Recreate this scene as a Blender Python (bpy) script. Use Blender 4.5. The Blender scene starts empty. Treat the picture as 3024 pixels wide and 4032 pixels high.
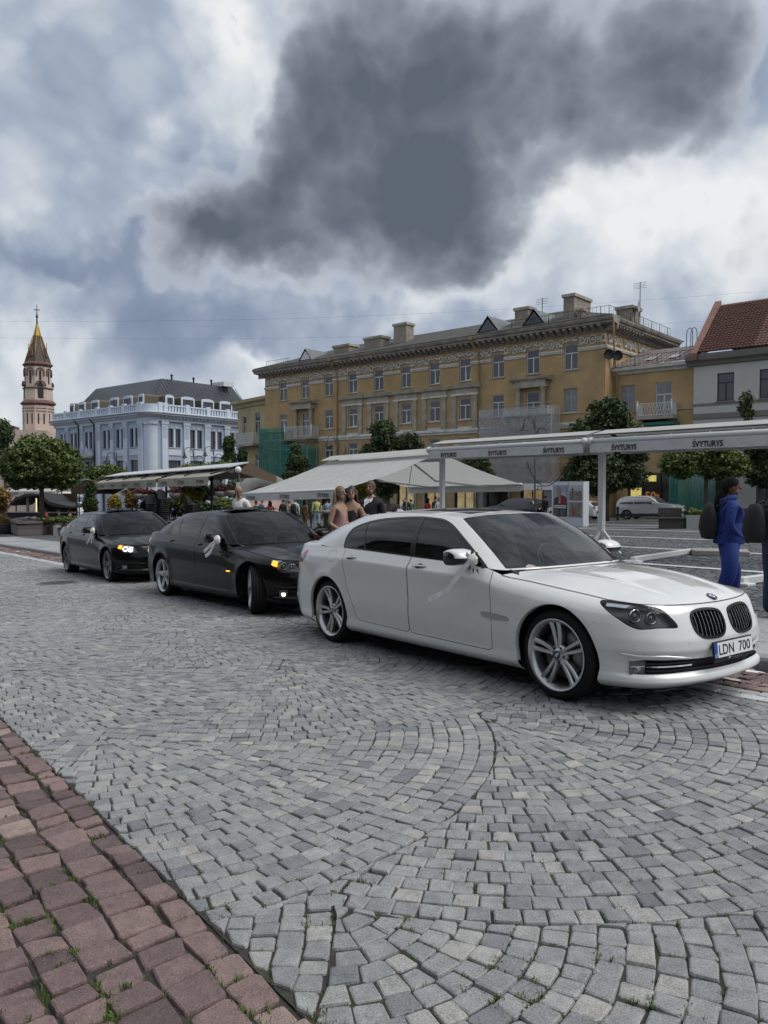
import bpy, math, random
import numpy as np
from mathutils import Vector, Matrix
random.seed(11); rng = np.random.default_rng(11)
R = math.radians
scene = bpy.context.scene
col = scene.collection

# ------------------------------------------------------------------ camera
FPX, CX, CY, HOR, CAMH = 3000.0, 1512.0, 2016.0, 1905.0, 1.515     # photo pixels, metres
PITCH = math.atan((CY - HOR) / FPX)
GX, GY = 0.015, -0.026                                             # the square falls away from the camera
def gz(x, y): return GX * x + GY * y
cam_data = bpy.data.cameras.new('camera'); cam_data.sensor_fit = 'HORIZONTAL'
cam_data.sensor_width = 36.0; cam_data.lens = 36.0 * FPX / 3024.0
cam_data.clip_start = 0.05; cam_data.clip_end = 3000.0
cam_ob = bpy.data.objects.new('camera', cam_data); col.objects.link(cam_ob)
cam_ob.location = (0, 0, CAMH); cam_ob.rotation_euler = (math.pi / 2 - PITCH, 0, 0)
scene.camera = cam_ob
scene.view_settings.view_transform = 'Standard'; scene.view_settings.look = 'None'
scene.view_settings.exposure = 0.2; scene.view_settings.gamma = 1.0
scene.cycles.use_denoising = True
scene.cycles.max_bounces = 7; scene.cycles.diffuse_bounces = 3; scene.cycles.glossy_bounces = 3; scene.cycles.use_adaptive_sampling = True; scene.cycles.adaptive_threshold = 0.03; scene.cycles.transparent_max_bounces = 16
scene.cycles.caustics_reflective = False; scene.cycles.caustics_refractive = False
scene.cycles.sample_clamp_indirect = 4.0

def ray(px, py):
    a = (px - CX) / FPX; b = (CY - py) / FPX
    return Vector((a, math.cos(PITCH) + b * math.sin(PITCH), -math.sin(PITCH) + b * math.cos(PITCH)))
def ground(px, py, h=0.0):
    d = ray(px, py); t = (CAMH - h) / (GX * d.x + GY * d.y - d.z)
    return Vector((d.x * t, d.y * t, CAMH + d.z * t))
def atY(px, py, Y):
    d = ray(px, py); t = Y / d.y
    return Vector((d.x * t, Y, CAMH + d.z * t))
# road frame: s runs away along the street, n runs across it towards the square
TS = Vector((-0.6149, 0.7886)); TN = Vector((0.7886, 0.6149))
def rd(s, n, h=0.0):
    x = s * TS.x + n * TN.x; y = s * TS.y + n * TN.y
    return Vector((x, y, gz(x, y) + h))

# ------------------------------------------------------------------ node helpers
def nd(nt, t, **kw):
    n = nt.nodes.new(t)
    for k, v in kw.items():
        if k == 'op': n.operation = v
        elif hasattr(n, k): setattr(n, k, v)
    return n
def lk(nt, a, b): nt.links.new(a, b)
def mth(nt, op, a, b=None, c=None, clamp=False):
    n = nt.nodes.new('ShaderNodeMath'); n.operation = op; n.use_clamp = clamp
    for i, v in enumerate((a, b, c)):
        if v is None: continue
        if isinstance(v, (int, float)): n.inputs[i].default_value = v
        else: nt.links.new(v, n.inputs[i])
    return n.outputs[0]
def ramp(nt, fac, stops, interp='LINEAR'):
    n = nt.nodes.new('ShaderNodeValToRGB'); cr = n.color_ramp; cr.interpolation = interp
    while len(cr.elements) < len(stops): cr.elements.new(0.5)
    for e, (p, c) in zip(cr.elements, stops):
        e.position = p; e.color = (*c, 1) if len(c) == 3 else c
    nt.links.new(fac, n.inputs[0]); return n.outputs[0]
def noise(nt, vec, scale, detail=4, rough=0.5, dist=0.0):
    n = nt.nodes.new('ShaderNodeTexNoise'); n.inputs['Scale'].default_value = scale
    n.inputs['Detail'].default_value = detail; n.inputs['Roughness'].default_value = rough
    n.inputs['Distortion'].default_value = dist
    if vec is not None: nt.links.new(vec, n.inputs['Vector'])
    return n.outputs['Fac']
def srgb(r, g, b):
    f = lambda c: (c / 255 / 12.92) if c / 255 <= 0.04045 else ((c / 255 + 0.055) / 1.055) ** 2.4
    return (f(r), f(g), f(b))
def mixc(nt, fac, a, b, mode='MIX'):
    n = nt.nodes.new('ShaderNodeMix'); n.data_type = 'RGBA'; n.blend_type = mode
    for sock, v in ((n.inputs[0], fac), (n.inputs[6], a), (n.inputs[7], b)):
        if isinstance(v, (int, float)): sock.default_value = v
        elif isinstance(v, tuple): sock.default_value = (*v, 1)
        else: nt.links.new(v, sock)
    return n.outputs[2]

# ------------------------------------------------------------------ sky and sun
SUN_AZ, SUN_EL = R(104), R(54)          # azimuth clockwise from the viewing direction
def make_world():
    w = bpy.data.worlds.new('World'); scene.world = w; w.use_nodes = True
    w.cycles.sampling_method = 'MANUAL'; w.cycles.sample_map_resolution = 512
    nt = w.node_tree; nt.nodes.clear()
    out = nd(nt, 'ShaderNodeOutputWorld'); bg = nd(nt, 'ShaderNodeBackground')
    sky = nd(nt, 'ShaderNodeTexSky'); sky.sky_type = 'NISHITA'; sky.sun_disc = False
    sky.sun_elevation = SUN_EL; sky.sun_rotation = SUN_AZ; sky.air_density = 1.2; sky.dust_density = 1.5
    tc = nd(nt, 'ShaderNodeTexCoord'); dirv = tc.outputs['Generated']
    # warp the direction a little so that every cloud edge is ragged
    nz = nd(nt, 'ShaderNodeTexNoise'); nz.inputs['Scale'].default_value = 5.0; nz.inputs['Detail'].default_value = 5
    nz.inputs['Roughness'].default_value = 0.55; lk(nt, dirv, nz.inputs['Vector'])
    sub = nd(nt, 'ShaderNodeVectorMath', op='SUBTRACT'); lk(nt, nz.outputs['Color'], sub.inputs[0]); sub.inputs[1].default_value = (0.5, 0.5, 0.5)
    def warped(k):
        scl = nd(nt, 'ShaderNodeVectorMath', op='SCALE'); lk(nt, sub.outputs[0], scl.inputs[0]); scl.inputs['Scale'].default_value = k
        add = nd(nt, 'ShaderNodeVectorMath', op='ADD'); lk(nt, dirv, add.inputs[0]); lk(nt, scl.outputs[0], add.inputs[1]); return add.outputs[0]
    wv = warped(0.24)
    sp = nd(nt, 'ShaderNodeSeparateXYZ'); lk(nt, wv, sp.inputs[0])
    az = mth(nt, 'ARCTAN2', sp.outputs[0], sp.outputs[1]); el = mth(nt, 'ARCSINE', mth(nt, 'MINIMUM', mth(nt, 'MAXIMUM', sp.outputs[2], -1.0), 1.0))
    cv = nd(nt, 'ShaderNodeCombineXYZ'); lk(nt, az, cv.inputs[0]); lk(nt, el, cv.inputs[1])
    # cloud masses read off the photograph: (px, py, half-width px, half-height px, rotation deg, weight)
    def field(blobs, start):
        D = start
        for (px, py, sx, sy, rot, wt) in blobs:
            d = ray(px, py).normalized(); a0 = math.atan2(d.x, d.y); e0 = math.asin(d.z)
            m = nd(nt, 'ShaderNodeMapping'); m.vector_type = 'TEXTURE'; lk(nt, cv.outputs[0], m.inputs['Vector'])
            m.inputs['Location'].default_value = (a0, e0, 0); m.inputs['Rotation'].default_value = (0, 0, R(-rot))
            m.inputs['Scale'].default_value = (2.2 * sx / FPX / math.cos(e0), 2.2 * sy / FPX, 1)
            g = nd(nt, 'ShaderNodeTexGradient'); g.gradient_type = 'QUADRATIC_SPHERE'; lk(nt, m.outputs[0], g.inputs[0])
            D = mth(nt, 'MULTIPLY_ADD', g.outputs['Fac'], wt, D)
        return D
    mp = nd(nt, 'ShaderNodeMapping'); mp.inputs['Scale'].default_value = (1, 1, 1.8); lk(nt, dirv, mp.inputs['Vector'])
    big = noise(nt, mp.outputs[0], 2.3, 5, 0.55); big = mth(nt, 'SUBTRACT', big, 0.5)
    vo = nd(nt, 'ShaderNodeTexVoronoi'); vo.feature = 'F1'; vo.inputs['Scale'].default_value = 6.0; vo.inputs['Detail'].default_value = 3.0; vo.inputs['Roughness'].default_value = 0.62; lk(nt, warped(0.10), vo.inputs['Vector'])
    puff = mth(nt, 'SUBTRACT', 0.62, vo.outputs['Distance'])
    # far layer: bright cumulus with blue-grey hollows
    D1 = field([(300, 350, 520, 420, 0, .18), (500, 560, 420, 140, -20, .10), (60, 1060, 420, 110, 4, .42), (700, 1240, 640, 170, 0, .30), (1250, 1400, 800, 130, 0, .26), (1750, 1240, 420, 110, -6, .20), (2800, 1230, 300, 150, 0, .22), (2750, 480, 420, 160, 8, .32), (2400, 430, 200, 110, 0, .2),
                (880, 180, 120, 190, -35, -.34), (660, 560, 260, 70, -45, -.26), (290, 1150, 170, 62, 0, -.40), (2250, 960, 260, 210, 20, -.32), (2800, 850, 320, 200, 0, -.30), (1650, 1250, 260, 80, -25, -.30), (60, 1350, 150, 130, 0, -.42), (420, 1280, 190, 80, -25, -.26), (960, 1470, 140, 50, 0, -.42), (925, 60, 110, 100, -60, -.40)], 0.11)
    D1 = mth(nt, 'MULTIPLY_ADD', big, 0.42, D1); D1 = mth(nt, 'MULTIPLY_ADD', puff, -0.34, D1)
    c1 = ramp(nt, D1, [(0.0, srgb(222, 224, 225)), (0.12, srgb(211, 215, 219)), (0.26, srgb(190, 197, 205)), (0.42, srgb(157, 168, 184)), (0.62, srgb(128, 141, 162)), (1.0, srgb(104, 118, 142))])
    blue = nd(nt, 'ShaderNodeVectorMath', op='SCALE'); lk(nt, sky.outputs[0], blue.inputs[0]); blue.inputs['Scale'].default_value = 0.15
    c1 = mixc(nt, mth(nt, 'MULTIPLY', mth(nt, 'SUBTRACT', -0.10, D1), 7.0, clamp=True), c1, blue.outputs[0])
    # near layer: the dark rain cloud
    D2 = field([(1500, 380, 620, 400, -10, .95), (2050, 200, 560, 360, 8, .75), (1050, 680, 420, 210, -20, .62), (720, 860, 300, 140, -12, .62), (1850, 620, 420, 220, -20, .45), (1650, 800, 600, 210, -4, .58), (1200, 960, 700, 150, -8, .46), (1700, 1070, 520, 140, -10, .44), (2930, 130, 300, 230, 0, .70), (2600, 300, 420, 180, 0, .30), (2750, 560, 260, 150, 0, .36), (2950, 950, 200, 120, -30, .30), (2150, 1130, 120, 120, 0, .22),
                (560, 770, 150, 70, -25, -.25), (2230, 1000, 170, 160, 15, -.30), (2150, 700, 160, 90, 0, -.25), (880, 250, 100, 150, -30, -.45)], 0.03)
    D2 = mth(nt, 'MULTIPLY_ADD', big, 0.40, D2); D2 = mth(nt, 'MULTIPLY_ADD', puff, 0.58, D2)
    c2 = ramp(nt, D2, [(0.12, srgb(184, 189, 196)), (0.34, srgb(152, 159, 169)), (0.55, srgb(127, 134, 145)), (0.8, srgb(103, 110, 122)), (1.0, srgb(88, 96, 109))])
    c1 = mixc(nt, ramp(nt, D2, [(0.0, (0, 0, 0)), (0.13, (.10, .10, .10)), (0.24, (0, 0, 0))]), c1, srgb(228, 229, 228))
    c = mixc(nt, ramp(nt, D2, [(0.03, (0, 0, 0)), (0.42, (1, 1, 1))], 'EASE'), c1, c2)
    lk(nt, c, bg.inputs['Color']); bg.inputs['Strength'].default_value = 1.0
    lk(nt, bg.outputs[0], out.inputs['Surface'])
make_world()
sun_data = bpy.data.lights.new('sun', 'SUN'); sun_data.energy = 2.1; sun_data.angle = R(46); sun_data.color = (1.0, 0.96, 0.90)
sun_ob = bpy.data.objects.new('sun', sun_data); col.objects.link(sun_ob)
sd = Vector((math.sin(SUN_AZ) * math.cos(SUN_EL), math.cos(SUN_AZ) * math.cos(SUN_EL), math.sin(SUN_EL)))
sun_ob.rotation_euler = sd.to_track_quat('Z', 'Y').to_euler(); sun_ob.location = (20, 30, 60)

# ------------------------------------------------------------------ materials
MATS = {}
def mk(name, c, rough=0.6, metal=0.0, var=0.0, vscale=3.0, bump=0.0, bscale=60.0, coat=0.0, spec=0.5, c2=None, emit=0.0, detail=5):
    if name in MATS: return MATS[name]
    m = bpy.data.materials.new(name); m.use_nodes = True; nt = m.node_tree
    b = nt.nodes['Principled BSDF']
    b.inputs['Base Color'].default_value = (*c, 1); b.inputs['Roughness'].default_value = rough
    b.inputs['Metallic'].default_value = metal; b.inputs['Specular IOR Level'].default_value = spec
    b.inputs['Coat Weight'].default_value = coat; b.inputs['Coat Roughness'].default_value = 0.03
    if emit: b.inputs['Emission Color'].default_value = (*c, 1); b.inputs['Emission Strength'].default_value = emit
    if var or c2:
        tc = nd(nt, 'ShaderNodeTexCoord')
        f = noise(nt, tc.outputs['Object'], vscale, detail, 0.62)
        lo = tuple(max(0, x * (1 - var)) for x in c); hi = c2 if c2 else tuple(min(1, x * (1 + var)) for x in c)
        lk(nt, ramp(nt, f, [(0.32, lo), (0.68, hi)]), b.inputs['Base Color'])
    if bump:
        tc = nd(nt, 'ShaderNodeTexCoord'); f = noise(nt, tc.outputs['Object'], bscale, 6, 0.65)
        bp = nd(nt, 'ShaderNodeBump'); bp.inputs['Strength'].default_value = bump; bp.inputs['Distance'].default_value = 0.01
        lk(nt, f, bp.inputs['Height']); lk(nt, bp.outputs[0], b.inputs['Normal'])
    MATS[name] = m; return m
def glassmat(name, tint, gloss_col=(1, 1, 1), ior=1.5, rough=0.0, boost=1.0):
    if name in MATS: return MATS[name]
    m = bpy.data.materials.new(name); m.use_nodes = True; nt = m.node_tree; nt.nodes.clear()
    out = nd(nt, 'ShaderNodeOutputMaterial'); mx = nd(nt, 'ShaderNodeMixShader'); fr = nd(nt, 'ShaderNodeFresnel'); fr.inputs[0].default_value = ior
    tr = nd(nt, 'ShaderNodeBsdfTransparent'); tr.inputs[0].default_value = (*tint, 1)
    gl = nd(nt, 'ShaderNodeBsdfGlossy'); gl.inputs['Color'].default_value = (*gloss_col, 1); gl.inputs['Roughness'].default_value = rough
    lk(nt, mth(nt, 'MULTIPLY', fr.outputs[0], boost, clamp=True), mx.inputs[0]); lk(nt, tr.outputs[0], mx.inputs[1]); lk(nt, gl.outputs[0], mx.inputs[2]); lk(nt, mx.outputs[0], out.inputs[0])
    MATS[name] = m; return m
def netmat(name, c, alpha):
    if name in MATS: return MATS[name]
    m = bpy.data.materials.new(name); m.use_nodes = True; nt = m.node_tree; b = nt.nodes['Principled BSDF']
    tc = nd(nt, 'ShaderNodeTexCoord'); f = noise(nt, tc.outputs['Object'], 1.6, 6, 0.7)
    b.inputs['Base Color'].default_value = (*c, 1); b.inputs['Roughness'].default_value = 0.8
    lk(nt, mth(nt, 'ADD', mth(nt, 'MULTIPLY', f, 0.5), alpha - 0.25, clamp=True), b.inputs['Alpha'])
    MATS[name] = m; return m

# ------------------------------------------------------------------ mesh helpers
def tag(o, label=None, cat=None, group=None, kind=None):
    if label: o['label'] = label
    if cat: o['category'] = cat
    if group: o['group'] = group
    if kind: o['kind'] = kind
    return o
def thing(name, label, cat, loc=(0, 0, 0), rz=0.0, group=None, M=None):
    o = bpy.data.objects.new(name, None); col.objects.link(o); o.empty_display_size = 0.2
    if M is not None: o.matrix_world = M
    else: o.location = loc; o.rotation_euler = (0, 0, rz)
    return tag(o, label, cat, group)
def link(name, me, parent=None):
    o = bpy.data.objects.new(name, me); col.objects.link(o)
    if parent is not None: o.parent = parent
    return o
def copy_tree(o, parent=None):
    c = o.copy(); col.objects.link(c); c.parent = parent
    for ch in list(o.children): copy_tree(ch, c)
    return c
def rotM(v): # basis whose z is v
    v = Vector(v).normalized(); return v.to_track_quat('Z', 'Y').to_matrix()
class MB:
    def __init__(s, M=None): s.v = []; s.f = []; s.mi = []; s.M = M; s.sm = []
    def add(s, vs, fs, mi=0, smooth=False):
        n = len(s.v)
        if s.M is not None: vs = [s.M @ Vector(p) for p in vs]
        s.v.extend([tuple(p) for p in vs]); s.f.extend([tuple(i + n for i in f) for f in fs]); s.mi.extend([mi] * len(fs)); s.sm.extend([smooth] * len(fs)); return s
    def box(s, x0, x1, y0, y1, z0, z1, mi=0):
        return s.add([(x0, y0, z0), (x1, y0, z0), (x1, y1, z0), (x0, y1, z0), (x0, y0, z1), (x1, y0, z1), (x1, y1, z1), (x0, y1, z1)],
                     [(0, 3, 2, 1), (4, 5, 6, 7), (0, 1, 5, 4), (1, 2, 6, 5), (2, 3, 7, 6), (3, 0, 4, 7)], mi)
    def cbox(s, x0, x1, y0, y1, z0, z1, b=0.01, mi=0):   # box with chamfered long edges
        b = min(b, (x1 - x0) * .45, (y1 - y0) * .45, (z1 - z0) * .45)
        P = [(x0 + b, y0), (x1 - b, y0), (x1, y0 + b), (x1, y1 - b), (x1 - b, y1), (x0 + b, y1), (x0, y1 - b), (x0, y0 + b)]
        Q = [(x0 + 2 * b, y0 + b), (x1 - 2 * b, y0 + b), (x1 - b, y0 + 2 * b), (x1 - b, y1 - 2 * b), (x1 - 2 * b, y1 - b), (x0 + 2 * b, y1 - b), (x0 + b, y1 - 2 * b), (x0 + b, y0 + 2 * b)]
        vs = [(*q, z0) for q in Q] + [(*p, z0 + b) for p in P] + [(*p, z1 - b) for p in P] + [(*q, z1) for q in Q]
        fs = [tuple(range(7, -1, -1)), tuple(range(24, 32))]
        for k in range(3):
            for i in range(8): j = (i + 1) % 8; fs.append((k * 8 + i, k * 8 + j, k * 8 + 8 + j, k * 8 + 8 + i))
        return s.add(vs, fs, mi)
    def prism(s, poly, ax, a, b, mi=0):
        n = len(poly); mp = {'x': lambda p, h: (h, p[0], p[1]), 'y': lambda p, h: (p[0], h, p[1]), 'z': lambda p, h: (p[0], p[1], h)}[ax]
        vs = [mp(p, a) for p in poly] + [mp(p, b) for p in poly]
        area = sum(poly[i][0] * poly[(i + 1) % n][1] - poly[(i + 1) % n][0] * poly[i][1] for i in range(n))
        flip = (area > 0) ^ (b > a) ^ (ax == 'y')
        fs = [tuple(range(n - 1, -1, -1)), tuple(range(n, 2 * n))] + [(i, (i + 1) % n, n + (i + 1) % n, n + i) for i in range(n)]
        if flip: fs = [tuple(reversed(f)) for f in fs]
        return s.add(vs, fs, mi)
    def tube(s, pts, r, seg=6, mi=0, smooth=True):
        pts = [Vector(p) for p in pts]; n = len(pts); rs = r if isinstance(r, (list, tuple)) else [r] * n
        vs = []; fs = []; up = None
        for i, p in enumerate(pts):
            t = (pts[min(i + 1, n - 1)] - pts[max(i - 1, 0)])
            t = t.normalized() if t.length > 1e-9 else Vector((0, 0, 1))
            if up is None: up = Vector((1, 0, 0)) if abs(t.x) < 0.8 else Vector((0, 1, 0))
            a = (up - t * up.dot(t)).normalized(); b = t.cross(a); up = a
            for k in range(seg):
                q = 2 * math.pi * k / seg; vs.append(p + (a * math.cos(q) + b * math.sin(q)) * rs[i])
        for i in range(n - 1):
            for k in range(seg):
                j = (k + 1) % seg; fs.append((i * seg + k, i * seg + j, (i + 1) * seg + j, (i + 1) * seg + k))
        fs.append(tuple(range(seg - 1, -1, -1))); fs.append(tuple(range((n - 1) * seg, n * seg)))
        return s.add(vs, fs, mi, smooth)
    def lathe(s, prof, seg=16, c=(0, 0, 0), ax='z', mi=0, smooth=True, closed=False):
        vs = []; fs = []; n = len(prof)
        for (r, h) in prof:
            for k in range(seg):
                q = 2 * math.pi * k / seg; x, y = r * math.cos(q), r * math.sin(q)
                p = {'z': (x, y, h), 'y': (x, h, y), 'x': (h, x, y)}[ax]; vs.append((c[0] + p[0], c[1] + p[1], c[2] + p[2]))
        for i in range(n if closed else n - 1):
            i2 = (i + 1) % n
            for k in range(seg):
                j = (k + 1) % seg; f = (i * seg + k, i * seg + j, i2 * seg + j, i2 * seg + k)
                fs.append(f if ax != 'y' else f[::-1])
        return s.add(vs, fs, mi, smooth)
    def ball(s, c, r, seg=10, rings=7, mi=0):
        rr = r if isinstance(r, (tuple, list)) else (r, r, r); vs = []; fs = []
        for i in range(rings + 1):
            th = math.pi * i / rings
            for k in range(seg):
                q = 2 * math.pi * k / seg; vs.append((c[0] + rr[0] * math.sin(th) * math.cos(q), c[1] + rr[1] * math.sin(th) * math.sin(q), c[2] - rr[2] * math.cos(th)))
        for i in range(rings):
            for k in range(seg):
                j = (k + 1) % seg; fs.append((i * seg + k, i * seg + j, (i + 1) * seg + j, (i + 1) * seg + k))
        return s.add(vs, fs, mi, True)
    def mesh(s, name, mats):
        me = bpy.data.meshes.new(name); me.from_pydata(s.v, [], s.f)
        for m in (mats if isinstance(mats, (list, tuple)) else [mats]): me.materials.append(m)
        if any(s.mi): me.polygons.foreach_set('material_index', s.mi)
        me.polygons.foreach_set('use_smooth', s.sm); me.update(); return me
    def build(s, name, mats, parent=None): return link(name, s.mesh(name, mats), parent)
def npmesh(name, V, F4, mats, smooth=False, mi=None, attrs=None):
    """fast mesh from numpy arrays of vertices and quads"""
    me = bpy.data.meshes.new(name); V = np.asarray(V, np.float32); F4 = np.asarray(F4, np.int32); k = F4.shape[1]
    me.vertices.add(len(V)); me.vertices.foreach_set('co', V.ravel())
    me.loops.add(F4.size); me.loops.foreach_set('vertex_index', F4.ravel())
    me.polygons.add(len(F4)); me.polygons.foreach_set('loop_start', np.arange(0, F4.size, k, dtype=np.int32))
    if mi is not None: me.polygons.foreach_set('material_index', np.asarray(mi, np.int32))
    me.polygons.foreach_set('use_smooth', np.full(len(F4), smooth))
    for m in (mats if isinstance(mats, (list, tuple)) else [mats]): me.materials.append(m)
    for nm, arr in (attrs or {}).items():
        a = me.attributes.new(nm, 'FLOAT', 'POINT'); a.data.foreach_set('value', np.asarray(arr, np.float32))
    me.update(calc_edges=True); me.validate(); return me
def spline(pts, n=8, closed=False):
    """Catmull-Rom through 2-D or 3-D points"""
    P = [np.array(p, float) for p in pts]; m = len(P); out = []
    for i in range(m if closed else m - 1):
        p0 = P[(i - 1) % m] if (closed or i > 0) else P[0]; p1 = P[i]; p2 = P[(i + 1) % m]; p3 = P[(i + 2) % m] if (closed or i + 2 < m) else P[-1]
        for k in range(n):
            t = k / n; out.append(0.5 * ((2 * p1) + (-p0 + p2) * t + (2 * p0 - 5 * p1 + 4 * p2 - p3) * t * t + (-p0 + 3 * p1 - 3 * p2 + p3) * t ** 3))
    if not closed: out.append(P[-1])
    return [tuple(p) for p in out]
def text_mesh(txt, h, mat, name='lettering', parent=None, M=None, bold=0.0, width=None, depth=0.002, spacing=1.0):
    cu = bpy.data.curves.new('t', 'FONT'); cu.body = txt.replace('Š', 'S'); cu.size = 1.0; cu.align_x = 'CENTER'; cu.align_y = 'CENTER'; cu.offset = bold; cu.space_character = spacing; cu.resolution_u = 3
    ob = bpy.data.objects.new('t', cu); me = bpy.data.meshes.new_from_object(ob)
    bpy.data.objects.remove(ob); bpy.data.curves.remove(cu)
    n = len(me.vertices); a = np.empty(n * 3, np.float32); me.vertices.foreach_get('co', a); a = a.reshape(-1, 3)
    mn, mx = a.min(0), a.max(0); a -= (mn + mx) / 2; sy = h / max(1e-6, (mx - mn)[1]); sx = (width / (mx - mn)[0]) if width else sy
    a[:, 0] *= sx; a[:, 1] *= sy; a[:, 2] = 0; me.vertices.foreach_set('co', a.ravel())
    me.materials.clear(); me.materials.append(mat); me.update(); o = link(name, me, parent)
    if 'Š' in txt:
        L0 = a[:, 0].min(); cw = (a[:, 0].max() - L0) / len(txt); c = L0 + cw * .5; t = h * .62
        q = MB().add([(c - cw * .3, t + h * .2, 0), (c - cw * .12, t + h * .2, 0), (c, t + h * .09, 0), (c + cw * .12, t + h * .2, 0), (c + cw * .3, t + h * .2, 0), (c, t - h * .04, 0)], [(0, 5, 2, 1), (2, 5, 4, 3)]).build('caron', mat, parent)
        if M is not None: q.matrix_local = M
    if M is not None: o.matrix_local = M
    return o
# ------------------------------------------------------------------ ground, street and square
def sheet(name, pts, mat, parent=None, kind='structure'):
    mb = MB(); mb.add(pts, [tuple(range(len(pts)))]); o = mb.build(name, mat, parent)
    if parent is None: tag(o, kind=kind)
    return o
def rdquad(s0, s1, n0, n1, h): return [rd(s0, n0, h), rd(s0, n1, h), rd(s1, n1, h), rd(s1, n0, h)]
def stone_mat(name, stops, rough=0.75, bump=0.5, moss=0.0, gscale=190):
    m = bpy.data.materials.new(name); m.use_nodes = True; nt = m.node_tree; b = nt.nodes['Principled BSDF']
    at = nd(nt, 'ShaderNodeAttribute'); at.attribute_name = 'tint'
    tc = nd(nt, 'ShaderNodeTexCoord')
    base = ramp(nt, at.outputs['Fac'], stops)
    gr = noise(nt, tc.outputs['Object'], gscale, 4, 0.7); bl = noise(nt, tc.outputs['Object'], 14, 5, 0.65); lg = noise(nt, tc.outputs['Object'], 0.55, 4, 0.6)
    k = mth(nt, 'ADD', mth(nt, 'MULTIPLY', mth(nt, 'SUBTRACT', gr, 0.5), 2.6), mth(nt, 'MULTIPLY', mth(nt, 'SUBTRACT', bl, 0.5), 1.1))
    k = mth(nt, 'ADD', k, mth(nt, 'MULTIPLY', mth(nt, 'SUBTRACT', lg, 0.5), 0.45))
    k = mth(nt, 'MAXIMUM', mth(nt, 'ADD', k, 1.0), 0.2)
    cc = nd(nt, 'ShaderNodeVectorMath', op='SCALE'); lk(nt, base, cc.inputs[0]); lk(nt, k, cc.inputs['Scale'])
    lk(nt, cc.outputs[0], b.inputs['Base Color'])
    lk(nt, mth(nt, 'ADD', mth(nt, 'MULTIPLY', bl, 0.25), rough - 0.15), b.inputs['Roughness']); b.inputs['Specular IOR Level'].default_value = 0.45
    bp = nd(nt, 'ShaderNodeBump'); bp.inputs['Strength'].default_value = bump; bp.inputs['Distance'].default_value = 0.012
    h2 = noise(nt, tc.outputs['Object'], 34, 7, 0.68); lk(nt, h2, bp.inputs['Height']); lk(nt, bp.outputs[0], b.inputs['Normal'])
    MATS[name] = m; return m
M_sett = stone_mat('grey_granite_sett', [(0, (.135, .142, .154)), (0.3, (.208, .214, .222)), (0.65, (.262, .266, .266)), (0.9, (.312, .308, .292)), (1, (.36, .352, .328))], 0.66, 0.35)
M_red = stone_mat('red_granite_sett', [(0, (.11, .078, .080)), (0.5, (.195, .135, .130)), (0.85, (.245, .172, .160)), (1, (.30, .23, .20))], 0.8, 1.0)
M_pale = stone_mat('pale_granite_block', [(0, (.33, .34, .35)), (1, (.50, .51, .52))], 0.72, 0.3)
M_slab = stone_mat('grey_paving_slab', [(0, (.23, .24, .25)), (1, (.33, .335, .34))], 0.7, 0.15)
M_plaza = stone_mat('dark_plaza_sett', [(0, (.06, .066, .075)), (0.6, (.098, .105, .114)), (1, (.15, .155, .16))], 0.68, 0.35)
M_white = mk('white_stone_line', (.52, .53, .54), .7, var=.2, vscale=6, bump=.2)
def joint_mat():
    m = bpy.data.materials.new('joint_dirt'); m.use_nodes = True; nt = m.node_tree; b = nt.nodes['Principled BSDF']; tc = nd(nt, 'ShaderNodeTexCoord')
    a = noise(nt, tc.outputs['Object'], 1.7, 5, 0.65); f = noise(nt, tc.outputs['Object'], 45, 4, 0.7)
    dirt = ramp(nt, f, [(0.3, (.020, .018, .016)), (0.7, (.055, .048, .042))]); moss = ramp(nt, f, [(0.3, (.025, .038, .012)), (0.7, (.055, .075, .025))])
    lk(nt, mixc(nt, mth(nt, 'MULTIPLY', mth(nt, 'SUBTRACT', a, 0.53), 9.0, clamp=True), dirt, moss), b.inputs['Base Color']); b.inputs['Roughness'].default_value = 0.95
    return m
M_joint = joint_mat()
def plaza_far():
    m = bpy.data.materials.new('plaza_paving_far'); m.use_nodes = True; nt = m.node_tree; b = nt.nodes['Principled BSDF']; tc = nd(nt, 'ShaderNodeTexCoord')
    br = nd(nt, 'ShaderNodeTexBrick'); br.inputs['Scale'].default_value = 1.0; br.inputs['Brick Width'].default_value = 0.11; br.inputs['Row Height'].default_value = 0.11
    br.inputs['Mortar Size'].default_value = 0.012; br.inputs['Color1'].default_value = (.085, .092, .10, 1); br.inputs['Color2'].default_value = (.13, .135, .142, 1); br.inputs['Mortar'].default_value = (.025, .025, .025, 1)
    mp = nd(nt, 'ShaderNodeMapping'); mp.inputs['Rotation'].default_value = (0, 0, R(58)); lk(nt, tc.outputs['Object'], mp.inputs[0]); lk(nt, mp.outputs[0], br.inputs['Vector'])
    lg = noise(nt, tc.outputs['Object'], 0.4, 5, 0.6); cc = nd(nt, 'ShaderNodeVectorMath', op='SCALE'); lk(nt, br.outputs['Color'], cc.inputs[0]); lk(nt, mth(nt, 'ADD', lg, 0.45), cc.inputs['Scale'])
    lk(nt, cc.outputs[0], b.inputs['Base Color']); b.inputs['Roughness'].default_value = 0.62
    return m
M_plazafar = plaza_far()

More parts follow.
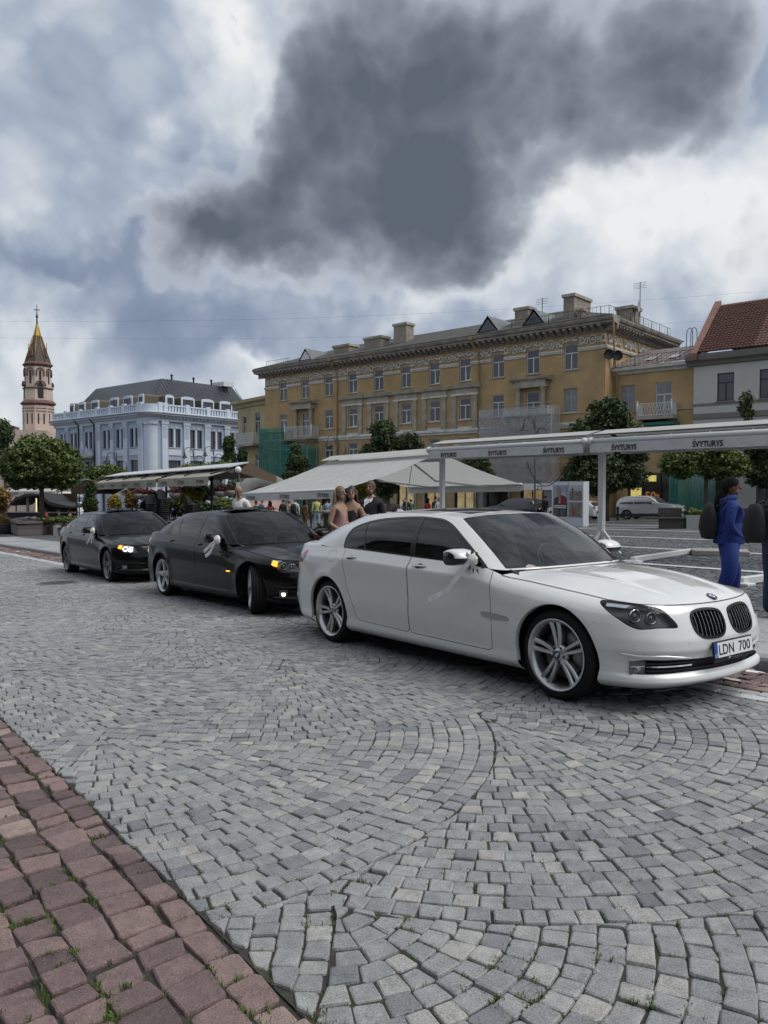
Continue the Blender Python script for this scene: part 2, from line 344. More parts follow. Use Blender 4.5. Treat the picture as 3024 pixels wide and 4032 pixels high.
g_ob = sheet('ground', [(-700, -300, gz(-700, -300) - .09), (700, -300, gz(700, -300) - .09), (700, 900, gz(700, 900) - .09), (-700, 900, gz(-700, 900) - .09)], mk('earth', (.09, .088, .085), .9, var=.2))
road = sheet('road', rdquad(-7, 75, 1.17, 5.80, -.010), M_joint)
walk_near = sheet('red_pavement', rdquad(-7, 75, -8, 1.17, -.017), M_joint)
walk_far = sheet('red_verge', rdquad(-7, 75, 5.80, 6.72, -.017), M_joint)
PAVE = 0.11
foot = sheet('footpath', rdquad(-9, 80, 6.90, 8.98, PAVE - .010), M_joint)
square = sheet('square', rdquad(-40, 95, 8.98, 120, PAVE - .014), M_plazafar)

def sett_mesh_arrays(Q, tint, top, depth=.045, cut=.055):
    """Q: (N,4,2) corners in (s,n); returns verts/quads of stones with rounded corners and worn upper edges"""
    N = len(Q); P_, N_ = np.roll(Q, 1, 1), np.roll(Q, -1, 1); k = cut * rng.uniform(.5, 2.2, (N, 4, 1))
    O = np.stack([Q + (P_ - Q) * k, Q + (N_ - Q) * k], 2).reshape(N, 8, 2); O = O + rng.normal(0, .0012, O.shape); c = O.mean(1, keepdims=True)
    def inset(q, d):
        v = c - q; L = np.linalg.norm(v, axis=2, keepdims=True); return q + v * np.minimum(d / np.maximum(L, 1e-6), 0.6) * 1.2
    V = []
    for (q, dz) in ((O, -depth), (O, -.010), (inset(O, .0028), -.0026), (inset(O, .0085), 0.0)):
        z = np.broadcast_to((top + dz)[:, None] if dz > -.04 else np.full((N, 1), dz), (N, 8)); V.append(np.concatenate([q, z[..., None]], 2))
    V = np.concatenate(V, 1); V[:, 24:, 2] += rng.normal(0, .0008, (N, 8))
    f = [(k * 8 + i, k * 8 + (i + 1) % 8, k * 8 + 8 + (i + 1) % 8, k * 8 + 8 + i) for k in range(3) for i in range(8)] + [(24, 25, 26, 27), (24, 27, 28, 31), (31, 28, 29, 30)]
    F = (np.array(f)[None] + (np.arange(N) * 32)[:, None, None]).reshape(-1, 4); return V.reshape(-1, 3), F, np.repeat(tint, 32)
def to_world(V):
    W = np.empty_like(V); W[:, 0] = V[:, 0] * TS.x + V[:, 1] * TN.x; W[:, 1] = V[:, 0] * TS.y + V[:, 1] * TN.y; W[:, 2] = GX * W[:, 0] + GY * W[:, 1] + V[:, 2]; return W
def proj_np(W):
    X = W[:, 0]; Y = W[:, 1]; Z = W[:, 2] - CAMH
    zc = Y * math.cos(PITCH) - Z * math.sin(PITCH); yc = Y * math.sin(PITCH) + Z * math.cos(PITCH)
    zc = np.where(zc < .05, .05, zc); return CX + FPX * X / zc, CY - FPX * yc / zc, zc
GAPS = []
def lay(Q, tint, top, name, mat, parent, n_single, stuff_name, tilt=.012):
    """nearest n_single stones in view become their own objects, the rest one mesh"""
    W = to_world(np.concatenate([Q.mean(1), np.zeros((len(Q), 1))], 1)); px, py, zc = proj_np(W)
    vis = (px > -40) & (px < 3064) & (py < 4080) & (W[:, 1] > 1.0)
    ar = np.abs(np.cross(Q[:, 2] - Q[:, 0], Q[:, 3] - Q[:, 1])) / 2
    score = np.where(vis, ar / zc ** 3, -1); order = np.argsort(-score)
    single = np.zeros(len(Q), bool); single[order[:n_single]] = score[order[:n_single]] > 0
    # stones lean a little: corner heights vary
    for i in np.nonzero(single)[0]:
        q = Q[i:i + 1]; GAPS.extend(q[0].tolist() + ((q[0] + np.roll(q[0], 1, 0)) / 2).tolist()); V, F, T = sett_mesh_arrays(q, tint[i:i + 1], top[i:i + 1])
        cen = q[0].mean(0); a, b = rng.normal(0, tilt, 2); V[8:, 2] += (V[8:, 0] - cen[0]) * a + (V[8:, 1] - cen[1]) * b
        me = npmesh(name, to_world(V), F, mat, False, attrs={'tint': T}); link(name, me, parent)
    rest = ~single
    if rest.any():
        Qr, tr, tp = Q[rest], tint[rest], top[rest]; V, F, T = sett_mesh_arrays(Qr, tr, tp)
        cen = np.repeat(Qr.mean(1), 32, 0); ab = np.repeat(rng.normal(0, tilt, (len(Qr), 2)), 32, 0)
        V[:, 2] += ((V[:, :2] - cen) * ab).sum(1)
        o = link(stuff_name, npmesh(stuff_name, to_world(V), F, mat, False, attrs={'tint': T}), parent); o['kind'] = 'stuff'

def fan_setts():
    PT, PW, RR, ROW = 2.75, 2.2, 2.590, .0958
    A = Vector((.70, 5.26)); sA, nA = A.dot(TS), A.dot(TN)
    S0, S1, N0, N1 = -2.0, 34.0, 1.174, 5.66
    cs = []
    for j in range(-3, 5):
        for i in range(-4, 18):
            cs.append((sA + PT * i + (PT / 2 if j % 2 else 0), nA + PW * j))
    C = np.array(cs)
    def owner(P):   # P (M,2): index of the covering fan: the one farthest up the street whose disc holds the point
        d = np.linalg.norm(P[:, None] - C[None], axis=2); inside = d < RR
        key = np.where(inside, C[None, :, 0], -1e9); k = key.argmax(1); none = ~inside.any(1); k[none] = d[none].argmin(1); return k
    Qs = []
    for ci, (s0, n0) in enumerate(cs):
        if s0 < S0 - 3 or s0 > S1 + 3 or n0 < N0 - 3 or n0 > N1 + 3: continue
        for k in range(30):
            r = .05 + ROW * k; 
            if r > RR: break
            L = 2 * math.pi * r; m = max(3, int(round(L / .099))); a0 = rng.random() * 6.28
            w = rng.uniform(.82, 1.2, m); w = np.cumsum(w) / w.sum(); w = np.concatenate([[0], w]) * 2 * math.pi + a0
            for i in range(m):
                th0, th1 = w[i], w[i + 1]; tm = (th0 + th1) / 2
                cs_, sn_ = math.cos(tm), math.sin(tm)
                cen = (s0 + r * cs_, n0 + r * sn_)
                if not (S0 < cen[0] < S1 and N0 - .03 < cen[1] < N1 + .02): continue
                g = .0018 / max(r, .05); r0, r1 = r - ROW / 2 + .0016, r + ROW / 2 - .0016
                q = [(s0 + r0 * math.cos(th0 + g), n0 + r0 * math.sin(th0 + g)), (s0 + r1 * math.cos(th0 + g), n0 + r1 * math.sin(th0 + g)),
                     (s0 + r1 * math.cos(th1 - g), n0 + r1 * math.sin(th1 - g)), (s0 + r0 * math.cos(th1 - g), n0 + r0 * math.sin(th1 - g))]
                Qs.append((ci, cen, q))
    ci = np.array([q[0] for q in Qs]); cen = np.array([q[1] for q in Qs]); Q = np.array([q[2] for q in Qs])
    ow = owner(cen); dd = np.linalg.norm(cen[:, None] - C[None], axis=2); do = dd[np.arange(len(cen)), ow]; dd[np.arange(len(cen)), ow] = 99
    o2 = np.where(dd < RR, C[None, :, 0], -1e9).argmax(1); ok = (ow == ci) | ((o2 == ci) & (do > RR - .034) & (do < RR)); Q = Q[ok]; ci = ci[ok]
    # trim the corners that reach into the neighbouring fan
    fl = Q.reshape(-1, 2); ow = owner(fl); me = np.repeat(ci, 4)
    bad = (ow != me); oc = C[ow]; dv = fl - oc; L = np.linalg.norm(dv, axis=1)
    push = bad & (L < RR) & (C[ow][:, 0] > C[me][:, 0]); fl[push] = oc[push] + dv[push] / L[push][:, None] * (RR + .004)
    deep = (push & (L < RR - .14)).reshape(-1, 4).any(1); Q = fl.reshape(-1, 4, 2)[~deep]; Q[:, :, 1] = np.clip(Q[:, :, 1], N0, N1)
    Q += rng.normal(0, .0034, Q.shape)
    area = np.abs(np.cross(Q[:, 2] - Q[:, 0], Q[:, 3] - Q[:, 1])) / 2; Q = Q[area > .0006]
    # flip to counter-clockwise
    cr = np.cross(Q[:, 1] - Q[:, 0], Q[:, 2] - Q[:, 1]); Q[cr > 0] = Q[cr > 0][:, ::-1]
    n = len(Q); c = Q.mean(1)
    big = np.sin(c[:, 0] * .9 + 1.3) * np.cos(c[:, 1] * 1.1 + .4) * .09 + np.sin(c[:, 0] * 2.7 + c[:, 1] * 1.9) * .05
    tint = np.clip(.52 + big + rng.normal(0, .17, n), 0, 1); tint[rng.random(n) < .05] = .15; tint[rng.random(n) < .025] = .88
    lay(Q, tint, rng.normal(0, .0028, n), 'sett', M_sett, road, 300, 'setts')
fan_setts()
def row_setts(N0, N1, S0, S1, wrow, wst, parent, mat, name, n_single, stuff_name, jit=.006, top=0.0, tj=.006, gap=.006, mean=.5, tilt=.03):
    Qs = []; n = N0
    while n < N1 - .02:
        w = min(wrow * rng.uniform(.88, 1.12), N1 - n); s = S0 + rng.random() * wst
        if N1 - n - w < .05: w = N1 - n
        while s < S1:
            l = wst * rng.uniform(.72, 1.35); g = gap
            Qs.append([(s + g, n + g), (s + l - g, n + g), (s + l - g, n + w - g), (s + g, n + w - g)]); s += l
        n += w
    Q = np.array(Qs)[:, ::-1]; Q = Q + rng.normal(0, jit, Q.shape); m = len(Q)
    cr = np.cross(Q[:, 1] - Q[:, 0], Q[:, 2] - Q[:, 1]); Q[cr > 0] = Q[cr > 0][:, ::-1]
    tint = np.clip(mean + rng.normal(0, .27, m), 0, 1)
    lay(Q, tint, top + rng.normal(0, tj, m), name, mat, parent, n_single, stuff_name, tilt)
row_setts(-2.2, 1.17, .2, 15, .150, .135, walk_near, M_red, 'red_sett', 260, 'red_setts', jit=.008, tj=.004, gap=.006, tilt=.028)
row_setts(5.96, 6.70, -1, 34, .15, .12, walk_far, M_red, 'red_sett', 60, 'red_setts', jit=.007, gap=.007)
row_setts(5.68, 5.95, -1, 34, .135, .17, walk_far, M_pale, 'pale_sett', 60, 'pale_setts', jit=.003, gap=.004, mean=.55, tj=.002, tilt=.01)
# paving slabs and kerb stones
row_setts(6.90, 8.96, 1.5, 42, .52, .82, foot, M_slab, 'paving_slab', 170, 'paving_slabs', jit=.0015, top=PAVE, tj=.0008, gap=.003, tilt=.001)
def kerb():
    root = sheet('kerb', rdquad(-9, 80, 6.73, 6.89, -.03), M_joint)
    s = -3.0
    while s < 46:
        l = 1.0; mb = MB(); a = .012
        pts = [(6.725, -.05), (6.725, PAVE - .03), (6.74, PAVE - .004), (6.765, PAVE), (6.895, PAVE), (6.895, -.05)]
        vs = [rd(s + .004, p[0], p[1]) for p in pts] + [rd(s + l - .004, p[0], p[1]) for p in pts]
        n = len(pts); mb.add(vs, [tuple(range(n)), tuple(range(2 * n - 1, n - 1, -1))] + [(i, i + n, (i + 1) % n + n, (i + 1) % n) for i in range(n)])
        me = mb.mesh('kerb_stone', M_slab); at = me.attributes.new('tint', 'FLOAT', 'POINT'); at.data.foreach_set('value', np.full(len(me.vertices), rng.uniform(0, .5), np.float32))
        link('kerb_stone', me, root); s += l
kerb()
# the square: straight rows of dark setts near by, pale stone lines in a grid
def plaza():
    dl = Vector((.53, -.848)).normalized(); dp = Vector((.848, .53)).normalized()
    Qs = []; p = 9.0
    def fr(a, b): return np.array([a * dl.x + b * dp.x, a * dl.y + b * dp.y])
    while p < 26:
        a = -26 + rng.random() * .1
        while a < 4:
            l = .11 * rng.uniform(.8, 1.2); c = fr(a + l / 2, p + .05)
            n = c[0] * TN.x + c[1] * TN.y; 
            if n > 9.05 and c[1] > 7 and -.25 < c[0] / c[1] < .56:
                w = [fr(a + .004, p + .004), fr(a + l - .004, p + .004), fr(a + l - .004, p + .101), fr(a + .004, p + .101)]
                Qs.append([(q[0] * TS.x + q[1] * TS.y, q[0] * TN.x + q[1] * TN.y) for q in w])
            a += l
        p += .105
    Q = np.array(Qs); Q += rng.normal(0, .004, Q.shape); cr = np.cross(Q[:, 1] - Q[:, 0], Q[:, 2] - Q[:, 1]); Q[cr > 0] = Q[cr > 0][:, ::-1]
    m = len(Q); tint = np.clip(.5 + rng.normal(0, .25, m), 0, 1)
    lay(Q, tint, PAVE + rng.normal(0, .004, m), 'dark_sett', M_plaza, square, 0, 'dark_setts', .05)
    for off, a0, a1 in ((13.6, -40, 6), (18.1, -60, 8), (23.1, -60, 10), (28.4, -60, 10), (33.6, -60, 12), (38.8, -60, 12), (44, -60, 12)):
        a = a0
        while a < a1:
            vs = []
            for (x, y) in ((a + .01, off - .14), (a + 1.39, off - .14), (a + 1.39, off + .14), (a + .01, off + .14)):
                q = fr(x, y); vs.append((q[0], q[1], gz(q[0], q[1]) + PAVE + .012))
            if vs[0][1] > 6 and abs(vs[0][0]) < vs[0][1] * .75 and vs[0][0] * TN.x + vs[0][1] * TN.y > 9.2:
                MB().add(vs, [(0, 1, 2, 3)]).build('pale_line_stone', M_white, square)
            a += 1.4
    for c0, c1 in (((5.0, 41.0), (17.5, 35.7)), ((2.0, 33.5), (7.0, 42.0)), ((14.0, 26.0), (22.0, 39.0))):
        c0, c1 = Vector(c0), Vector(c1); d = (c1 - c0); n = int(d.length / 1.4); d.normalize(); pn = Vector((-d.y, d.x)) * .14
        for k in range(n):
            a, b = c0 + d * (k * 1.4 + .01), c0 + d * (k * 1.4 + 1.39)
            MB().add([(q.x, q.y, gz(q.x, q.y) + PAVE + .016) for q in (a - pn, b - pn, b + pn, a + pn)], [(0, 1, 2, 3)]).build('pale_line_stone', M_white, square)
plaza()
# white paint left on the red strip, a manhole, grass in the joints
M_paint = mk('white_road_paint', (.70, .70, .68), .7, var=.25, vscale=30)
def splat(s, n, rs, rn, seed):
    rr = random.Random(seed); k = 16; pts = []
    for i in range(k):
        a = 2 * math.pi * i / k; q = rr.uniform(.45, 1.05); pts.append(rd(s + rs * q * math.cos(a), n + rn * q * math.sin(a), .009))
    MB().add([rd(s, n, .010)] + pts, [(0, i + 1, (i + 1) % k + 1) for i in range(k)]).build('paint_patch', M_paint, walk_far)
for i, (px, py, a, b) in enumerate([(2850, 2672, .20, .05), (2950, 2645, .16, .06), (2905, 2644, .05, .02), (70, 2172, .5, .05), (110, 2173, .4, .04), (165, 2176, .12, .03), (95, 2169, .35, .03)]):
    p = ground(px, py); splat(p.x * TS.x + p.y * TS.y, p.x * TN.x + p.y * TN.y, a, b, i)
mp_ = ground(225, 2296)
hole = thing('manhole_cover', 'round cast iron manhole cover set in the grey setts beside the black cars', 'manhole', mp_)
hole.rotation_euler = (math.atan(GY), -math.atan(GX), 0)
MB().lathe([(.0, .012), (.30, .012), (.31, .006), (.31, -.02)], 28).build('cover', mk('cast_iron', (.06, .06, .062), .55, .6, bump=.4, bscale=30), hole)
MB().lathe([(.32, -.02), (.32, .010), (.40, .010), (.41, -.02)], 28).build('rim', mk('concrete_ring', (.13, .13, .13), .8, var=.2), hole)
def grass():
    V = []; F = []; GA = np.array(GAPS)
    def blade(s, n, h, a, lean, w):
        i = len(V); b0 = rd(s - w * math.cos(a), n - w * math.sin(a), -.02); b1 = rd(s + w * math.cos(a), n + w * math.sin(a), -.02)
        m0 = rd(s + lean * .5 * math.sin(a) - w * .7 * math.cos(a), n - lean * .5 * math.cos(a) - w * .7 * math.sin(a), h * .62); m1 = rd(s + lean * .5 * math.sin(a) + w * .7 * math.cos(a), n - lean * .5 * math.cos(a) + w * .7 * math.sin(a), h * .62)
        t = rd(s + lean * math.sin(a), n - lean * math.cos(a), h); V.extend([b0, b1, m1, m0, t, t]); F.extend([(i, i + 1, i + 2, i + 3), (i + 3, i + 2, i + 4, i + 5)])
    for px, py, k, sc in [(165, 2960, 30, 1.0), (220, 3470, 45, 1.3), (360, 3300, 20, .8), (230, 3780, 50, 1.2), (460, 3880, 60, 1.2), (850, 3845, 35, 1.0), (1010, 3960, 30, .8), (110, 3950, 30, 1.2), (30, 3640, 40, 1.2), (45, 3560, 30, 1.0), (390, 3990, 50, 1.1),
                       (170, 3630, 30, .9), (380, 3560, 20, .9), (120, 3060, 16, .9), (150, 3065, 16, .8), (80, 3030, 16, .8), (860, 3590, 25, .8), (1390, 3460, 40, .9), (660, 3170, 20, .7), (1150, 3470, 16, .7), (1260, 3630, 25, .8), (1580, 3640, 22, .9), (1970, 3800, 34, 1.0), (2095, 3745, 14, .7), (2370, 3775, 20, .8),
                       (2090, 3900, 30, 1.0), (2520, 3930, 30, .9), (1930, 3930, 25, .9), (1840, 3860, 14, .8), (2085, 3960, 20, .9), (2725, 3985, 18, .8), (1650, 3740, 14, .7), (1330, 3250, 14, .6), (960, 3420, 14, .6), (560, 3330, 14, .6), (1280, 4010, 40, 1.2), (620, 3100, 12, .6), (430, 3160, 12, .6)]:
        p = ground(px, py); s, n = p.x * TS.x + p.y * TS.y, p.x * TN.x + p.y * TN.y
        D_ = ((GA - np.array([s, n])) ** 2).sum(1); near = GA[np.argsort(D_)[:7]]
        for _ in range(int(k * 1.8)):
            a = random.uniform(0, 6.28); gp = near[random.randrange(7)]
            blade(gp[0] + random.gauss(0, .009), gp[1] + random.gauss(0, .009), random.uniform(.002, .011) * sc, a, random.uniform(-.022, .022), random.uniform(.0012, .0028))
    for gp in random.sample(GAPS, 420):
        for _ in range(6): blade(gp[0] + random.gauss(0, .007), gp[1] + random.gauss(0, .007), random.uniform(.0, .007), random.uniform(0, 6.28), random.uniform(-.012, .012), .0018)
    me = npmesh('grass', [tuple(v) for v in V], F, mk('joint_grass', (.09, .14, .03), .8, var=.4, vscale=8)); o = link('grass', me); tag(o, 'short green grass and weeds growing in the joints between the stones', 'grass', kind='stuff')
grass()
# ------------------------------------------------------------------ car body surfaces (x forward from the front axle, y left, z up; half body y >= 0)
def sstep(a, b, x): t = np.clip((x - a) / (b - a), 0, 1); return t * t * (3 - 2 * t)
def crom(P, n):
    P = np.asarray(P, float); d = np.r_[0, np.cumsum(np.linalg.norm(np.diff(P, axis=0), axis=1) ** .5)]
    t = np.linspace(0, d[-1], n); out = np.empty((n, P.shape[1]))
    m = np.empty_like(P)
    for i in range(len(P)):
        if i == 0: m[i] = (P[1] - P[0]) / (d[1] - d[0])
        elif i == len(P) - 1: m[i] = (P[-1] - P[-2]) / (d[-1] - d[-2])
        else:
            h0, h1 = d[i] - d[i - 1], d[i + 1] - d[i]; m[i] = ((P[i] - P[i - 1]) / h0 * h1 + (P[i + 1] - P[i]) / h1 * h0) / (h0 + h1)
    k = np.clip(np.searchsorted(d, t, 'right') - 1, 0, len(P) - 2); h = (d[k + 1] - d[k])[:, None]; x = ((t - d[k]) / (d[k + 1] - d[k]))[:, None]
    return (2 * x**3 - 3 * x**2 + 1) * P[k] + (x**3 - 2 * x**2 + x) * h * m[k] + (-2 * x**3 + 3 * x**2) * P[k + 1] + (x**3 - x**2) * h * m[k + 1]
def pch(xs, ys, x):   # monotone cubic
    xs = np.asarray(xs, float); ys = np.asarray(ys, float); h = np.diff(xs); dl = np.diff(ys) / h; m = np.zeros(len(xs))
    m[0], m[-1] = dl[0], dl[-1]
    for i in range(1, len(xs) - 1):
        if dl[i - 1] * dl[i] > 0: w1, w2 = 2 * h[i] + h[i - 1], h[i] + 2 * h[i - 1]; m[i] = (w1 + w2) / (w1 / dl[i - 1] + w2 / dl[i])
    x = np.clip(x, xs[0], xs[-1]); k = np.clip(np.searchsorted(xs, x, 'right') - 1, 0, len(xs) - 2); t = (x - xs[k]) / h[k]
    return (2 * t**3 - 3 * t**2 + 1) * ys[k] + (t**3 - 2 * t**2 + t) * h[k] * m[k] + (-2 * t**3 + 3 * t**2) * ys[k + 1] + (t**3 - t**2) * h[k] * m[k + 1]
class Sedan:
    plan = [(-4.345, 0), (-4.335, .30), (-4.29, .55), (-4.19, .73), (-4.0, .85), (-3.7, .915), (-3.2, .942), (-2.6, .950), (-1.9, .951), (-1.2, .950), (-.5, .944), (0, .935), (.3, .905), (.5, .855), (.64, .78), (.75, .67), (.82, .53), (.862, .36), (.885, .18), (.892, 0)]
    zb = .17
    top_a = [0, .3, .52, .8, 1.05]; top_az = [.748, .752, .757, .768, .785]
    top_x = [-4.35, -3.9, -3.05, -1.8, -.80, -.70, -.60, -.29, .03, .26, .43]; top_xz = [1.035, 1.05, 1.045, 1.005, .960, .935, .902, .868, .835, .808, .785]
    door = ([0, .036, .078, .12, .157, .229, .337, .458, .59, .735, .83, .873, .916, .964, 1], [.10, .055, .030, .028, .034, .026, .012, .003, 0, .002, .008, .014, .035, .058, .075])
    fend = ([0, .045, .09, .15, .19, .28, .42, .567, .73, .836, .90, .94, .97, 1], [.10, .055, .030, .028, .030, .022, .008, 0, .004, .018, .040, .065, .095, .14])
    front = ([0, .052, .096, .148, .2, .296, .4, .47, .574, .678, .817, .957, 1], [.10, .03, 0, .005, .03, .035, .02, 0, .002, .018, .045, .085, .11])
    rear = ([0, .12, .32, .5, .68, .85, 1], [.12, .03, 0, .01, .04, .06, .09])
    base = [(-.42, 0, .955), (-.45, .35, .952), (-.55, .62, .945), (-.67, .785, .942), (-.78, .862, .958)]
    base_r = [(-3.42, .838, 1.052), (-3.66, .785, 1.062), (-3.82, .69, 1.075), (-3.91, .45, 1.09), (-3.94, 0, 1.095)]
    topr = [(-1.22, 0, 1.408), (-1.235, .33, 1.402), (-1.27, .53, 1.388), (-1.36, .612, 1.374), (-1.62, .645, 1.395), (-2.0, .655, 1.409), (-2.5, .645, 1.412), (-2.85, .615, 1.390), (-3.05, .56, 1.370), (-3.14, .45, 1.374), (-3.18, .25, 1.386), (-3.19, 0, 1.390)]
    spine = ([-3.19, -2.7, -2.2, -1.8, -1.5, -1.22], [1.390, 1.438, 1.458, 1.457, 1.440, 1.408])
    wb = 3.21; r_tyre = .345; arch = .386
    hood_c = [(-.44, 0, .950), (-.1, 0, .925), (.3, 0, .878), (.6, 0, .815), (.74, 0, .772)]
    cowl = [(-.44, 0, .950), (-.47, .35, .946), (-.55, .60, .935), (-.62, .76, .915)]
    def __init__(s):
        n = 900; p = crom(s.plan, n); L = np.r_[0, np.cumsum(np.linalg.norm(np.diff(p, axis=0), axis=1))]
        s.L = L[-1]; s.pa = (L[-1] - L)[::-1]; s.pxy = p[::-1]                   # a: distance from the front centre
        t = np.gradient(s.pxy, axis=0); t /= np.linalg.norm(t, axis=1)[:, None]; s.pn = np.c_[-t[:, 1], t[:, 0]] ; 
        k = s.pn[:, 1].sum(); s.pn *= np.sign(k); s.pn[0] = (1, 0); s.pn[-1] = (-1, 0)
    def plan_at(s, a):
        x = np.interp(a, s.pa, s.pxy[:, 0]); y = np.interp(a, s.pa, s.pxy[:, 1]); nx = np.interp(a, s.pa, s.pn[:, 0]); ny = np.interp(a, s.pa, s.pn[:, 1]); q = np.hypot(nx, ny); return x, y, nx / q, ny / q
    def ztop(s, a):
        x, _, _, _ = s.plan_at(a); za = pch(s.top_a, s.top_az, a); zx = pch(s.top_x, s.top_xz, x); return np.where(a < s.top_a[-1], za, zx)
    def side(s, a, g):
        a, g = np.broadcast_arrays(np.asarray(a, float), np.asarray(g, float)); x, y, nx, ny = s.plan_at(a); zt = s.ztop(a); z = s.zb + (zt - s.zb) * g
        wf = sstep(.28, .70, x); wfe = sstep(-.95, -.30, x); wr = sstep(-3.75, -4.22, x)
        i_d, i_f, i_n, i_r = (pch(*q, g) for q in (s.door, s.fend, s.front, s.rear))
        ins = i_d * (1 - wfe) + i_f * wfe; ins = ins * (1 - wf) + i_n * wf; ins = ins * (1 - wr) + i_r * wr
        for ax in (0, -s.wb):                                                    # soft flare round the arches
            d = np.hypot(x - ax, z - s.r_tyre); ins = ins - .010 * np.exp(-((d - s.arch - .01) / .07) ** 2)
        return np.stack([x - nx * ins, np.maximum(y - ny * ins, 0), z], -1)
    def az(s, a, z): g = (z - s.zb) / (s.ztop(a) - s.zb); return s.side(a, g)
    def a_of_x(s, x): # arc coordinate on the flank
        return np.interp(-x, -s.pxy[:, 0], s.pa)
    def belt_pts(s):
        xs = [-1.0, -1.4, -1.8, -2.2, -2.6, -3.0, -3.2]; return [tuple(s.side(s.a_of_x(x), 1.0)) for x in xs]
    def rings(s, n=200):
        B = crom(np.array(s.base + s.belt_pts() + s.base_r), n); T = crom(s.topr, n)
        return B, T
    def house(s, n=200, m=36, mr=14):
        """greenhouse from the sill line up and over the roof: returns grid and (u, v)"""
        B = s.base + s.belt_pts() + s.base_r
        kb = [0, 1, 2, 3, 4, 5, 6, 7, 8, 9, 10, 11, 12, 13, 14, 15, 16]; nb = len(B)
        # matched stations: base index -> top index position
        ub = np.linspace(0, 1, nb); tb = np.interp(ub, np.array([0, 1, 2, 3, 4.2, 6.5, 9.5, 11, 12.2, 13.2, 14.5, nb - 1]) / (nb - 1), np.linspace(0, 1, len(s.topr)))
        u = np.linspace(0, 1, n)
        def seq(P, kk):
            P = np.asarray(P, float); t = np.linspace(0, 1, len(P)); return np.stack([pch(t, P[:, i], kk) for i in range(3)], -1)
        def smooth(P, kk):
            Q = crom(P, 1200); d = np.r_[0, np.cumsum(np.linalg.norm(np.diff(P, axis=0), axis=1) ** .5)]; d /= d[-1]; t = np.interp(kk, np.linspace(0, 1, len(P)), d); i = t * 1199; i0 = np.clip(i.astype(int), 0, 1198); f = (i - i0)[:, None]; return Q[i0] * (1 - f) + Q[i0 + 1] * f
        Bc = smooth(np.asarray(B, float), u); Tc = smooth(np.asarray(s.topr, float), np.interp(u, ub, tb))
        Bc[0, 1] = Bc[-1, 1] = 0; Tc[0, 1] = Tc[-1, 1] = 0
        v = np.linspace(0, 1, m); cen = np.array([-2.2, 0])
        out = np.stack([np.gradient(Bc[:, 1]), -np.gradient(Bc[:, 0])], -1); out /= np.linalg.norm(out, axis=1)[:, None] + 1e-9; out *= -1
        sg = np.sign(((Bc[:, :2] - cen) * out).sum(1)); out *= sg[:, None]; out[0] = (1, 0); out[-1] = (-1, 0)
        bul = .035 * np.sin(np.pi * v) 
        G = Bc[:, None] * (1 - v)[None, :, None] + Tc[:, None] * v[None, :, None]
        G[..., 0] += out[:, None, 0] * bul; G[..., 1] += out[:, None, 1] * bul; G[..., 2] += .018 * np.sin(np.pi * v)[None]
        w = np.linspace(0, 1, mr + 1)[1:]
        sx = Tc[:, 0]; S = np.stack([np.clip(sx, s.spine[0][0], s.spine[0][-1]), np.zeros(n), pch(*s.spine, sx)], -1)
        RF = Tc[:, None] * (1 - w)[None, :, None] + S[:, None] * w[None, :, None]
        RF[..., 2] = Tc[:, None, 2] + (S[:, None, 2] - Tc[:, None, 2]) * np.sin(w * np.pi / 2)[None]
        G = np.concatenate([G, RF], 1); G[..., 1] = np.maximum(G[..., 1], 0)
        U = np.broadcast_to(u[:, None], G.shape[:2]); V = np.broadcast_to(np.r_[v, 1 + w][None], G.shape[:2])
        return G, U, V
    def coons(s, c0, c1, d0, d1, n, m):
        """c0,c1 along q at s=0,1; d0,d1 along s at q=0,1"""
        C0, C1, D0, D1 = crom(c0, m), crom(c1, m), crom(d0, n), crom(d1, n); S = np.linspace(0, 1, n)[:, None, None]; Q = np.linspace(0, 1, m)[None, :, None]
        return (1 - S) * C0[None] + S * C1[None] + (1 - Q) * D0[:, None] + Q * D1[:, None] - ((1 - S) * (1 - Q) * C0[0] + S * (1 - Q) * C1[0] + (1 - S) * Q * C0[-1] + S * Q * C1[-1])
    a_corner = .60
    def hood(s, n=70, m=44):
        aF = np.linspace(0, s.a_corner, 12); fe = s.side(aF, 1.0); aS = np.linspace(s.a_corner, s.a_of_x(-.62), 22); se = s.side(aS, 1.0)[::-1]
        co = np.array(s.cowl); co[-1] = se[0]; ce = np.array(s.hood_c + [tuple(fe[0])])
        G = s.coons(co, fe, ce, se, n, m); S = np.linspace(0, 1, n)[:, None]; Q = np.linspace(0, 1, m)[None]
        G[..., 2] += .016 * np.exp(-((Q - .60) / .13) ** 2) * np.sin(np.pi * np.clip(S, 0, 1)) ** .8 + .022 * np.sin(np.pi * S) * (1 - Q ** 4)
        G[:, 0, 1] = 0; return G
    def deck(s, n=30, m=40):
        aE = np.linspace(s.a_of_x(-3.42), s.L, 24); se = s.side(aE, 1.0); be = np.array([tuple(se[0] * .5 + np.array(s.base_r[0]) * .5)] + s.base_r[1:])
        be[0] = s.base_r[0]; C0, C1 = crom(be, m), crom(se, m); S = np.linspace(0, 1, n)[:, None, None]
        G = C0[None] * (1 - S) + C1[None] * S; G[..., 2] += .018 * np.sin(np.pi * S[..., 0]); G[:, -1, 1] = 0; return G
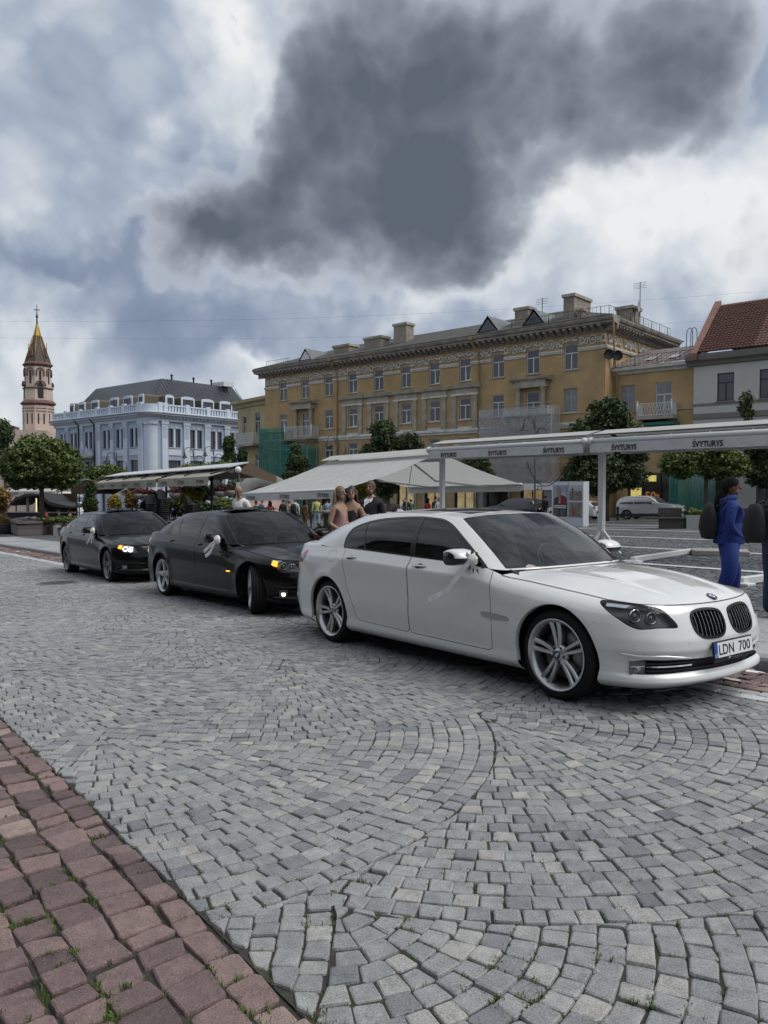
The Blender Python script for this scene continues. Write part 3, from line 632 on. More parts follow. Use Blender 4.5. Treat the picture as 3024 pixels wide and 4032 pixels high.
# ------------------------------------------------------------------ cutting surfaces into panels
class Surf:
    def __init__(s, G, A=None, B=None):
        n, m = G.shape[:2]; du = np.gradient(G, axis=0); dv = np.gradient(G, axis=1); N = np.cross(du, dv); L = np.linalg.norm(N, axis=2, keepdims=True); N = N / np.maximum(L, 1e-12)
        # make normals point outwards
        c = np.array([G[..., 0].mean(), 0, .5]); 
        if ((G - c) * N).sum() < 0: N = -N; s.flip = True
        else: s.flip = False
        A = np.zeros((n, m)) if A is None else A; B = np.zeros((n, m)) if B is None else B
        s.V = np.concatenate([G, N, A[..., None], B[..., None]], 2).reshape(-1, 8)
        ix = np.arange(n * m).reshape(n, m); q = np.stack([ix[:-1, :-1], ix[1:, :-1], ix[1:, 1:], ix[:-1, 1:]], -1).reshape(-1, 4)
        if s.flip: q = q[:, ::-1]
        s.F = [tuple(f) for f in q.tolist()]; s.L = ['body'] * len(s.F)
    def cut(s, fn, inside=None, only=None):
        """split faces along fn = 0; faces with fn < 0 get the label `inside` (a string or a function of the old label)"""
        V = s.V; d = fn(V); d = np.where(np.abs(d) < 1e-7, 1e-7, d); sg = d > 0; newv = []; cache = {}; F = []; Lb = []; n0 = len(V)
        def mid(i, j):
            k = (i, j) if i < j else (j, i)
            if k not in cache:
                t = d[k[0]] / (d[k[0]] - d[k[1]]); newv.append(V[k[0]] * (1 - t) + V[k[1]] * t); cache[k] = n0 + len(newv) - 1
            return cache[k]
        for f, l in zip(s.F, s.L):
            if only is not None and l not in only: F.append(f); Lb.append(l); continue
            p = [sg[i] for i in f]
            if all(p): F.append(f); Lb.append(l); continue
            if not any(p): F.append(f); Lb.append(inside if inside else l); continue
            a = []; b = []; m = len(f)
            for k in range(m):
                i, j = f[k], f[(k + 1) % m]; (a if p[k] else b).append(i)
                if p[k] != p[(k + 1) % m]: x = mid(i, j); a.append(x); b.append(x)
            if len(a) > 2: F.append(tuple(a)); Lb.append(l)
            if len(b) > 2: F.append(tuple(b)); Lb.append(inside if inside else l)
        if newv: s.V = np.concatenate([V, np.array(newv)])
        s.F, s.L = F, Lb; return s
    def part(s, labels, disp=0.0, disp_fn=None):
        labels = {labels} if isinstance(labels, str) else set(labels); F = [f for f, l in zip(s.F, s.L) if l in labels]
        if not F: return np.zeros((0, 3)), np.zeros((0, 3)), []
        used = sorted({i for f in F for i in f}); mp = {v: k for k, v in enumerate(used)}; V = s.V[used]; N = V[:, 3:6] / np.maximum(np.linalg.norm(V[:, 3:6], axis=1, keepdims=True), 1e-9)
        dd = disp if disp_fn is None else disp_fn(V)[:, None]
        return V[:, :3] + N * dd, N, [tuple(mp[i] for i in f) for f in F]
def polysd(poly, cols=(0, 2)):
    P = np.array(poly, float); Q = np.roll(P, -1, 0)
    def fn(V):
        X = V[:, cols]; e = Q - P; w = X[:, None] - P[None]; t = np.clip((w * e).sum(2) / np.maximum((e * e).sum(1), 1e-12), 0, 1); dd = np.linalg.norm(w - t[..., None] * e[None], axis=2).min(1)
        c1 = P[None, :, 1] > X[:, None, 1]; c2 = Q[None, :, 1] > X[:, None, 1]; den = np.where(np.abs(e[:, 1]) < 1e-12, 1e-12, e[:, 1])
        ins = ((c1 != c2) & (X[:, None, 0] < P[None, :, 0] + (X[:, None, 1] - P[None, :, 1]) / den * e[None, :, 0])).sum(1) % 2 == 1
        return np.where(ins, -dd, dd)
    return fn
def merge(*parts):
    V = []; N = []; F = []; n = 0
    for v, nn, f in parts: V.append(v); N.append(nn); F.extend([tuple(i + n for i in q) for q in f]); n += len(v)
    return np.concatenate(V), np.concatenate(N), F
def mirror(p): v, n, f = p; return v * [1, -1, 1], n * [1, -1, 1], [q[::-1] for q in f]
def panel(name, p, mat, parent, xmap=None):
    V, N, F = p
    if not F: return None
    V = V if xmap is None else np.c_[xmap(V[:, 0]), V[:, 1:]]
    me = bpy.data.meshes.new(name); me.from_pydata(V.tolist(), [], F); me.materials.append(mat); me.polygons.foreach_set('use_smooth', [True] * len(F))
    me.normals_split_custom_set_from_vertices(N.tolist()); me.update(); return link(name, me, parent)

def paint_mat(name, c, flake=0.0, rough=.3):
    m = mk(name, c, rough, 0.0, coat=1.0 if c[0] > .1 else .32, spec=.5 if c[0] > .1 else .12); return m
M_wpaint = paint_mat('white_car_paint', (.70, .705, .70), rough=.30)
M_bpaint = paint_mat('black_car_paint', (.0025, .0025, .003), rough=.25)
M_gap = mk('panel_gap', (.012, .012, .013), .7)
M_trim = mk('gloss_black_trim', (.012, .012, .013), .22, spec=.5)
M_rubber = mk('tyre_rubber', (.011, .011, .012), .8, spec=.25, bump=.15, bscale=90)
M_plastic = mk('dark_plastic', (.02, .02, .022), .55)
M_chrome = mk('chrome', (.72, .73, .74), .12, 1.0)
M_alloy = mk('silver_alloy', (.50, .505, .51), .30, .9, coat=.4)
M_alloyd = mk('dark_alloy', (.16, .163, .168), .32, .8, coat=.4)
M_disc = mk('brake_disc', (.22, .22, .22), .4, .9)
M_ws = glassmat('windscreen_glass', (.62, .68, .68), ior=1.75, boost=.85)
M_wsb = glassmat('dark_windscreen_glass', (.50, .55, .55), ior=1.6, boost=.62)
M_tint = glassmat('tinted_glass', (.045, .05, .055), ior=1.55)
M_sidegl = glassmat('front_side_glass', (.22, .26, .25), ior=1.55)
M_lens = glassmat('lamp_lens', (.86, .88, .9), ior=1.4)
M_lamp = mk('lamp_reflector', (.30, .31, .33), .25, .8)
M_lamph = mk('lamp_housing', (.14, .145, .155), .35, .5)
M_lampon = mk('lit_lamp', (1, .97, .9), .4, emit=4.0)
M_amberon = mk('lit_indicator', (1.0, .42, .03), .4, emit=2.4)
M_fogon = mk('lit_fog_lamp', (1, .86, .62), .4, emit=2.6)
M_red_l = mk('red_lamp', (.20, .008, .01), .15, coat=1)
M_seat = mk('cream_leather', (.30, .29, .28), .6); M_seatd = mk('black_leather', (.02, .02, .022), .55)
M_blue = mk('roundel_blue', (.02, .12, .42), .3); M_wht = mk('roundel_white', (.75, .75, .75), .3); M_blk = mk('roundel_black', (.015, .015, .016), .3)
M_plw = mk('plate_white', (.72, .73, .75), .4); M_plb = mk('plate_blue', (.01, .06, .30), .4); M_ink = mk('plate_ink', (.015, .012, .04), .5)

def roundel(parent, M, r):
    root = MB(M); root.lathe([(0, 0), (r, 0), (r, -.006)], 24, mi=0); o = root.build('roundel', M_blk, parent)
    mb = MB(M); mb.lathe([(r * .97, .0005), (r, .0015), (r * .985, .0022)], 24); mb.build('rim', M_chrome, o)
    for k in range(4):
        pts = [(0, 0, .0015)] + [(r * .60 * math.cos(a), r * .60 * math.sin(a), .0015) for a in np.linspace(k * math.pi / 2, (k + 1) * math.pi / 2, 7)]
        MB(M).add(pts, [tuple(range(8))]).build('quadrant', M_blue if k % 2 else M_wht, o)
    return o
def wheel(parent, x, y, style, r=.345, steer=0.0, side=-1, rot=0.0, rim_r=.272, w=.245):
    """side -1: outer face towards -y"""
    o = bpy.data.objects.new('wheel', None); col.objects.link(o); o.parent = parent; o.location = (x, y, r); o.rotation_euler = (0, 0, steer + (0 if side < 0 else math.pi))
    h = w / 2; mat = {'A': M_alloy, 'B': M_alloy, 'C': M_alloyd, 'D': M_alloy}[style]
    pr = [(rim_r - .012, -h + .012), (rim_r + .012, -h + .004), (rim_r + .030, -h - .001), (r - .030, -h + .002), (r - .012, -h + .016), (r - .003, -h + .032)]
    for g in (-.066, -.022, .022, .066):
        gh = g * w / .245; pr += [(r, gh - .016), (r, gh - .005), (r - .008, gh - .004), (r - .008, gh + .004), (r, gh + .005), (r, gh + .016)]
    pr += [(r - .003, h - .032), (r - .012, h - .016), (r - .030, h - .002), (rim_r + .02, h), (rim_r - .012, h - .012)]
    MB().lathe(pr, 56, ax='y').build('tyre', M_rubber, o)
    mb = MB(); mb.lathe([(rim_r + .004, -h + .002), (rim_r + .006, -h - .004), (rim_r - .004, -h - .006), (rim_r - .012, -h + .006), (rim_r - .030, -h + .022), (rim_r - .036, -h + .06), (rim_r - .045, h - .02)], 56, ax='y')
    rim = mb.build('rim', mat, o)
    def spoke(a0, a1, w0, w1, r0=.05, r1=None, d0=.030, d1=.014, th=.045, mi=None):
        r1 = r1 or rim_r - .018; n = 7; vs = []; fs = []
        for i in range(n):
            t = i / (n - 1); rr = r0 + (r1 - r0) * t; a = a0 + (a1 - a0) * t ** .9; ww = w0 + (w1 - w0) * t; dep = -h + d0 + (d1 - d0) * t + .012 * math.sin(math.pi * t)
            ca, sa = math.cos(a), math.sin(a)
            for (q, yy) in ((-ww * .5, dep + th), (-ww * .5, dep + .010), (-ww * .28, dep), (ww * .28, dep), (ww * .5, dep + .010), (ww * .5, dep + th)):
                vs.append((rr * ca - q * sa, yy, rr * sa + q * ca))
        for i in range(n - 1):
            for k in range(6): j = (k + 1) % 6; fs.append((i * 6 + k, (i + 1) * 6 + k, (i + 1) * 6 + j, i * 6 + j))
        MB().add(vs, fs, 0, False).build('spoke', mat, rim)
    for k in range(5):
        c = rot + 2 * math.pi * k / 5 + math.pi / 2
        if style in 'AC': spoke(c - .20, c - .135, .030, .040); spoke(c + .20, c + .135, .030, .040)
        elif style == 'B': spoke(c, c + .10, .105, .062)
        else: spoke(c, c, .055, .06)
    MB().lathe([(.0, -h + .022), (.034, -h + .022), (.040, -h + .030), (.075, -h + .036), (.082, -h + .07)], 20, ax='y').build('hub', mat, rim)
    if style != 'D':
        roundel(rim, Matrix.Translation((0, -h + .0195, 0)) @ Matrix.Rotation(math.pi / 2, 4, 'X'), .030)
        for k in range(5):
            a = rot + 2 * math.pi * (k + .5) / 5 + math.pi / 2; MB().lathe([(0, -h + .028), (.010, -h + .028), (.012, -h + .04)], 8, c=(.058 * math.cos(a), 0, .058 * math.sin(a)), ax='y').build('bolt', M_plastic, rim)
    MB().lathe([(.07, -h + .10), (.185, -h + .10), (.185, -h + .125)], 32, ax='y').build('brake_disc', M_disc, o)
    MB().lathe([(0, h - .03), (rim_r - .03, h - .03)], 24, ax='y').build('wheel_back', M_plastic, o)
    return o

def sedan(root, paint, wb=3.21, style='A', steer=0.0, lit=False, fog=False, rot=(0, 0), interior=M_seat, dark_front=False, roof_open=False, chrome_slats=True):
    S = Sedan(); cut_x = 3.21 - wb
    xmap = (lambda x: x + cut_x * sstep(-.9, -2.8, x)) if cut_x > 0 else None
    gi = lambda x: x if xmap is None else float(xmap(np.array([x]))[0])
    aa = np.unique(np.r_[np.linspace(0, 1.3, 80), np.linspace(1.3, S.L - .6, 210), np.linspace(S.L - .6, S.L, 30)]); gg = np.unique(np.r_[np.linspace(0, .2, 14), np.linspace(.2, .84, 26), np.linspace(.84, 1, 12)])
    A, Gq = np.meshgrid(aa, gg, indexing='ij'); P = S.side(A, Gq); side = Surf(P, A, Gq)
    az = lambda poly, n=5: polysd(spline(poly, n, True), (6, 2))
    # wheel arches
    for ax in (0.0, -S.wb): side.cut(lambda V, ax=ax: np.hypot(V[:, 0] - ax, V[:, 2] - S.r_tyre - .002) - S.arch, 'hole')
    # doors: two levels make a narrow gap
    fd = [(2.235, .965), (2.205, .88), (2.172, .71), (2.165, .53), (2.185, .30), (2.22, .283), (2.7, .288), (3.26, .296), (3.285, .32), (3.278, .46), (3.262, .62), (3.278, .81), (3.302, .925), (3.288, 1.03), (3.0, 1.03), (2.6, 1.02), (2.26, 1.0)]
    rdp = [(3.292, 1.03), (3.308, .925), (3.284, .81), (3.268, .62), (3.284, .46), (3.291, .32), (3.32, .297), (3.8, .305), (4.13, .312), (4.175, .335), (4.22, .46), (4.305, .642), (4.385, .853), (4.42, 1.0), (4.425, 1.06), (3.9, 1.07)]
    for nm, poly in (('front_door', fd), ('rear_door', rdp)):
        f = polysd(poly, (6, 2)); side.cut(lambda V: f(V) - .0028, 'gap', {'body'}); side.cut(lambda V: f(V) + .0028, nm, {'gap'})
    # front: lamps, grilles, intake
    hl = [(1.15, .776), (1.11, .779), (1.01, .774), (.877, .767), (.743, .750), (.645, .727), (.575, .667), (.540, .615), (.60, .612), (.694, .614), (.80, .606), (.85, .608), (.913, .630), (.986, .672), (1.072, .723)]
    f = az(hl, 4); side.cut(lambda V: f(V) - .006, 'lamp_seal', {'body', 'gap'}); side.cut(f, 'lens', {'lamp_seal'})
    kd = [(.040, .66), (.062, .697), (.14, .716), (.27, .722), (.355, .712), (.392, .69), (.405, .65), (.396, .59), (.365, .545), (.30, .515), (.18, .508), (.10, .518), (.052, .555), (.036, .61)]
    f = az(kd, 4); side.cut(f, 'kidney_frame', {'body'}); side.cut(lambda V: f(V) + .017, 'kidney', {'kidney_frame'})
    it = [(.90, .372), (.80, .388), (.60, .384), (.39, .376), (.20, .372), (-.05, .371), (-.05, .284), (.25, .286), (.5, .290), (.79, .283), (.88, .283)]
    f = polysd(it, (6, 2)); side.cut(f, 'intake', {'body'})
    st = [(.965, .440), (.85, .420), (.645, .420), (.40, .386), (.40, .376), (.645, .404), (.84, .402), (.952, .418)]
    bs = [(1.30, .637), (1.15, .632), (1.02, .668), (1.02, .664), (1.15, .628), (1.30, .633)]
    side.cut(polysd(bs, (6, 2)), 'gap', {'body'})
    gl = [(2.289, .592), (2.216, .603), (1.985, .586), (1.990, .552), (2.241, .556)]
    f = az(gl, 3); side.cut(f, 'gill', {'body', 'front_door', 'gap'})
    for c, l, z in ((4.27, .062, .952), (3.135, .066, .928)):
        f = az([(c + l, z), (c, z + .026), (c - l, z + .008), (c, z - .024)], 4); side.cut(f, 'handle_cup', {'front_door', 'rear_door'})
    tl = az([(5.46, .86), (5.38, .93), (5.24, .995), (5.22, .95), (5.28, .885), (5.42, .845), (5.75, .84), (5.75, .88)], 3); side.cut(tl, 'tail', {'body'})
    fl = az([(4.57, 1.0), (4.72, 1.0), (4.72, .92), (4.70, .90), (4.60, .90), (4.57, .93)], 3); side.cut(lambda V: fl(V) - .0015, 'gap', {'body'}); side.cut(lambda V: fl(V) + .0015, 'body', {'gap'} if False else {'gap_never'})
    side.cut(lambda V: fl(V) + .0015, 'flap', {'gap'})
    # greenhouse
    G, U, Vv = S.house(); hs = Surf(G, U, Vv)
    dlo = [(-2.955, 1.055), (-2.965, 1.13), (-2.945, 1.21), (-2.89, 1.272), (-2.70, 1.326), (-2.485, 1.358), (-2.208, 1.376), (-1.874, 1.384), (-1.647, 1.372), (-1.53, 1.360), (-1.40, 1.322), (-1.264, 1.262), (-1.087, 1.167), (-.937, 1.076), (-.834, 1.008), (-.775, .964), (-.80, .958), (-1.347, .990), (-1.766, 1.006), (-2.12, 1.019), (-2.569, 1.034), (-2.90, 1.046)]
    fD = polysd(spline(dlo, 4, True), (0, 2)); inside = lambda V: np.where((V[:, 6] > .19) & (V[:, 6] < .80) & (V[:, 7] < 1.0), fD(V), 1.0)
    hs.cut(inside, 'window_trim'); hs.cut(lambda V: inside(V) + .017, 'pane', {'window_trim'})
    def bar(x_top, z_top, x_bot, z_bot, w):
        return lambda V: np.abs(V[:, 0] - (x_bot + (x_top - x_bot) * (V[:, 2] - z_bot) / (z_top - z_bot))) - w
    b1 = bar(-1.835, 1.38, -1.765, 1.0, .042); b2 = bar(-2.69, 1.33, -2.55, 1.03, .015)
    for b in (b1, b2):
        c = b
        hs.cut(lambda V: V[:, 0] * 0 + c(V), 'window_trim', {'pane'})
    hs.cut(lambda V: -(V[:, 0] + 1.80), 'front_pane', {'pane'}); hs.cut(lambda V: (V[:, 0] + 2.62), 'quarter_pane', {'pane'})
    wsf = lambda V: np.maximum(np.maximum(V[:, 6] - .168 - .012 * V[:, 7], .03 - V[:, 7]), V[:, 7] - .985)
    hs.cut(lambda V: wsf(V) - .006, 'ws_edge', {'body'}); hs.cut(wsf, 'windscreen', {'ws_edge'})
    rwf = lambda V: np.maximum(np.maximum(.885 - V[:, 6], .06 - V[:, 7]), V[:, 7] - .96); hs.cut(rwf, 'rear_glass', {'body'})
    srf = polysd(spline([(-1.42, -.05), (-1.42, .40), (-1.46, .44), (-2.10, .44), (-2.14, .40), (-2.14, -.05)], 2, True), (0, 1)); hs.cut(lambda V: np.where(V[:, 7] > 1.0, srf(V), 1), 'sunroof', {'body'})
    hood = Surf(S.hood()); deck = Surf(S.deck())
    if hood.V[:, 5].mean() < 0: hood.V[:, 3:6] *= -1; hood.F = [q[::-1] for q in hood.F]
    if deck.V[:, 5].mean() < 0: deck.V[:, 3:6] *= -1; deck.F = [q[::-1] for q in deck.F]
    both = lambda p: merge(p, mirror(p))
    # --- parts
    body = merge(side.part(('body', 'flap')), hs.part('body'), deck.part('body')); panel('body', both(body), paint, root, xmap)
    hd = hood.part('body'); bon = panel('bonnet', both((hd[0] + hd[1] * .001, hd[1], hd[2])), paint, root, xmap)
    # bonnet shut line: a dark strip just under its rim
    n, m = 70, 44; gp = S.hood(); rimp = np.concatenate([gp[:, -1], gp[-1, ::-1][1:]]); rn = len(rimp)
    for sg in (1, -1):
        q = rimp * [1, sg, 1]; mb = MB(); q2 = q + np.array([0, 0, .0035]); 
        out = np.concatenate([gp[:, -1] + [0, .006, 0], (gp[-1, ::-1] + [.007, 0, -.001])[1:]]) * [1, sg, 1]; out[:, 2] += .0022
        vs = [tuple(p) for p in q2] + [tuple(p) for p in out]; mb.add(vs, [(i, i + 1, rn + i + 1, rn + i) if sg > 0 else (i, rn + i, rn + i + 1, i + 1) for i in range(rn - 1)]); mb.build('shut_line', M_gap, bon)
    panel('panel_gap', both(merge(side.part(('gap',), -.004), side.part('lamp_seal', -.002))), M_gap, root, xmap)
    panel('windscreen', both(hs.part('windscreen', -.001)), M_ws if paint is M_wpaint else M_wsb, root, xmap); panel('windscreen_seal', both(hs.part('ws_edge', .0)), M_trim, root, xmap)
    panel('rear_window', both(hs.part('rear_glass', -.001)), M_tint, root, xmap); panel('sunroof', both(hs.part('sunroof', .0006)), M_tint, root, xmap)
    for sg in (-1, 1):
        w = mirror if sg < 0 else (lambda p: p)
        for nm in ('front_door', 'rear_door'):
            d = panel(nm, w(side.part(nm)), paint, root, xmap)
            c, l, z = (3.135, .105, .928) if nm == 'front_door' else (4.27, .105, .955)
            mb = MB(); rows = []
            for i in range(13):
                t = i / 12; a = c - l + 2 * l * t; p = S.az(a, z + .004); lift = .030 * math.sin(math.pi * t) ** .6 + .002
                for (dz, dy) in ((-.013, -.3), (-.008, .6), (.0, 1.0), (.009, .6), (.014, -.3)): rows.append((gi(p[0]), sg * (p[1] + lift * dy * .9), p[2] + dz * (.5 + .5 * math.sin(math.pi * t) ** .5)))
            mb.add(rows, [(i * 5 + k, (i + 1) * 5 + k, (i + 1) * 5 + k + 1, i * 5 + k + 1) if sg < 0 else (i * 5 + k, i * 5 + k + 1, (i + 1) * 5 + k + 1, (i + 1) * 5 + k) for i in range(12) for k in range(4)], 0, True)
            hnd = mb.build('handle', M_chrome if paint is M_wpaint else paint, d)
        panel('handle_recess', w(side.part('handle_cup', -.012)), paint, root, xmap)
        panel('window_trim', w(hs.part('window_trim', .001)), M_trim, root, xmap)
        panel('rear_side_window', w(hs.part('pane', -.002)), M_tint, root, xmap); panel('quarter_window', w(hs.part('quarter_pane', -.002)), M_tint, root, xmap)
        panel('front_side_window', w(hs.part('front_pane', -.002)), M_sidegl, root, xmap)
        panel('tail_light', w(side.part('tail', .003)), M_red_l, root, xmap)
        g = panel('side_gill', w(side.part('gill', .005)), mk('satin_gill', (.42, .42, .43), .35, .6) if paint is M_wpaint else M_trim, root, xmap)
        if fog:
            p = S.az(2.10, .572); MB().box(gi(p[0]) - .05, gi(p[0]) + .05, sg * (p[1] + .004) - .006, sg * (p[1] + .004) + .006, p[2] - .008, p[2] + .006).build('side_indicator', M_amberon, g)
        # headlight
        h = panel('headlight', w(side.part('lens', .0)), M_lens, root, xmap)
        panel('lamp_housing', w(side.part('lens', -.055)), M_lamph, h, xmap)
        def lampat(a, z, ins):
            p0 = S.az(a, z); e = S.az(a + .01, z); t = e - p0; nrm = np.array([t[1], -t[0], 0]); nrm /= np.linalg.norm(nrm); nrm = nrm if nrm[0] > 0 else -nrm
            return Vector((p0[0] - nrm[0] * ins, sg * (p0[1] - nrm[1] * ins), p0[2])), Vector((.93, sg * .36, 0)).normalized()
        for a, z, r in ((.865, .686, .050), (.735, .672, .046)):
            c, d = lampat(a, z, .038); Mx = Matrix.Translation(c) @ rotM(d).to_4x4()
            MB(Mx).lathe([(r * .98, .004), (r, .012), (r * .80, .014), (r * .74, .002)], 22).build('lamp_ring', M_lampon if lit else M_chrome, h)
            MB(Mx).lathe([(r * .74, .002), (r * .70, -.02), (0, -.03)], 18).build('lamp_bowl', M_lamp, h)
            MB(Mx).ball((0, 0, -.012), r * .58, 14, 8).build('projector', M_lampon if (lit and a < .8) else M_lamp, h)
        mb = MB(); q = []
        for i in range(12):
            t = i / 11; a = .66 + .44 * t; z = np.interp(a, [.645, .743, .877, 1.01, 1.11], [.722, .745, .762, .769, .773]); c, d = lampat(a, z - .004, .010); c2, _ = lampat(a, z - .026, .022); q += [c, c2]
        mb.add(q, [(2 * i, 2 * i + 2, 2 * i + 3, 2 * i + 1) if sg > 0 else (2 * i, 2 * i + 1, 2 * i + 3, 2 * i + 2) for i in range(11)]); mb.build('lamp_brow', M_chrome, h)
        for k in range(5 if (lit or fog) else 0):
            for j in range(3):
                c, d = lampat(.975 + .022 * k, .735 - .022 * j - .006 * k * 0 + .004 * k, .022); MB(Matrix.Translation(c) @ rotM(d).to_4x4()).box(-.008, .008, -.009, .009, -.004, .004).build('indicator_cell', M_amberon if (lit or fog) else M_lamp, h)
        # kidney
        kf = panel('grille', w(side.part('kidney_frame', .007)), mk('black_grille_frame', (.008, .008, .009), .38, spec=.25), root, xmap)
        panel('grille_back', w(side.part('kidney', -.045)), M_plastic, kf, xmap)
        for i in range(8):
            a = .073 + .0405 * i; zt = np.interp(a, [.05, .1, .2, .3, .37], [.675, .698, .705, .703, .69]); zl = np.interp(a, [.05, .1, .2, .3, .37], [.575, .535, .525, .53, .565]); vs = []; nn = 8
            for k in range(nn):
                z = zl + (zt - zl) * k / (nn - 1); p = S.az(a, z); b = .004 * math.sin(math.pi * k / (nn - 1))
                for (dx, da) in ((.0 + b, -.0016), (.0 + b, .0016), (-.040, .003), (-.040, -.003)): vs.append((p[0] + dx - .004, sg * (p[1] + da), p[2]))
            fs = [(k * 4 + j, k * 4 + (j + 1) % 4, (k + 1) * 4 + (j + 1) % 4, (k + 1) * 4 + j) for k in range(nn - 1) for j in range(4)]
            mb = MB(); mb.add(vs, fs if sg > 0 else [f[::-1] for f in fs]); sl = mb.mesh('grille_slat', [M_plastic, mk('satin_slat', (.42, .43, .44), .35, .8)])
            if chrome_slats:
                for pg in sl.polygons:
                    if pg.index % 4 == 0: pg.material_index = 1
            link('grille_slat', sl, kf)
        # lower front
        vs = []
        for i in range(22):
            a = .40 + .565 * i / 21; z = np.interp(a, [.40, .645, .85, .965], [.381, .411, .412, .430]); p = S.az(a, z); e = S.az(a + .01, z) - p; nx, ny = abs(e[1]), abs(e[0]); q = math.hypot(nx, ny); nx, ny = nx / q, ny / q; hh = .011 * min(1, (i + 1) / 4, (22 - i) / 3)
            for dz, o_ in ((-hh, -.004), (-hh * .8, .008), (0, .011), (hh * .8, .008), (hh, -.004)): vs.append((p[0] + nx * o_, sg * (p[1] + ny * o_), z + dz))
        fs = [(k * 5 + j, k * 5 + j + 1, k * 5 + j + 6, k * 5 + j + 5) for k in range(21) for j in range(4)]; MB().add(vs, fs if sg < 0 else [f[::-1] for f in fs], 0, True).build('bumper_strip', mk('satin_chrome', (.75, .75, .76), .25, .7) if paint is M_wpaint else M_trim, root)
        p = S.az(.842, .327); mb = MB(Matrix.Translation((p[0] - .012, sg * p[1], .327)) @ Matrix.Rotation(sg * .62, 4, 'Z'))
        mb.box(-.03, .004, -.055, .055, -.046, .046); fo = mb.build('fog_light', M_lamph, root)
        mb2 = MB(mb.M); mb2.lathe([(.0, .010), (.024, .010), (.030, .002)], 16, c=(0, 0, -.016), ax='x'); mb2.build('fog_lens', M_fogon if fog else M_lamp, fo)
        MB(mb.M).box(.0, .009, -.05, .05, .006, .013).build('fog_blade', M_chrome, fo)
        vs = []
        for i in range(10):
            a = .41 + .38 * i / 9; p = S.az(a, .335)
            for (dx, dz) in ((.004, .005), (.006, -.004), (-.03, -.004), (-.03, .005)): vs.append((p[0] + dx - .004, sg * p[1], .335 + dz))
        fs = [(k * 4 + j, k * 4 + (j + 1) % 4, (k + 1) * 4 + (j + 1) % 4, (k + 1) * 4 + j) for k in range(9) for j in range(4)]; MB().add(vs, fs if sg > 0 else [f[::-1] for f in fs]).build('intake_blade', M_chrome if paint is M_wpaint else M_trim, root)
        # mirror
        mo = bpy.data.objects.new('door_mirror', None); col.objects.link(mo); mo.parent = root; mo.location = (-.98, sg * .99, 1.045)
        mb = MB(); prof = spline([(-.075, -.062), (-.09, .0), (-.075, .055), (.0, .075), (.09, .050), (.125, .0), (.10, -.045), (.0, -.068)], 4, True); vs = []; m = len(prof)
        for yy, k, ox in ((-.115, .62, .02), (-.10, .86, .01), (-.04, 1.0, 0), (.05, 1.0, 0), (.10, .92, -.005), (.118, .70, -.01)): vs += [(p[0] * k + ox, sg * yy * -1 if False else sg * yy, p[1] * k) for p in prof]
        fs = [(r * m + i, r * m + (i + 1) % m, (r + 1) * m + (i + 1) % m, (r + 1) * m + i) for r in range(5) for i in range(m)] + [tuple(range(m))[::-1], tuple(range(5 * m, 6 * m))]
        if sg > 0: fs = [f[::-1] for f in fs]
        mis = [1 if (sum(vs[i][2] for i in f) / len(f)) < .004 else 0 for f in fs]; mb.add(vs, fs, 0, True); me = mb.mesh('mirror_shell', [paint, M_trim]); me.polygons.foreach_set('material_index', mis); link('mirror_shell', me, mo)
        MB().add([(-.082, sg * y, z) for y, z in ((-.10, -.045), (.10, -.045), (.105, .05), (-.09, .05))], [(0, 1, 2, 3)]).build('mirror_glass', M_tint, mo)
        MB().tube([(.0, sg * -.10, -.05), (-.01, sg * -.16, -.075), (-.01, sg * -.20, -.06)], [.028, .024, .03], 8).build('mirror_arm', M_trim, mo)
        # wheels and wells
        for k, ax in enumerate((0.0, -S.wb)):
            wheel(root, gi(ax), sg * .782, style, S.r_tyre, steer if k == 0 else 0.0, sg, rot[k])
            mb = MB(); seg = 26; vs = []
            for i in range(seg + 1):
                t = math.pi * 1.16 * i / seg - .08 * math.pi; c, s_ = math.cos(t), math.sin(t)
                pz = S.r_tyre + .002 + S.arch * s_; px = ax + S.arch * c; q = S.az(S.a_of_x(px), min(max(pz, S.zb + .005), .74))
                vs += [(gi(px), sg * (q[1] - .001), pz), (gi(ax + (S.arch - .006) * c), sg * (q[1] - .03), S.r_tyre + (S.arch - .006) * s_), (gi(ax + (S.arch + .03) * c), sg * (q[1] - .07), S.r_tyre + (S.arch + .03) * s_), (gi(ax + (S.arch + .03) * c), sg * .45, S.r_tyre + (S.arch + .03) * s_)]
            fs = []
            for i in range(seg):
                for j in range(3): f = (i * 4 + j, i * 4 + j + 1, i * 4 + 5 + j, i * 4 + 4 + j); fs.append(f if sg > 0 else f[::-1])
            mb.add(vs, fs, 0, True); me = mb.mesh('wheel_arch', [paint, M_plastic]); me.polygons.foreach_set('material_index', [0 if i % 3 == 0 else 1 for i in range(len(fs))]); link('wheel_arch', me, root)
    ik = panel('lower_grille', both(side.part('intake', -.05)), M_plastic, root, xmap)
    for z in (.305, .355):
        vs = []
        for i in range(25):
            a = -.78 + 1.56 * i / 24; p = S.az(abs(a), z); y = math.copysign(p[1], a) if abs(a) > 1e-6 else 0
            for (dx, dz) in ((-.012, .006), (-.012, -.006), (-.045, -.006), (-.045, .006)): vs.append((p[0] + dx, y, z + dz))
        MB().add(vs, [(k * 4 + j, (k + 1) * 4 + j, (k + 1) * 4 + (j + 1) % 4, k * 4 + (j + 1) % 4) for k in range(24) for j in range(4)]).build('grille_bar', M_trim, ik)
    # number plate
    return S, gi
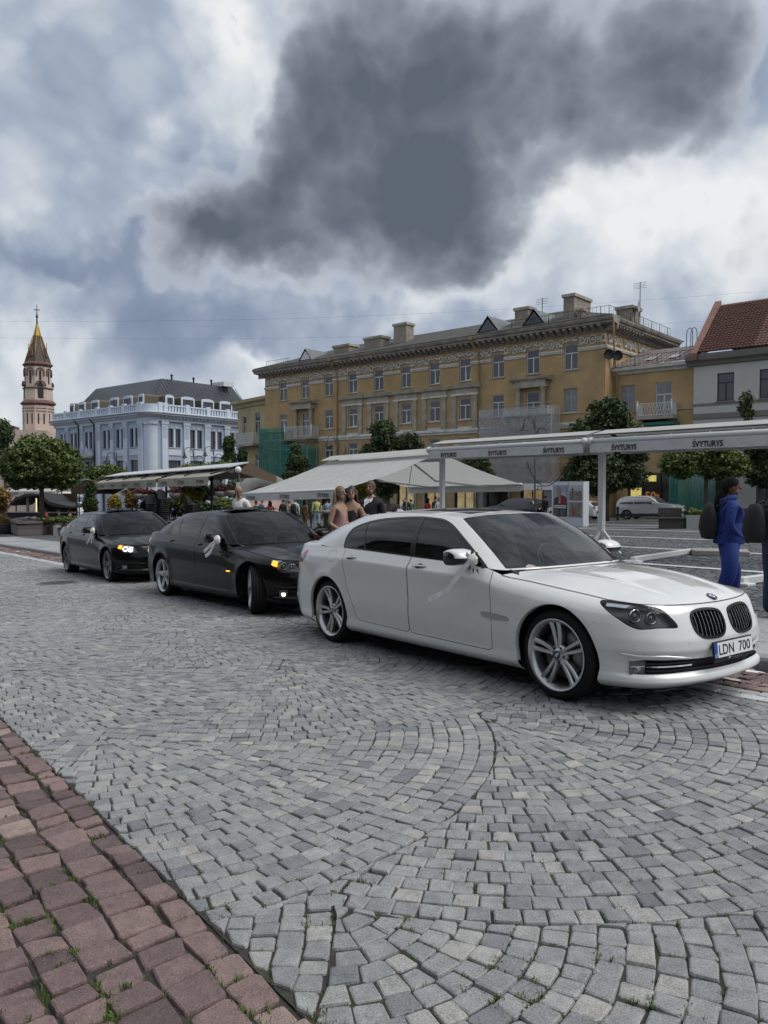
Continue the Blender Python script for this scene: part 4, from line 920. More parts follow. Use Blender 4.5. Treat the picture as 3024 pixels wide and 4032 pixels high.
def finish_sedan(root, gi, plate=True, interior=M_seat, roof_open=False):
    if plate:
        pl = MB(Matrix.Translation((.905, 0, .418)) @ Matrix.Rotation(-.09, 4, 'Y')); pl.cbox(-.012, .004, -.268, .268, -.078, .070, .006); po = pl.build('number_plate', M_trim, root)
        Mp = pl.M @ Matrix.Translation((.0055, 0, 0)); MB(Mp).box(-.001, .0, -.215, .258, -.046, .060).build('plate_face', M_plw, po); MB(Mp).box(-.001, .0, -.258, -.2151, -.046, .060).build('plate_band', M_plb, po)
        face = lambda y, z: Mp @ Matrix.Translation((.0012, y, z)) @ Matrix(((0, 0, 1, 0), (-1 * -1, 0, 0, 0), (0, 1, 0, 0), (0, 0, 0, 1)))
        text_mesh('LDN', .074, M_ink, 'lettering', po, face(-.10, .007), bold=.015, width=.20)
        text_mesh('700', .074, M_ink, 'lettering', po, face(.145, .007), bold=.015, width=.16)
        text_mesh('LT', .022, M_plw, 'lettering', po, face(-.236, -.03), bold=.015); text_mesh('MORENDI', .014, M_chrome, 'lettering', po, face(.05, -.062), bold=.01, width=.13)
        MB(Mp).tube([(.001, -.085, -.066), (.001, -.075, -.058), (.001, -.06, -.056), (.001, -.045, -.058), (.001, -.03, -.062)], .0018, 4).build('plate_mark', M_chrome, po)
    roundel(root, Matrix.Translation((.742, 0, .785)) @ Matrix.Rotation(math.radians(24), 4, 'Y'), .040)
    for sg in (-1, 1):
        for a, z in ((.86, .49), (.46, .50)):
            p = Sedan().az(a, z); t = Sedan().az(a + .01, z) - p; nx, ny = -t[1], t[0]; q = math.hypot(nx, ny); nx, ny = abs(nx) / q, abs(ny) / q
            MB(Matrix.Translation((p[0], sg * p[1], z)) @ rotM((nx, sg * ny, 0)).to_4x4()).lathe([(.0, .0008), (.010, .0008), (.0125, .0018), (.014, .0)], 14).build('parking_sensor', M_wpaint if plate else M_trim, root)
    MB().add([(-2.98, -.025, 1.405), (-2.98, .025, 1.405), (-3.13, .028, 1.385), (-3.13, -.028, 1.385), (-3.10, 0, 1.452), (-3.14, 0, 1.45)], [(0, 1, 4), (1, 2, 5, 4), (2, 3, 5), (3, 0, 4, 5)]).build('roof_antenna', M_wpaint if plate else M_bpaint, root).location.x = gi(-3.1) + 3.1
    ub = [(gi(x), y) for x, y in ((.72, -.45), (.72, .45), (.40, .60), (-4.0, .60), (-4.2, .3), (-4.2, -.3), (-4.0, -.60), (.40, -.60))]; MB().prism(ub, 'z', .18, .42).build('underbody', M_plastic, root)
    inn = bpy.data.objects.new('cabin', None); col.objects.link(inn); inn.parent = root
    MB().box(gi(-3.6), -.55, -.80, .80, .43, .60).build('cabin_floor', M_seatd, inn)
    mb = MB(); mb.prism([(-.50, .90), (-.62, .945), (-1.02, .93), (-1.08, .84), (-1.0, .60), (-.45, .60)], 'y', -.74, .74); mb.build('dashboard', M_seatd, inn)
    for sx, nm in ((-1.75, 'front_seat'), (gi(-2.9), 'rear_seat')):
        for y in (-.37, .37):
            mb = MB(); mb.cbox(sx - .1, sx + .45, y - .25, y + .25, .55, .72, .04)
            mb.add([(sx - .02, y - .24, .66), (sx + .10, y - .24, .66), (sx - .12, y - .20, 1.20), (sx - .24, y - .20, 1.20), (sx - .02, y + .24, .66), (sx + .10, y + .24, .66), (sx - .12, y + .20, 1.20), (sx - .24, y + .20, 1.20)], [(0, 1, 2, 3), (7, 6, 5, 4), (1, 5, 6, 2), (3, 2, 6, 7), (0, 3, 7, 4)])
            mb.cbox(sx - .26, sx - .15, y - .13, y + .13, 1.19, 1.335, .03); mb.build(nm, interior, inn)
    MB(Matrix.Translation((-1.15, .37, .93)) @ Matrix.Rotation(math.radians(66), 4, 'Y')).lathe([(.175 + .014 * math.cos(t), .014 * math.sin(t)) for t in np.linspace(0, 2 * math.pi, 9)[:-1]], 26, closed=True).build('steering_wheel', M_seatd, inn)
    MB().cbox(-1.30, -1.24, -.09, .09, 1.295, 1.345, .015).build('interior_mirror', M_plastic, inn)
    for k, y in enumerate((.42, )):
        MB().tube([(-.47, y, .966), (-.52, y - .25, .99), (-.60, y - .50, .985)], .006, 5).build('wiper', M_plastic, root)
    if roof_open:
        mb = MB(); mb.add([(gi(-1.44), -.40, 1.458), (gi(-1.44), .40, 1.458), (gi(-2.12), .40, 1.492), (gi(-2.12), -.40, 1.492), (gi(-1.44), -.40, 1.450), (gi(-1.44), .40, 1.450), (gi(-2.12), .40, 1.484), (gi(-2.12), -.40, 1.484)], [(0, 1, 2, 3), (7, 6, 5, 4), (0, 4, 5, 1), (1, 5, 6, 2), (2, 6, 7, 3), (3, 7, 4, 0)]); mb.build('roof_flap', M_tint, root)
def car_matrix(pr, pf, yt=.90, wb=None):
    """pr, pf: ground points under the outer faces of the right rear and right front tyres"""
    pr, pf = Vector(pr), Vector(pf); nz_ = Vector((-GX, -GY, 1)).normalized(); x = (pf - pr).normalized(); y = nz_.cross(x).normalized(); z = x.cross(y)
    o = pf + y * yt; return Matrix(((x.x, y.x, z.x, o.x), (x.y, y.y, z.y, o.y), (x.z, y.z, z.z, o.z), (0, 0, 0, 1)))
# ------------------------------------------------------------------ buildings
M_glass = mk('window_glass', (.045, .052, .062), .06, spec=.7)
M_glassw = mk('curtained_glass', (.16, .17, .18), .12, spec=.6, var=.3, vscale=2)
M_wfr = mk('white_window_frame', (.62, .63, .63), .5); M_dfr = mk('dark_window_frame', (.02, .022, .026), .45); M_gfr = mk('grey_window_frame', (.33, .33, .32), .6)
M_och = mk('ochre_stucco', (.41, .285, .145), .9, var=.22, vscale=.55, bump=.25, bscale=9, detail=8)
M_cream = mk('cream_stucco', (.40, .34, .20), .9, var=.18, vscale=.6, bump=.2, bscale=9)
M_trimst = mk('grey_stone_trim', (.35, .32, .26), .85, var=.28, vscale=1.2, detail=8); M_white_st = mk('white_plaster', (.55, .54, .50), .85, var=.18, vscale=1.5)
M_corn = mk('weathered_cornice', (.27, .245, .21), .9, var=.35, vscale=.9, detail=8)
M_blue1 = mk('pale_blue_stucco', (.56, .62, .71), .85, var=.05, vscale=.8); M_blue2 = mk('grey_blue_stucco', (.35, .42, .52), .85, var=.06, vscale=.8)
M_roofd = mk('dark_metal_roof', (.055, .062, .075), .45, .4, var=.15, vscale=1.0); M_roofs = mk('roof_seam_metal', (.085, .093, .108), .4, .4)
M_roofg = mk('grey_slate_roof', (.095, .093, .09), .95, spec=.12, var=.3, vscale=1.6, detail=8); M_rust = mk('rusty_tin_roof', (.15, .075, .055), .75, var=.1, vscale=1.4, c2=(.24, .24, .235), detail=8)
M_zinc = mk('zinc_sheet', (.13, .145, .155), .6, .3, var=.15)
M_tile = mk('clay_roof_tile', (.125, .060, .046), .85, var=.35, vscale=2.2); M_whst = mk('white_house_stucco', (.50, .50, .47), .9, var=.05, vscale=.7)
M_band = mk('grey_taupe_trim', (.20, .19, .175), .85); M_chim = mk('chimney_render', (.27, .235, .195), .9, var=.25, vscale=1.3, detail=7)
M_iron = mk('dark_iron', (.018, .018, .02), .6); M_cop = mk('verdigris_metal', (.06, .10, .085), .7)
M_gold = mk('gilding', (.36, .24, .055), .45, .8); M_pink = mk('pink_stucco', (.56, .45, .38), .9, var=.14, vscale=.5); M_brick = mk('dark_red_brick', (.15, .085, .072), .9, var=.2, vscale=2); M_slate = mk('brown_slate_spire', (.085, .062, .06), .7, var=.25, vscale=2.5)
M_shop = mk('shop_glass', (.035, .03, .025), .08, spec=.6); M_warm = mk('lit_shop_interior', (1.0, .62, .30), .6, emit=.10, var=.5, vscale=1.1); M_warm2 = mk('shop_light', (1.0, .80, .5), .6, emit=.8)

def wall(mb, x0, x1, z0, z1, holes=(), y=0.0, depth=.2, mi=0):
    xs = sorted({x0, x1, *[h[0] for h in holes], *[h[1] for h in holes]}); zs = sorted({z0, z1, *[h[2] for h in holes], *[h[3] for h in holes]})
    xs = [x for x in xs if x0 <= x <= x1]; zs = [z for z in zs if z0 <= z <= z1]
    for a, b in zip(xs, xs[1:]):
        z_start = None
        for c, d in zip(zs, zs[1:]):
            mx, mz = (a + b) / 2, (c + d) / 2; hole = any(h[0] < mx < h[1] and h[2] < mz < h[3] for h in holes)
            if not hole: mb.add([(a, y, c), (b, y, c), (b, y, d), (a, y, d)], [(3, 2, 1, 0)], mi)
    for h in holes:
        a, b, c, d = h[:4]; q = y - depth
        mb.add([(a, y, c), (b, y, c), (b, y, d), (a, y, d), (a, q, c), (b, q, c), (b, q, d), (a, q, d)], [(0, 1, 5, 4), (1, 2, 6, 5), (2, 3, 7, 6), (3, 0, 4, 7)], mi)
_wc = {}
def window(parent, x0, x1, z0, z1, y=-.14, fr=None, gl=None, kind='T', sill=None, M=None, tilt=False):
    fr = fr or M_wfr; gl = gl or M_glass; w, h = round(x1 - x0, 2), round(z1 - z0, 2); key = (w, h, fr.name, gl.name, kind, sill.name if sill else '', tilt)
    if key not in _wc:
        f = .07 * min(1, w / 1.2 + .2); mb = MB(); mb.box(0, w, -.04, .04, 0, f); mb.box(0, w, -.04, .04, h - f, h); mb.box(0, f, -.04, .04, f, h - f); mb.box(w - f, w, -.04, .04, f, h - f)
        cells = [(f, w - f, f, h - f)]
        if kind == 'T': t = h * .66; mb.box(f, w - f, -.035, .035, t - f * .6, t + f * .6); mb.box(w / 2 - f * .6, w / 2 + f * .6, -.035, .035, f, t - f * .6); cells = [(f, w / 2 - f * .6, f, t - f * .6), (w / 2 + f * .6, w - f, f, t - f * .6), (f, w - f, t + f * .6, h - f)]
        elif kind == 'V': mb.box(w / 2 - f * .6, w / 2 + f * .6, -.035, .035, f, h - f); cells = [(f, w / 2 - f * .6, f, h - f), (w / 2 + f * .6, w - f, f, h - f)]
        elif kind == 'V3':
            a = w * .36; b = w * .64; mb.box(a, a + f, -.035, .035, f, h - f); mb.box(b - f, b, -.035, .035, f, h - f); cells = [(f, a, f, h - f), (a + f, b - f, f, h - f), (b, w - f, f, h - f)]
        o = mb.build('window', fr)
        for i, c in enumerate(cells):
            p = MB().box(c[0], c[1], -.012, .004, c[2], c[3]).build('pane', gl, o)
        if tilt:
            c = cells[0]; MB().add([(c[0], .03, c[2]), (c[1], .03, c[2]), (c[1], -.02, c[3]), (c[0], -.02, c[3]), (c[0] + .07, .032, c[2] + .07), (c[1] - .05, .032, c[2] + .07), (c[1] - .05, -.012, c[3] - .07), (c[0] + .07, -.012, c[3] - .07)], [(0, 1, 5, 4), (1, 2, 6, 5), (2, 3, 7, 6), (3, 0, 4, 7)]).build('open_sash', fr, o)
        if sill: MB().box(-.08, w + .08, -.04, .24, -.10, -.005).build('sill', sill, o)
        _wc[key] = o
    else: o = copy_tree(_wc[key])
    Tm = Matrix.Translation((x0, y, z0)); o.parent = parent; o.matrix_local = (M @ Tm) if M is not None else Tm
    return o
def molding(mb, x0, x1, prof, mi=0, ends=True):
    """profile [(y,z)...] swept along x"""
    n = len(prof); mb.add([(x0, p[0], p[1]) for p in prof] + [(x1, p[0], p[1]) for p in prof], [(i, i + 1, n + i + 1, n + i) for i in range(n - 1)] + ([tuple(range(n)), tuple(range(2 * n - 1, n - 1, -1))] if ends else []), mi)
def balcony(parent, x0, x1, y1, z0, z1, mat, M=None, lattice=False, y0=0.0, pitch=.14):
    mb = MB(M); mb.box(x0 - .1, x1 + .1, y0 + .003, y1 + .1, z0 - .28, z0 - .02); sl = mb.build('balcony', M_trimst, parent)
    for xx in (x0 + .25, x1 - .25): MB(M).prism([(y0 + .003, z0 - .28), (y0 + .003, z0 - .85), (y0 + .25, z0 - .6), (y1 * .8, z0 - .28)], 'x', xx - .1, xx + .1).build('bracket', M_trimst, sl)
    for (a, b) in ((x0, y1), (x1, y1)):
        MB(M).tube([(a, b, z0 - .02), (a, b, z1 + .05)], .07, 6).ball((a, b, z1 + .12), .09, 8, 5).build('post', mat, sl)
    for z in (z0 + .04, z1 - .05):
        MB(M).box(x0 + .071, x1 - .071, y1 - .03, y1 + .03, z, z + .05).build('rail', mat, sl)
        for xx in (x0, x1): MB(M).box(xx - .03, xx + .03, y0 + .003, y1 - .071, z, z + .05).build('rail', mat, sl)
    n = int((x1 - x0) / pitch)
    for i in range(n):
        a = x0 + .1 + (x1 - x0 - .2) * (i + .5) / n
        if lattice:
            d = pitch * .5; MB(M).add([(a - d - .018, y1, z0 + .09), (a - d + .018, y1, z0 + .09), (a + d + .018, y1, z1 - .05), (a + d - .018, y1, z1 - .05)], [(0, 1, 2, 3)]).add([(a + d - .018, y1 + .008, z0 + .09), (a + d + .018, y1 + .008, z0 + .09), (a - d + .018, y1 + .008, z1 - .05), (a - d - .018, y1 + .008, z1 - .05)], [(0, 1, 2, 3)]).build('baluster', mat, sl)
        else: MB(M).box(a - .028, a + .028, y1 - .02, y1 + .02, z0 + .09, z1 - .05).build('baluster', mat, sl)
    for xx in (x0, x1):
        k = max(2, int((y1 - y0) / .16))
        for i in range(k): b = y0 + (y1 - y0) * (i + .5) / k; MB(M).box(xx - .02, xx + .02, b - .028, b + .028, z0 + .09, z1 - .05).build('baluster', mat, sl)
    return sl
def chimney(parent, x0, x1, y0, y1, z0, z1):
    o = MB().box(x0, x1, y0, y1, z0, z1 - .25).build('chimney', M_chim, parent); MB().box(x0 - .12, x1 + .12, y0 - .12, y1 + .12, z1 - .249, z1).build('cap', M_trimst, o); return o
def railing(parent, pts, h, mat, n=None, name='railing'):
    o = MB().tube(pts[:1] + pts[1:], .02, 4).build(name, mat, parent); 
    for a, b in zip(pts, pts[1:]):
        a, b = Vector(a), Vector(b); k = max(2, int((b - a).length / .35))
        MB().tube([a - Vector((0, 0, h * .9)), b - Vector((0, 0, h * .9))], .015, 4).build('rail', mat, o)
        for i in range(k + 1):
            p = a.lerp(b, i / k); MB().tube([p, p - Vector((0, 0, h))], .03 if i % 5 == 0 else .011, 4).build('bar', mat, o)
    return o

YC = Vector((17.9, 62.0)); YD = Vector((-.753, .658)).normalized(); Y_RZ = math.atan2(YD.y, YD.x)
def ypt(s, y, z=0): n = Vector((-YD.y, YD.x)); return Vector((YC.x + YD.x * s + n.x * y, YC.y + YD.y * s + n.y * y, z))
def yellow():
    root = thing('apartment_building', 'long ochre apartment building with ornate frieze, bracketed cornice and white windows', 'building', (YC.x, YC.y, 0), Y_RZ)
    cols = [3.05, 6.65, 10.2, 13.8, 17.35, 20.9, 24.5, 28.15, 31.7, 35.4, 39.1]; W = .63; L = 42.3
    holes = []
    for c in cols:
        holes += [(c - W, c + W, 11.04, 13.12), (c - W, c + W, 7.5 if c not in (35.4, 6.65) else 6.75, 9.49)]
        if c not in (39.1, 35.4, 6.65): holes.append((c - W, c + W, 3.9, 5.83))
    shops = []
    for i, c in enumerate(cols):
        if c in (35.4, 39.1): continue
        shops.append((c - 1.15, c + 1.15, -2.0, 1.9))
    mb = MB(); wall(mb, 0, L, -3.2, 13.85, holes + shops, depth=.22); mb.build('wall', M_och, root)
    mb = MB(); mb.add([(0, 0, -3), (0, -14, -3), (0, -14, 13.85), (0, 0, 13.85), (L, 0, -3), (L, -14, -3), (L, -14, 13.85), (L, 0, 13.85)], [(0, 3, 2, 1), (4, 5, 6, 7), (1, 2, 6, 5)]); mb.build('wall', M_och, root)
    MB().box(.3, L - .3, -1.6, -1.4, -3, 13).build('dark_core', M_plastic, root)
    for i, c in enumerate(cols):
        window(root, c - W, c + W, 11.04, 13.12, sill=M_trimst, tilt=(i in (3, 4, 7)))
        if c in (35.4, 6.65): window(root, c - W, c + W, 6.75, 9.49)
        else: window(root, c - W, c + W, 7.5, 9.49, sill=M_white_st, gl=M_glassw if i == 0 else M_glass, tilt=(i in (5, 7)), fr=M_gfr if i == 0 else M_wfr, kind='V' if i == 0 else 'T')
        if c not in (39.1, 35.4, 6.65): window(root, c - W, c + W, 3.9, 5.83, sill=M_trimst, tilt=(i in (7, 8)))
    for i, h in enumerate(shops):
        o = MB().box(h[0], h[1], -.20, -.17, h[2], h[3]).build('shop_window', M_shop, root)
        if i in (3, 4, 5, 1): MB().box(h[0] + .25, h[1] - .25, -.165, -.15, h[2] + .5, h[3] - .5).build('lit_display', M_warm, o)
        for a in (h[0], (h[0] + h[1]) / 2 - .04, h[1] - .08): MB().box(a, a + .08, -.14, -.06, h[2], h[3]).build('mullion', M_iron, o)
        if i in (3, 5): MB().box(h[0] + .3, h[1] - .3, -.148, -.14, h[3] - .5, h[3] - .42).build('strip_light', M_warm2, o)
        MB().prism([(h[0] - .22, h[2]), (h[0] - .02, h[2]), (h[0] - .02, h[3] + .02), (h[1] + .02, h[3] + .02), (h[1] + .02, h[2]), (h[1] + .22, h[2]), (h[1] + .22, h[3] + .25), (h[0] - .22, h[3] + .25)], 'y', .003, .08).build('shop_surround', M_trimst, o)
    for nm, prof, mt in (('string_course', [(.002, 12.47), (.10, 12.47), (.10, 12.56), (.16, 12.60), (.16, 12.70), (.10, 12.75), (.002, 12.75)], M_white_st), ('band_course', [(.002, 6.18), (.12, 6.18), (.12, 6.34), (.20, 6.40), (.20, 6.56), (.10, 6.66), (.002, 6.66)], M_white_st),
                         ('sill_course', [(.001, 7.36), (.07, 7.36), (.07, 7.46), (.001, 7.46)], M_trimst)):
        # broken by the windows where they cross it
        xs = [0.0]
        for c in cols:
            if nm == 'sill_course' or (nm == 'string_course'): xs += [c - W - .02, c + W + .02]
        xs.append(L)
        if nm == 'band_course': xs = [0, L]
        for a, b in zip(xs[::2], xs[1::2]): mb = MB(); molding(mb, a - (.16 if a == 0 else 0), b, prof); mb.build(nm, mt, root)
    mb = MB(); prof = [(.002, 13.85), (.12, 13.85), (.14, 13.98), (.14, 14.30), (.80, 14.34), (.84, 14.36), (.84, 14.52), (.98, 14.58), (1.06, 14.74), (1.08, 14.86), (-.4, 14.95)]; molding(mb, -1.06, L + 1.06, prof); mb.build('cornice', M_corn, root)
    mb = MB(Matrix.Rotation(-math.pi / 2, 4, 'Z')); molding(mb, -1.07, 14, [(a, b) for a, b in prof]); mb.M = Matrix.Identity(4)
    mb = MB(Matrix(((0, -1, 0, 0), (-1, 0, 0, 0), (0, 0, 1, 0), (0, 0, 0, 1)))); molding(mb, -.14, 14, prof); o = mb.build('cornice', M_corn, root)
    bk = MB().prism([(.142, 13.92), (.25, 13.92), (.62, 14.14), (.80, 14.18), (.80, 14.335), (.142, 14.30)], 'x', -.14, .14).mesh('bracket', M_corn)
    k = int(L / .62)
    for i in range(k + 1): o = link('bracket', bk, root); o.location = (.25 + i * (L - .5) / k, 0, 0)
    for i in range(9): o = link('bracket', bk, root); o.location = (0, -.5 - i * .62, 0); o.rotation_euler = (0, 0, math.pi / 2)
    # frieze: medallions between scrolls, small scrolls over the windows
    def orn(big):
        mb = MB(); r = .33 if big else .16
        if big: mb.lathe([(r - .06, .02), (r - .05, .13), (r, .15), (r + .04, .10), (r + .05, .02)], 18, ax='y'); mb.lathe([(0, .14), (.14, .13), (.17, .03)], 14, ax='y'); span = 1.02
        else: span = .55
        for sg in (-1, 1):
            pts = [(sg * (.30 * big + span * t), .07, (.16 if big else .10) * math.sin(5.2 * t + (.3 if big else 1.2)) - (.12 if big else 0) * t) for t in np.linspace(.05, 1, 12)]; mb.tube(pts, [.10 - .05 * abs(math.sin(4 * t)) for t in np.linspace(0, 1, 12)], 6)
            pts = [(sg * (.34 * big + span * t), .06, -.18 * math.sin(6 * t) + .10) for t in np.linspace(.1, .95, 9)]; mb.tube(pts, [.055, .07, .05, .07, .05, .07, .05, .06, .03], 5)
            if big: mb.ball((sg * 1.28, .06, .10), (.09, .07, .24), 8, 6); mb.ball((sg * 1.18, .06, -.2), (.10, .07, .12), 8, 6)
            for t in (.25, .5, .75): mb.ball((sg * (.32 * big + span * t), .06, -.22 if big else -.02), (.12, .06, .075), 7, 5)
        return mb.mesh('frieze_ornament', M_white_st)
    ob, os_ = orn(1), orn(0); mids = [1.1] + [(a + b) / 2 for a, b in zip(cols, cols[1:])] + [40.9]
    for m in mids: o = link('frieze_ornament', ob, root); o.location = (m, 0, 13.30); o.scale = (.86, 1, 1.05)
    for c in cols: o = link('frieze_ornament', os_, root); o.location = (c, 0, 13.45); o.scale = (1.1, 1, .9)
    for yy in (-1.6, -4.6, -7.6): o = link('frieze_ornament', ob, root); o.location = (0, yy, 13.30); o.rotation_euler = (0, 0, math.pi / 2); o.scale = (.86, 1, 1.05)
    mb = MB(Matrix.Rotation(math.pi / 2, 4, 'Z')); molding(mb, -14, .16, [(.002, 12.47), (.10, 12.47), (.16, 12.60), (.16, 12.70), (.10, 12.75), (.002, 12.75)]); mb.build('string_course', M_white_st, root)
    # framed windows of the middle floor
    for c in cols[3:8]:
        a = MB(); molding(a, c - 1.78, c + 1.78, [(.002, 10.30), (.12, 10.30), (.30, 10.42), (.34, 10.62), (.36, 10.70), (.002, 10.78)]); e = a.build('entablature', M_trimst, root)
        MB().box(c - 1.45, c + 1.45, .002, .10, 9.90, 10.30).build('frieze_panel', M_trimst, e); MB().box(c - 1.55, c + 1.55, .002, .16, 9.72, 9.899).build('architrave', M_white_st, e)
        for sg in (-1, 1):
            x = c + sg * 1.18; MB().box(x - .24, x + .24, .002, .13, 6.66, 9.60).box(x - .29, x + .29, .002, .17, 9.6, 9.719).build('pilaster', M_trimst, e)
        MB().box(c - .8, c + .8, .002, .05, 6.67, 6.86).build('apron', M_white_st, e)
    for c in (35.4, 6.65):
        a = MB(); molding(a, c - 1.9, c + 1.9, [(.002, 10.35), (.62, 10.35), (.66, 10.42), (.84, 10.50), (.90, 10.66), (.002, 10.80)]); e = a.build('portico', M_trimst, root)
        MB().box(c - 1.5, c + 1.5, .002, .6, 9.98, 10.349).build('portico_frieze', M_trimst, e); MB().box(c - 1.55, c + 1.55, .002, .66, 9.80, 9.979).build('architrave', M_trimst, e)
        for sg in (-1, 1):
            x = c + sg * 1.22; MB().lathe([(.26, 6.7), (.26, 6.85), (.21, 6.95), (.215, 8.0), (.18, 9.5), (.20, 9.55), (.24, 9.62), (.28, 9.66), (.28, 9.799)], 14, c=(x, .36, 0)).build('column', M_trimst, e)
        balcony(root, c - 2.15, c + 2.15, 1.15, 6.72, 7.85, M_wfr, lattice=True, pitch=.22)
    for x in (30.28, 12.15): MB().tube([(x + .3, .95, 14.55), (x + .25, .7, 14.0), (x, .16, 13.4), (x, .16, -2.3)], .075, 8).box(x + .12, x + .48, .86, 1.16, 14.5, 14.85).build('downpipe', mk('ochre_pipe', (.33, .22, .10), .6), root)
    MB().tube([(-1.0, .8, 14.4), (-.35, -.9, 12.0), (-.35, -1.35, 10.2), (-.30, -1.35, -1.3)], .07, 8).build('downpipe', mk('ochre_pipe', (.33, .22, .10), .6), root)
    for dx in (0, .95): MB(Matrix.Translation((-.35 - dx * .3, .1 - dx, 11.9)) @ Matrix.Rotation(.5, 4, 'Z')).lathe([(0, .0), (.36, .0), (.42, .12), (.40, .14)], 18, ax='y').build('satellite_dish', M_iron, root)
    # roof with dormers, chimneys, railings
    e, r = 1.0, -7.0; ze, zr = 14.93, 17.75
    mb = MB(); mb.add([(-e, e, ze), (L + e, e, ze), (L - 7, r, zr), (7.5, r, zr), (-e, -15, ze), (L + e, -15, ze)], [(0, 3, 2, 1), (0, 4, 3), (4, 5, 2, 3), (1, 2, 5)]); roof = mb.build('roof', M_roofg, root)
    for s_, sz in ((35.2, .85), (11.2, .95), (6.5, .9)):
        w, h, y0 = 1.25 * sz, 1.55 * sz, .25; z0 = ze + .25
        d = MB().add([(s_ - w, y0, z0), (s_ + w, y0, z0), (s_, y0, z0 + h), (s_, y0 - 4.5 * sz, z0 + h)], [(0, 2, 3), (1, 3, 2)]); d.add([(s_ - w, y0, z0), (s_, y0 - 4.5 * sz, z0 + h), (s_ - w, y0 - 1.0, z0 + .25)], [(0, 1, 2)]).add([(s_ + w, y0, z0), (s_, y0 - 4.5 * sz, z0 + h), (s_ + w, y0 - 1.0, z0 + .25)], [(0, 2, 1)])
        o = d.build('dormer', M_zinc, roof); MB().add([(s_ - w * .78, y0 - .06, z0 + .1), (s_ + w * .78, y0 - .06, z0 + .1), (s_, y0 - .06, z0 + h * .8)], [(0, 2, 1)]).build('dormer_pane', M_glass if s_ < 20 else M_wfr, o)
    for a in ((32.2, 29.8, -2.6, -1.2, 16.6), (27.6, 25.2, -2.5, -1.2, 16.9), (24.2, 22.5, -3.2, -2.0, 18.0), (9.6, 8.2, -3.0, -1.8, 17.4), (3.9, 3.1, -.9, 1.2, 17.4)): chimney(roof, min(a[0], a[1]), max(a[0], a[1]), -abs(max(-a[2], -a[3])) , -abs(min(-a[2], -a[3])), 15.0, a[4]) if a[2] < -1 else chimney(roof, 3.0, 4.0, -3.4, -.4, 15.0, 17.45)
    chimney(roof, -.2, 1.2, -6.4, -4.6, 14.9, 16.7); chimney(roof, 2.2, 2.7, -.9, -.4, 15.0, 16.1)
    for (x, y) in ((20.0, -1.3), (17.2, -1.5), (22.3, -.8), (28.4, -1.0), (7.9, -.6)): MB().add([(x - .45, y, 15.28 + (1 - y) * .28 - .32 + .1), (x + .45, y, 15.28 + (1 - y) * .28 - .32 + .1), (x + .45, y - 1.0, 15.28 + (2 - y) * .28 - .32 + .1), (x - .45, y - 1.0, 15.28 + (2 - y) * .28 - .32 + .1)], [(0, 3, 2, 1)]).build('skylight', mk('skylight_glass', (.5, .53, .56), .1), roof)
    railing(roof, [(8.5, .5, 15.75), (2.0, .5, 15.75), (-.5, .5, 15.75), (-.7, -4, 15.75), (-.7, -12, 15.75)], .75, M_iron); railing(roof, [(41.5, .4, 15.7), (37.5, .4, 15.7)], .75, M_iron)
    for (x, y, z, h) in ((7.2, -2.5, 16.2, 1.9), (-.3, -6.0, 16.4, 2.5)):
        a = MB().tube([(x, y, z - .5), (x, y, z + h)], .035, 5); o = a.build('aerial', M_iron, roof)
        for k in range(4): MB().tube([(x - .55, y, z + h - .15 * k - .1), (x + .55, y + .1, z + h - .15 * k - .1)], .014, 4).build('aerial_rod', M_iron, o)
    MB(Matrix.Translation((-.5, -5.0, 16.6)) @ Matrix.Rotation(1.9, 4, 'Z')).lathe([(0, 0), (.45, .06), (.5, .12)], 18, ax='y').build('satellite_dish', M_wfr, roof)
    return root
yellow()
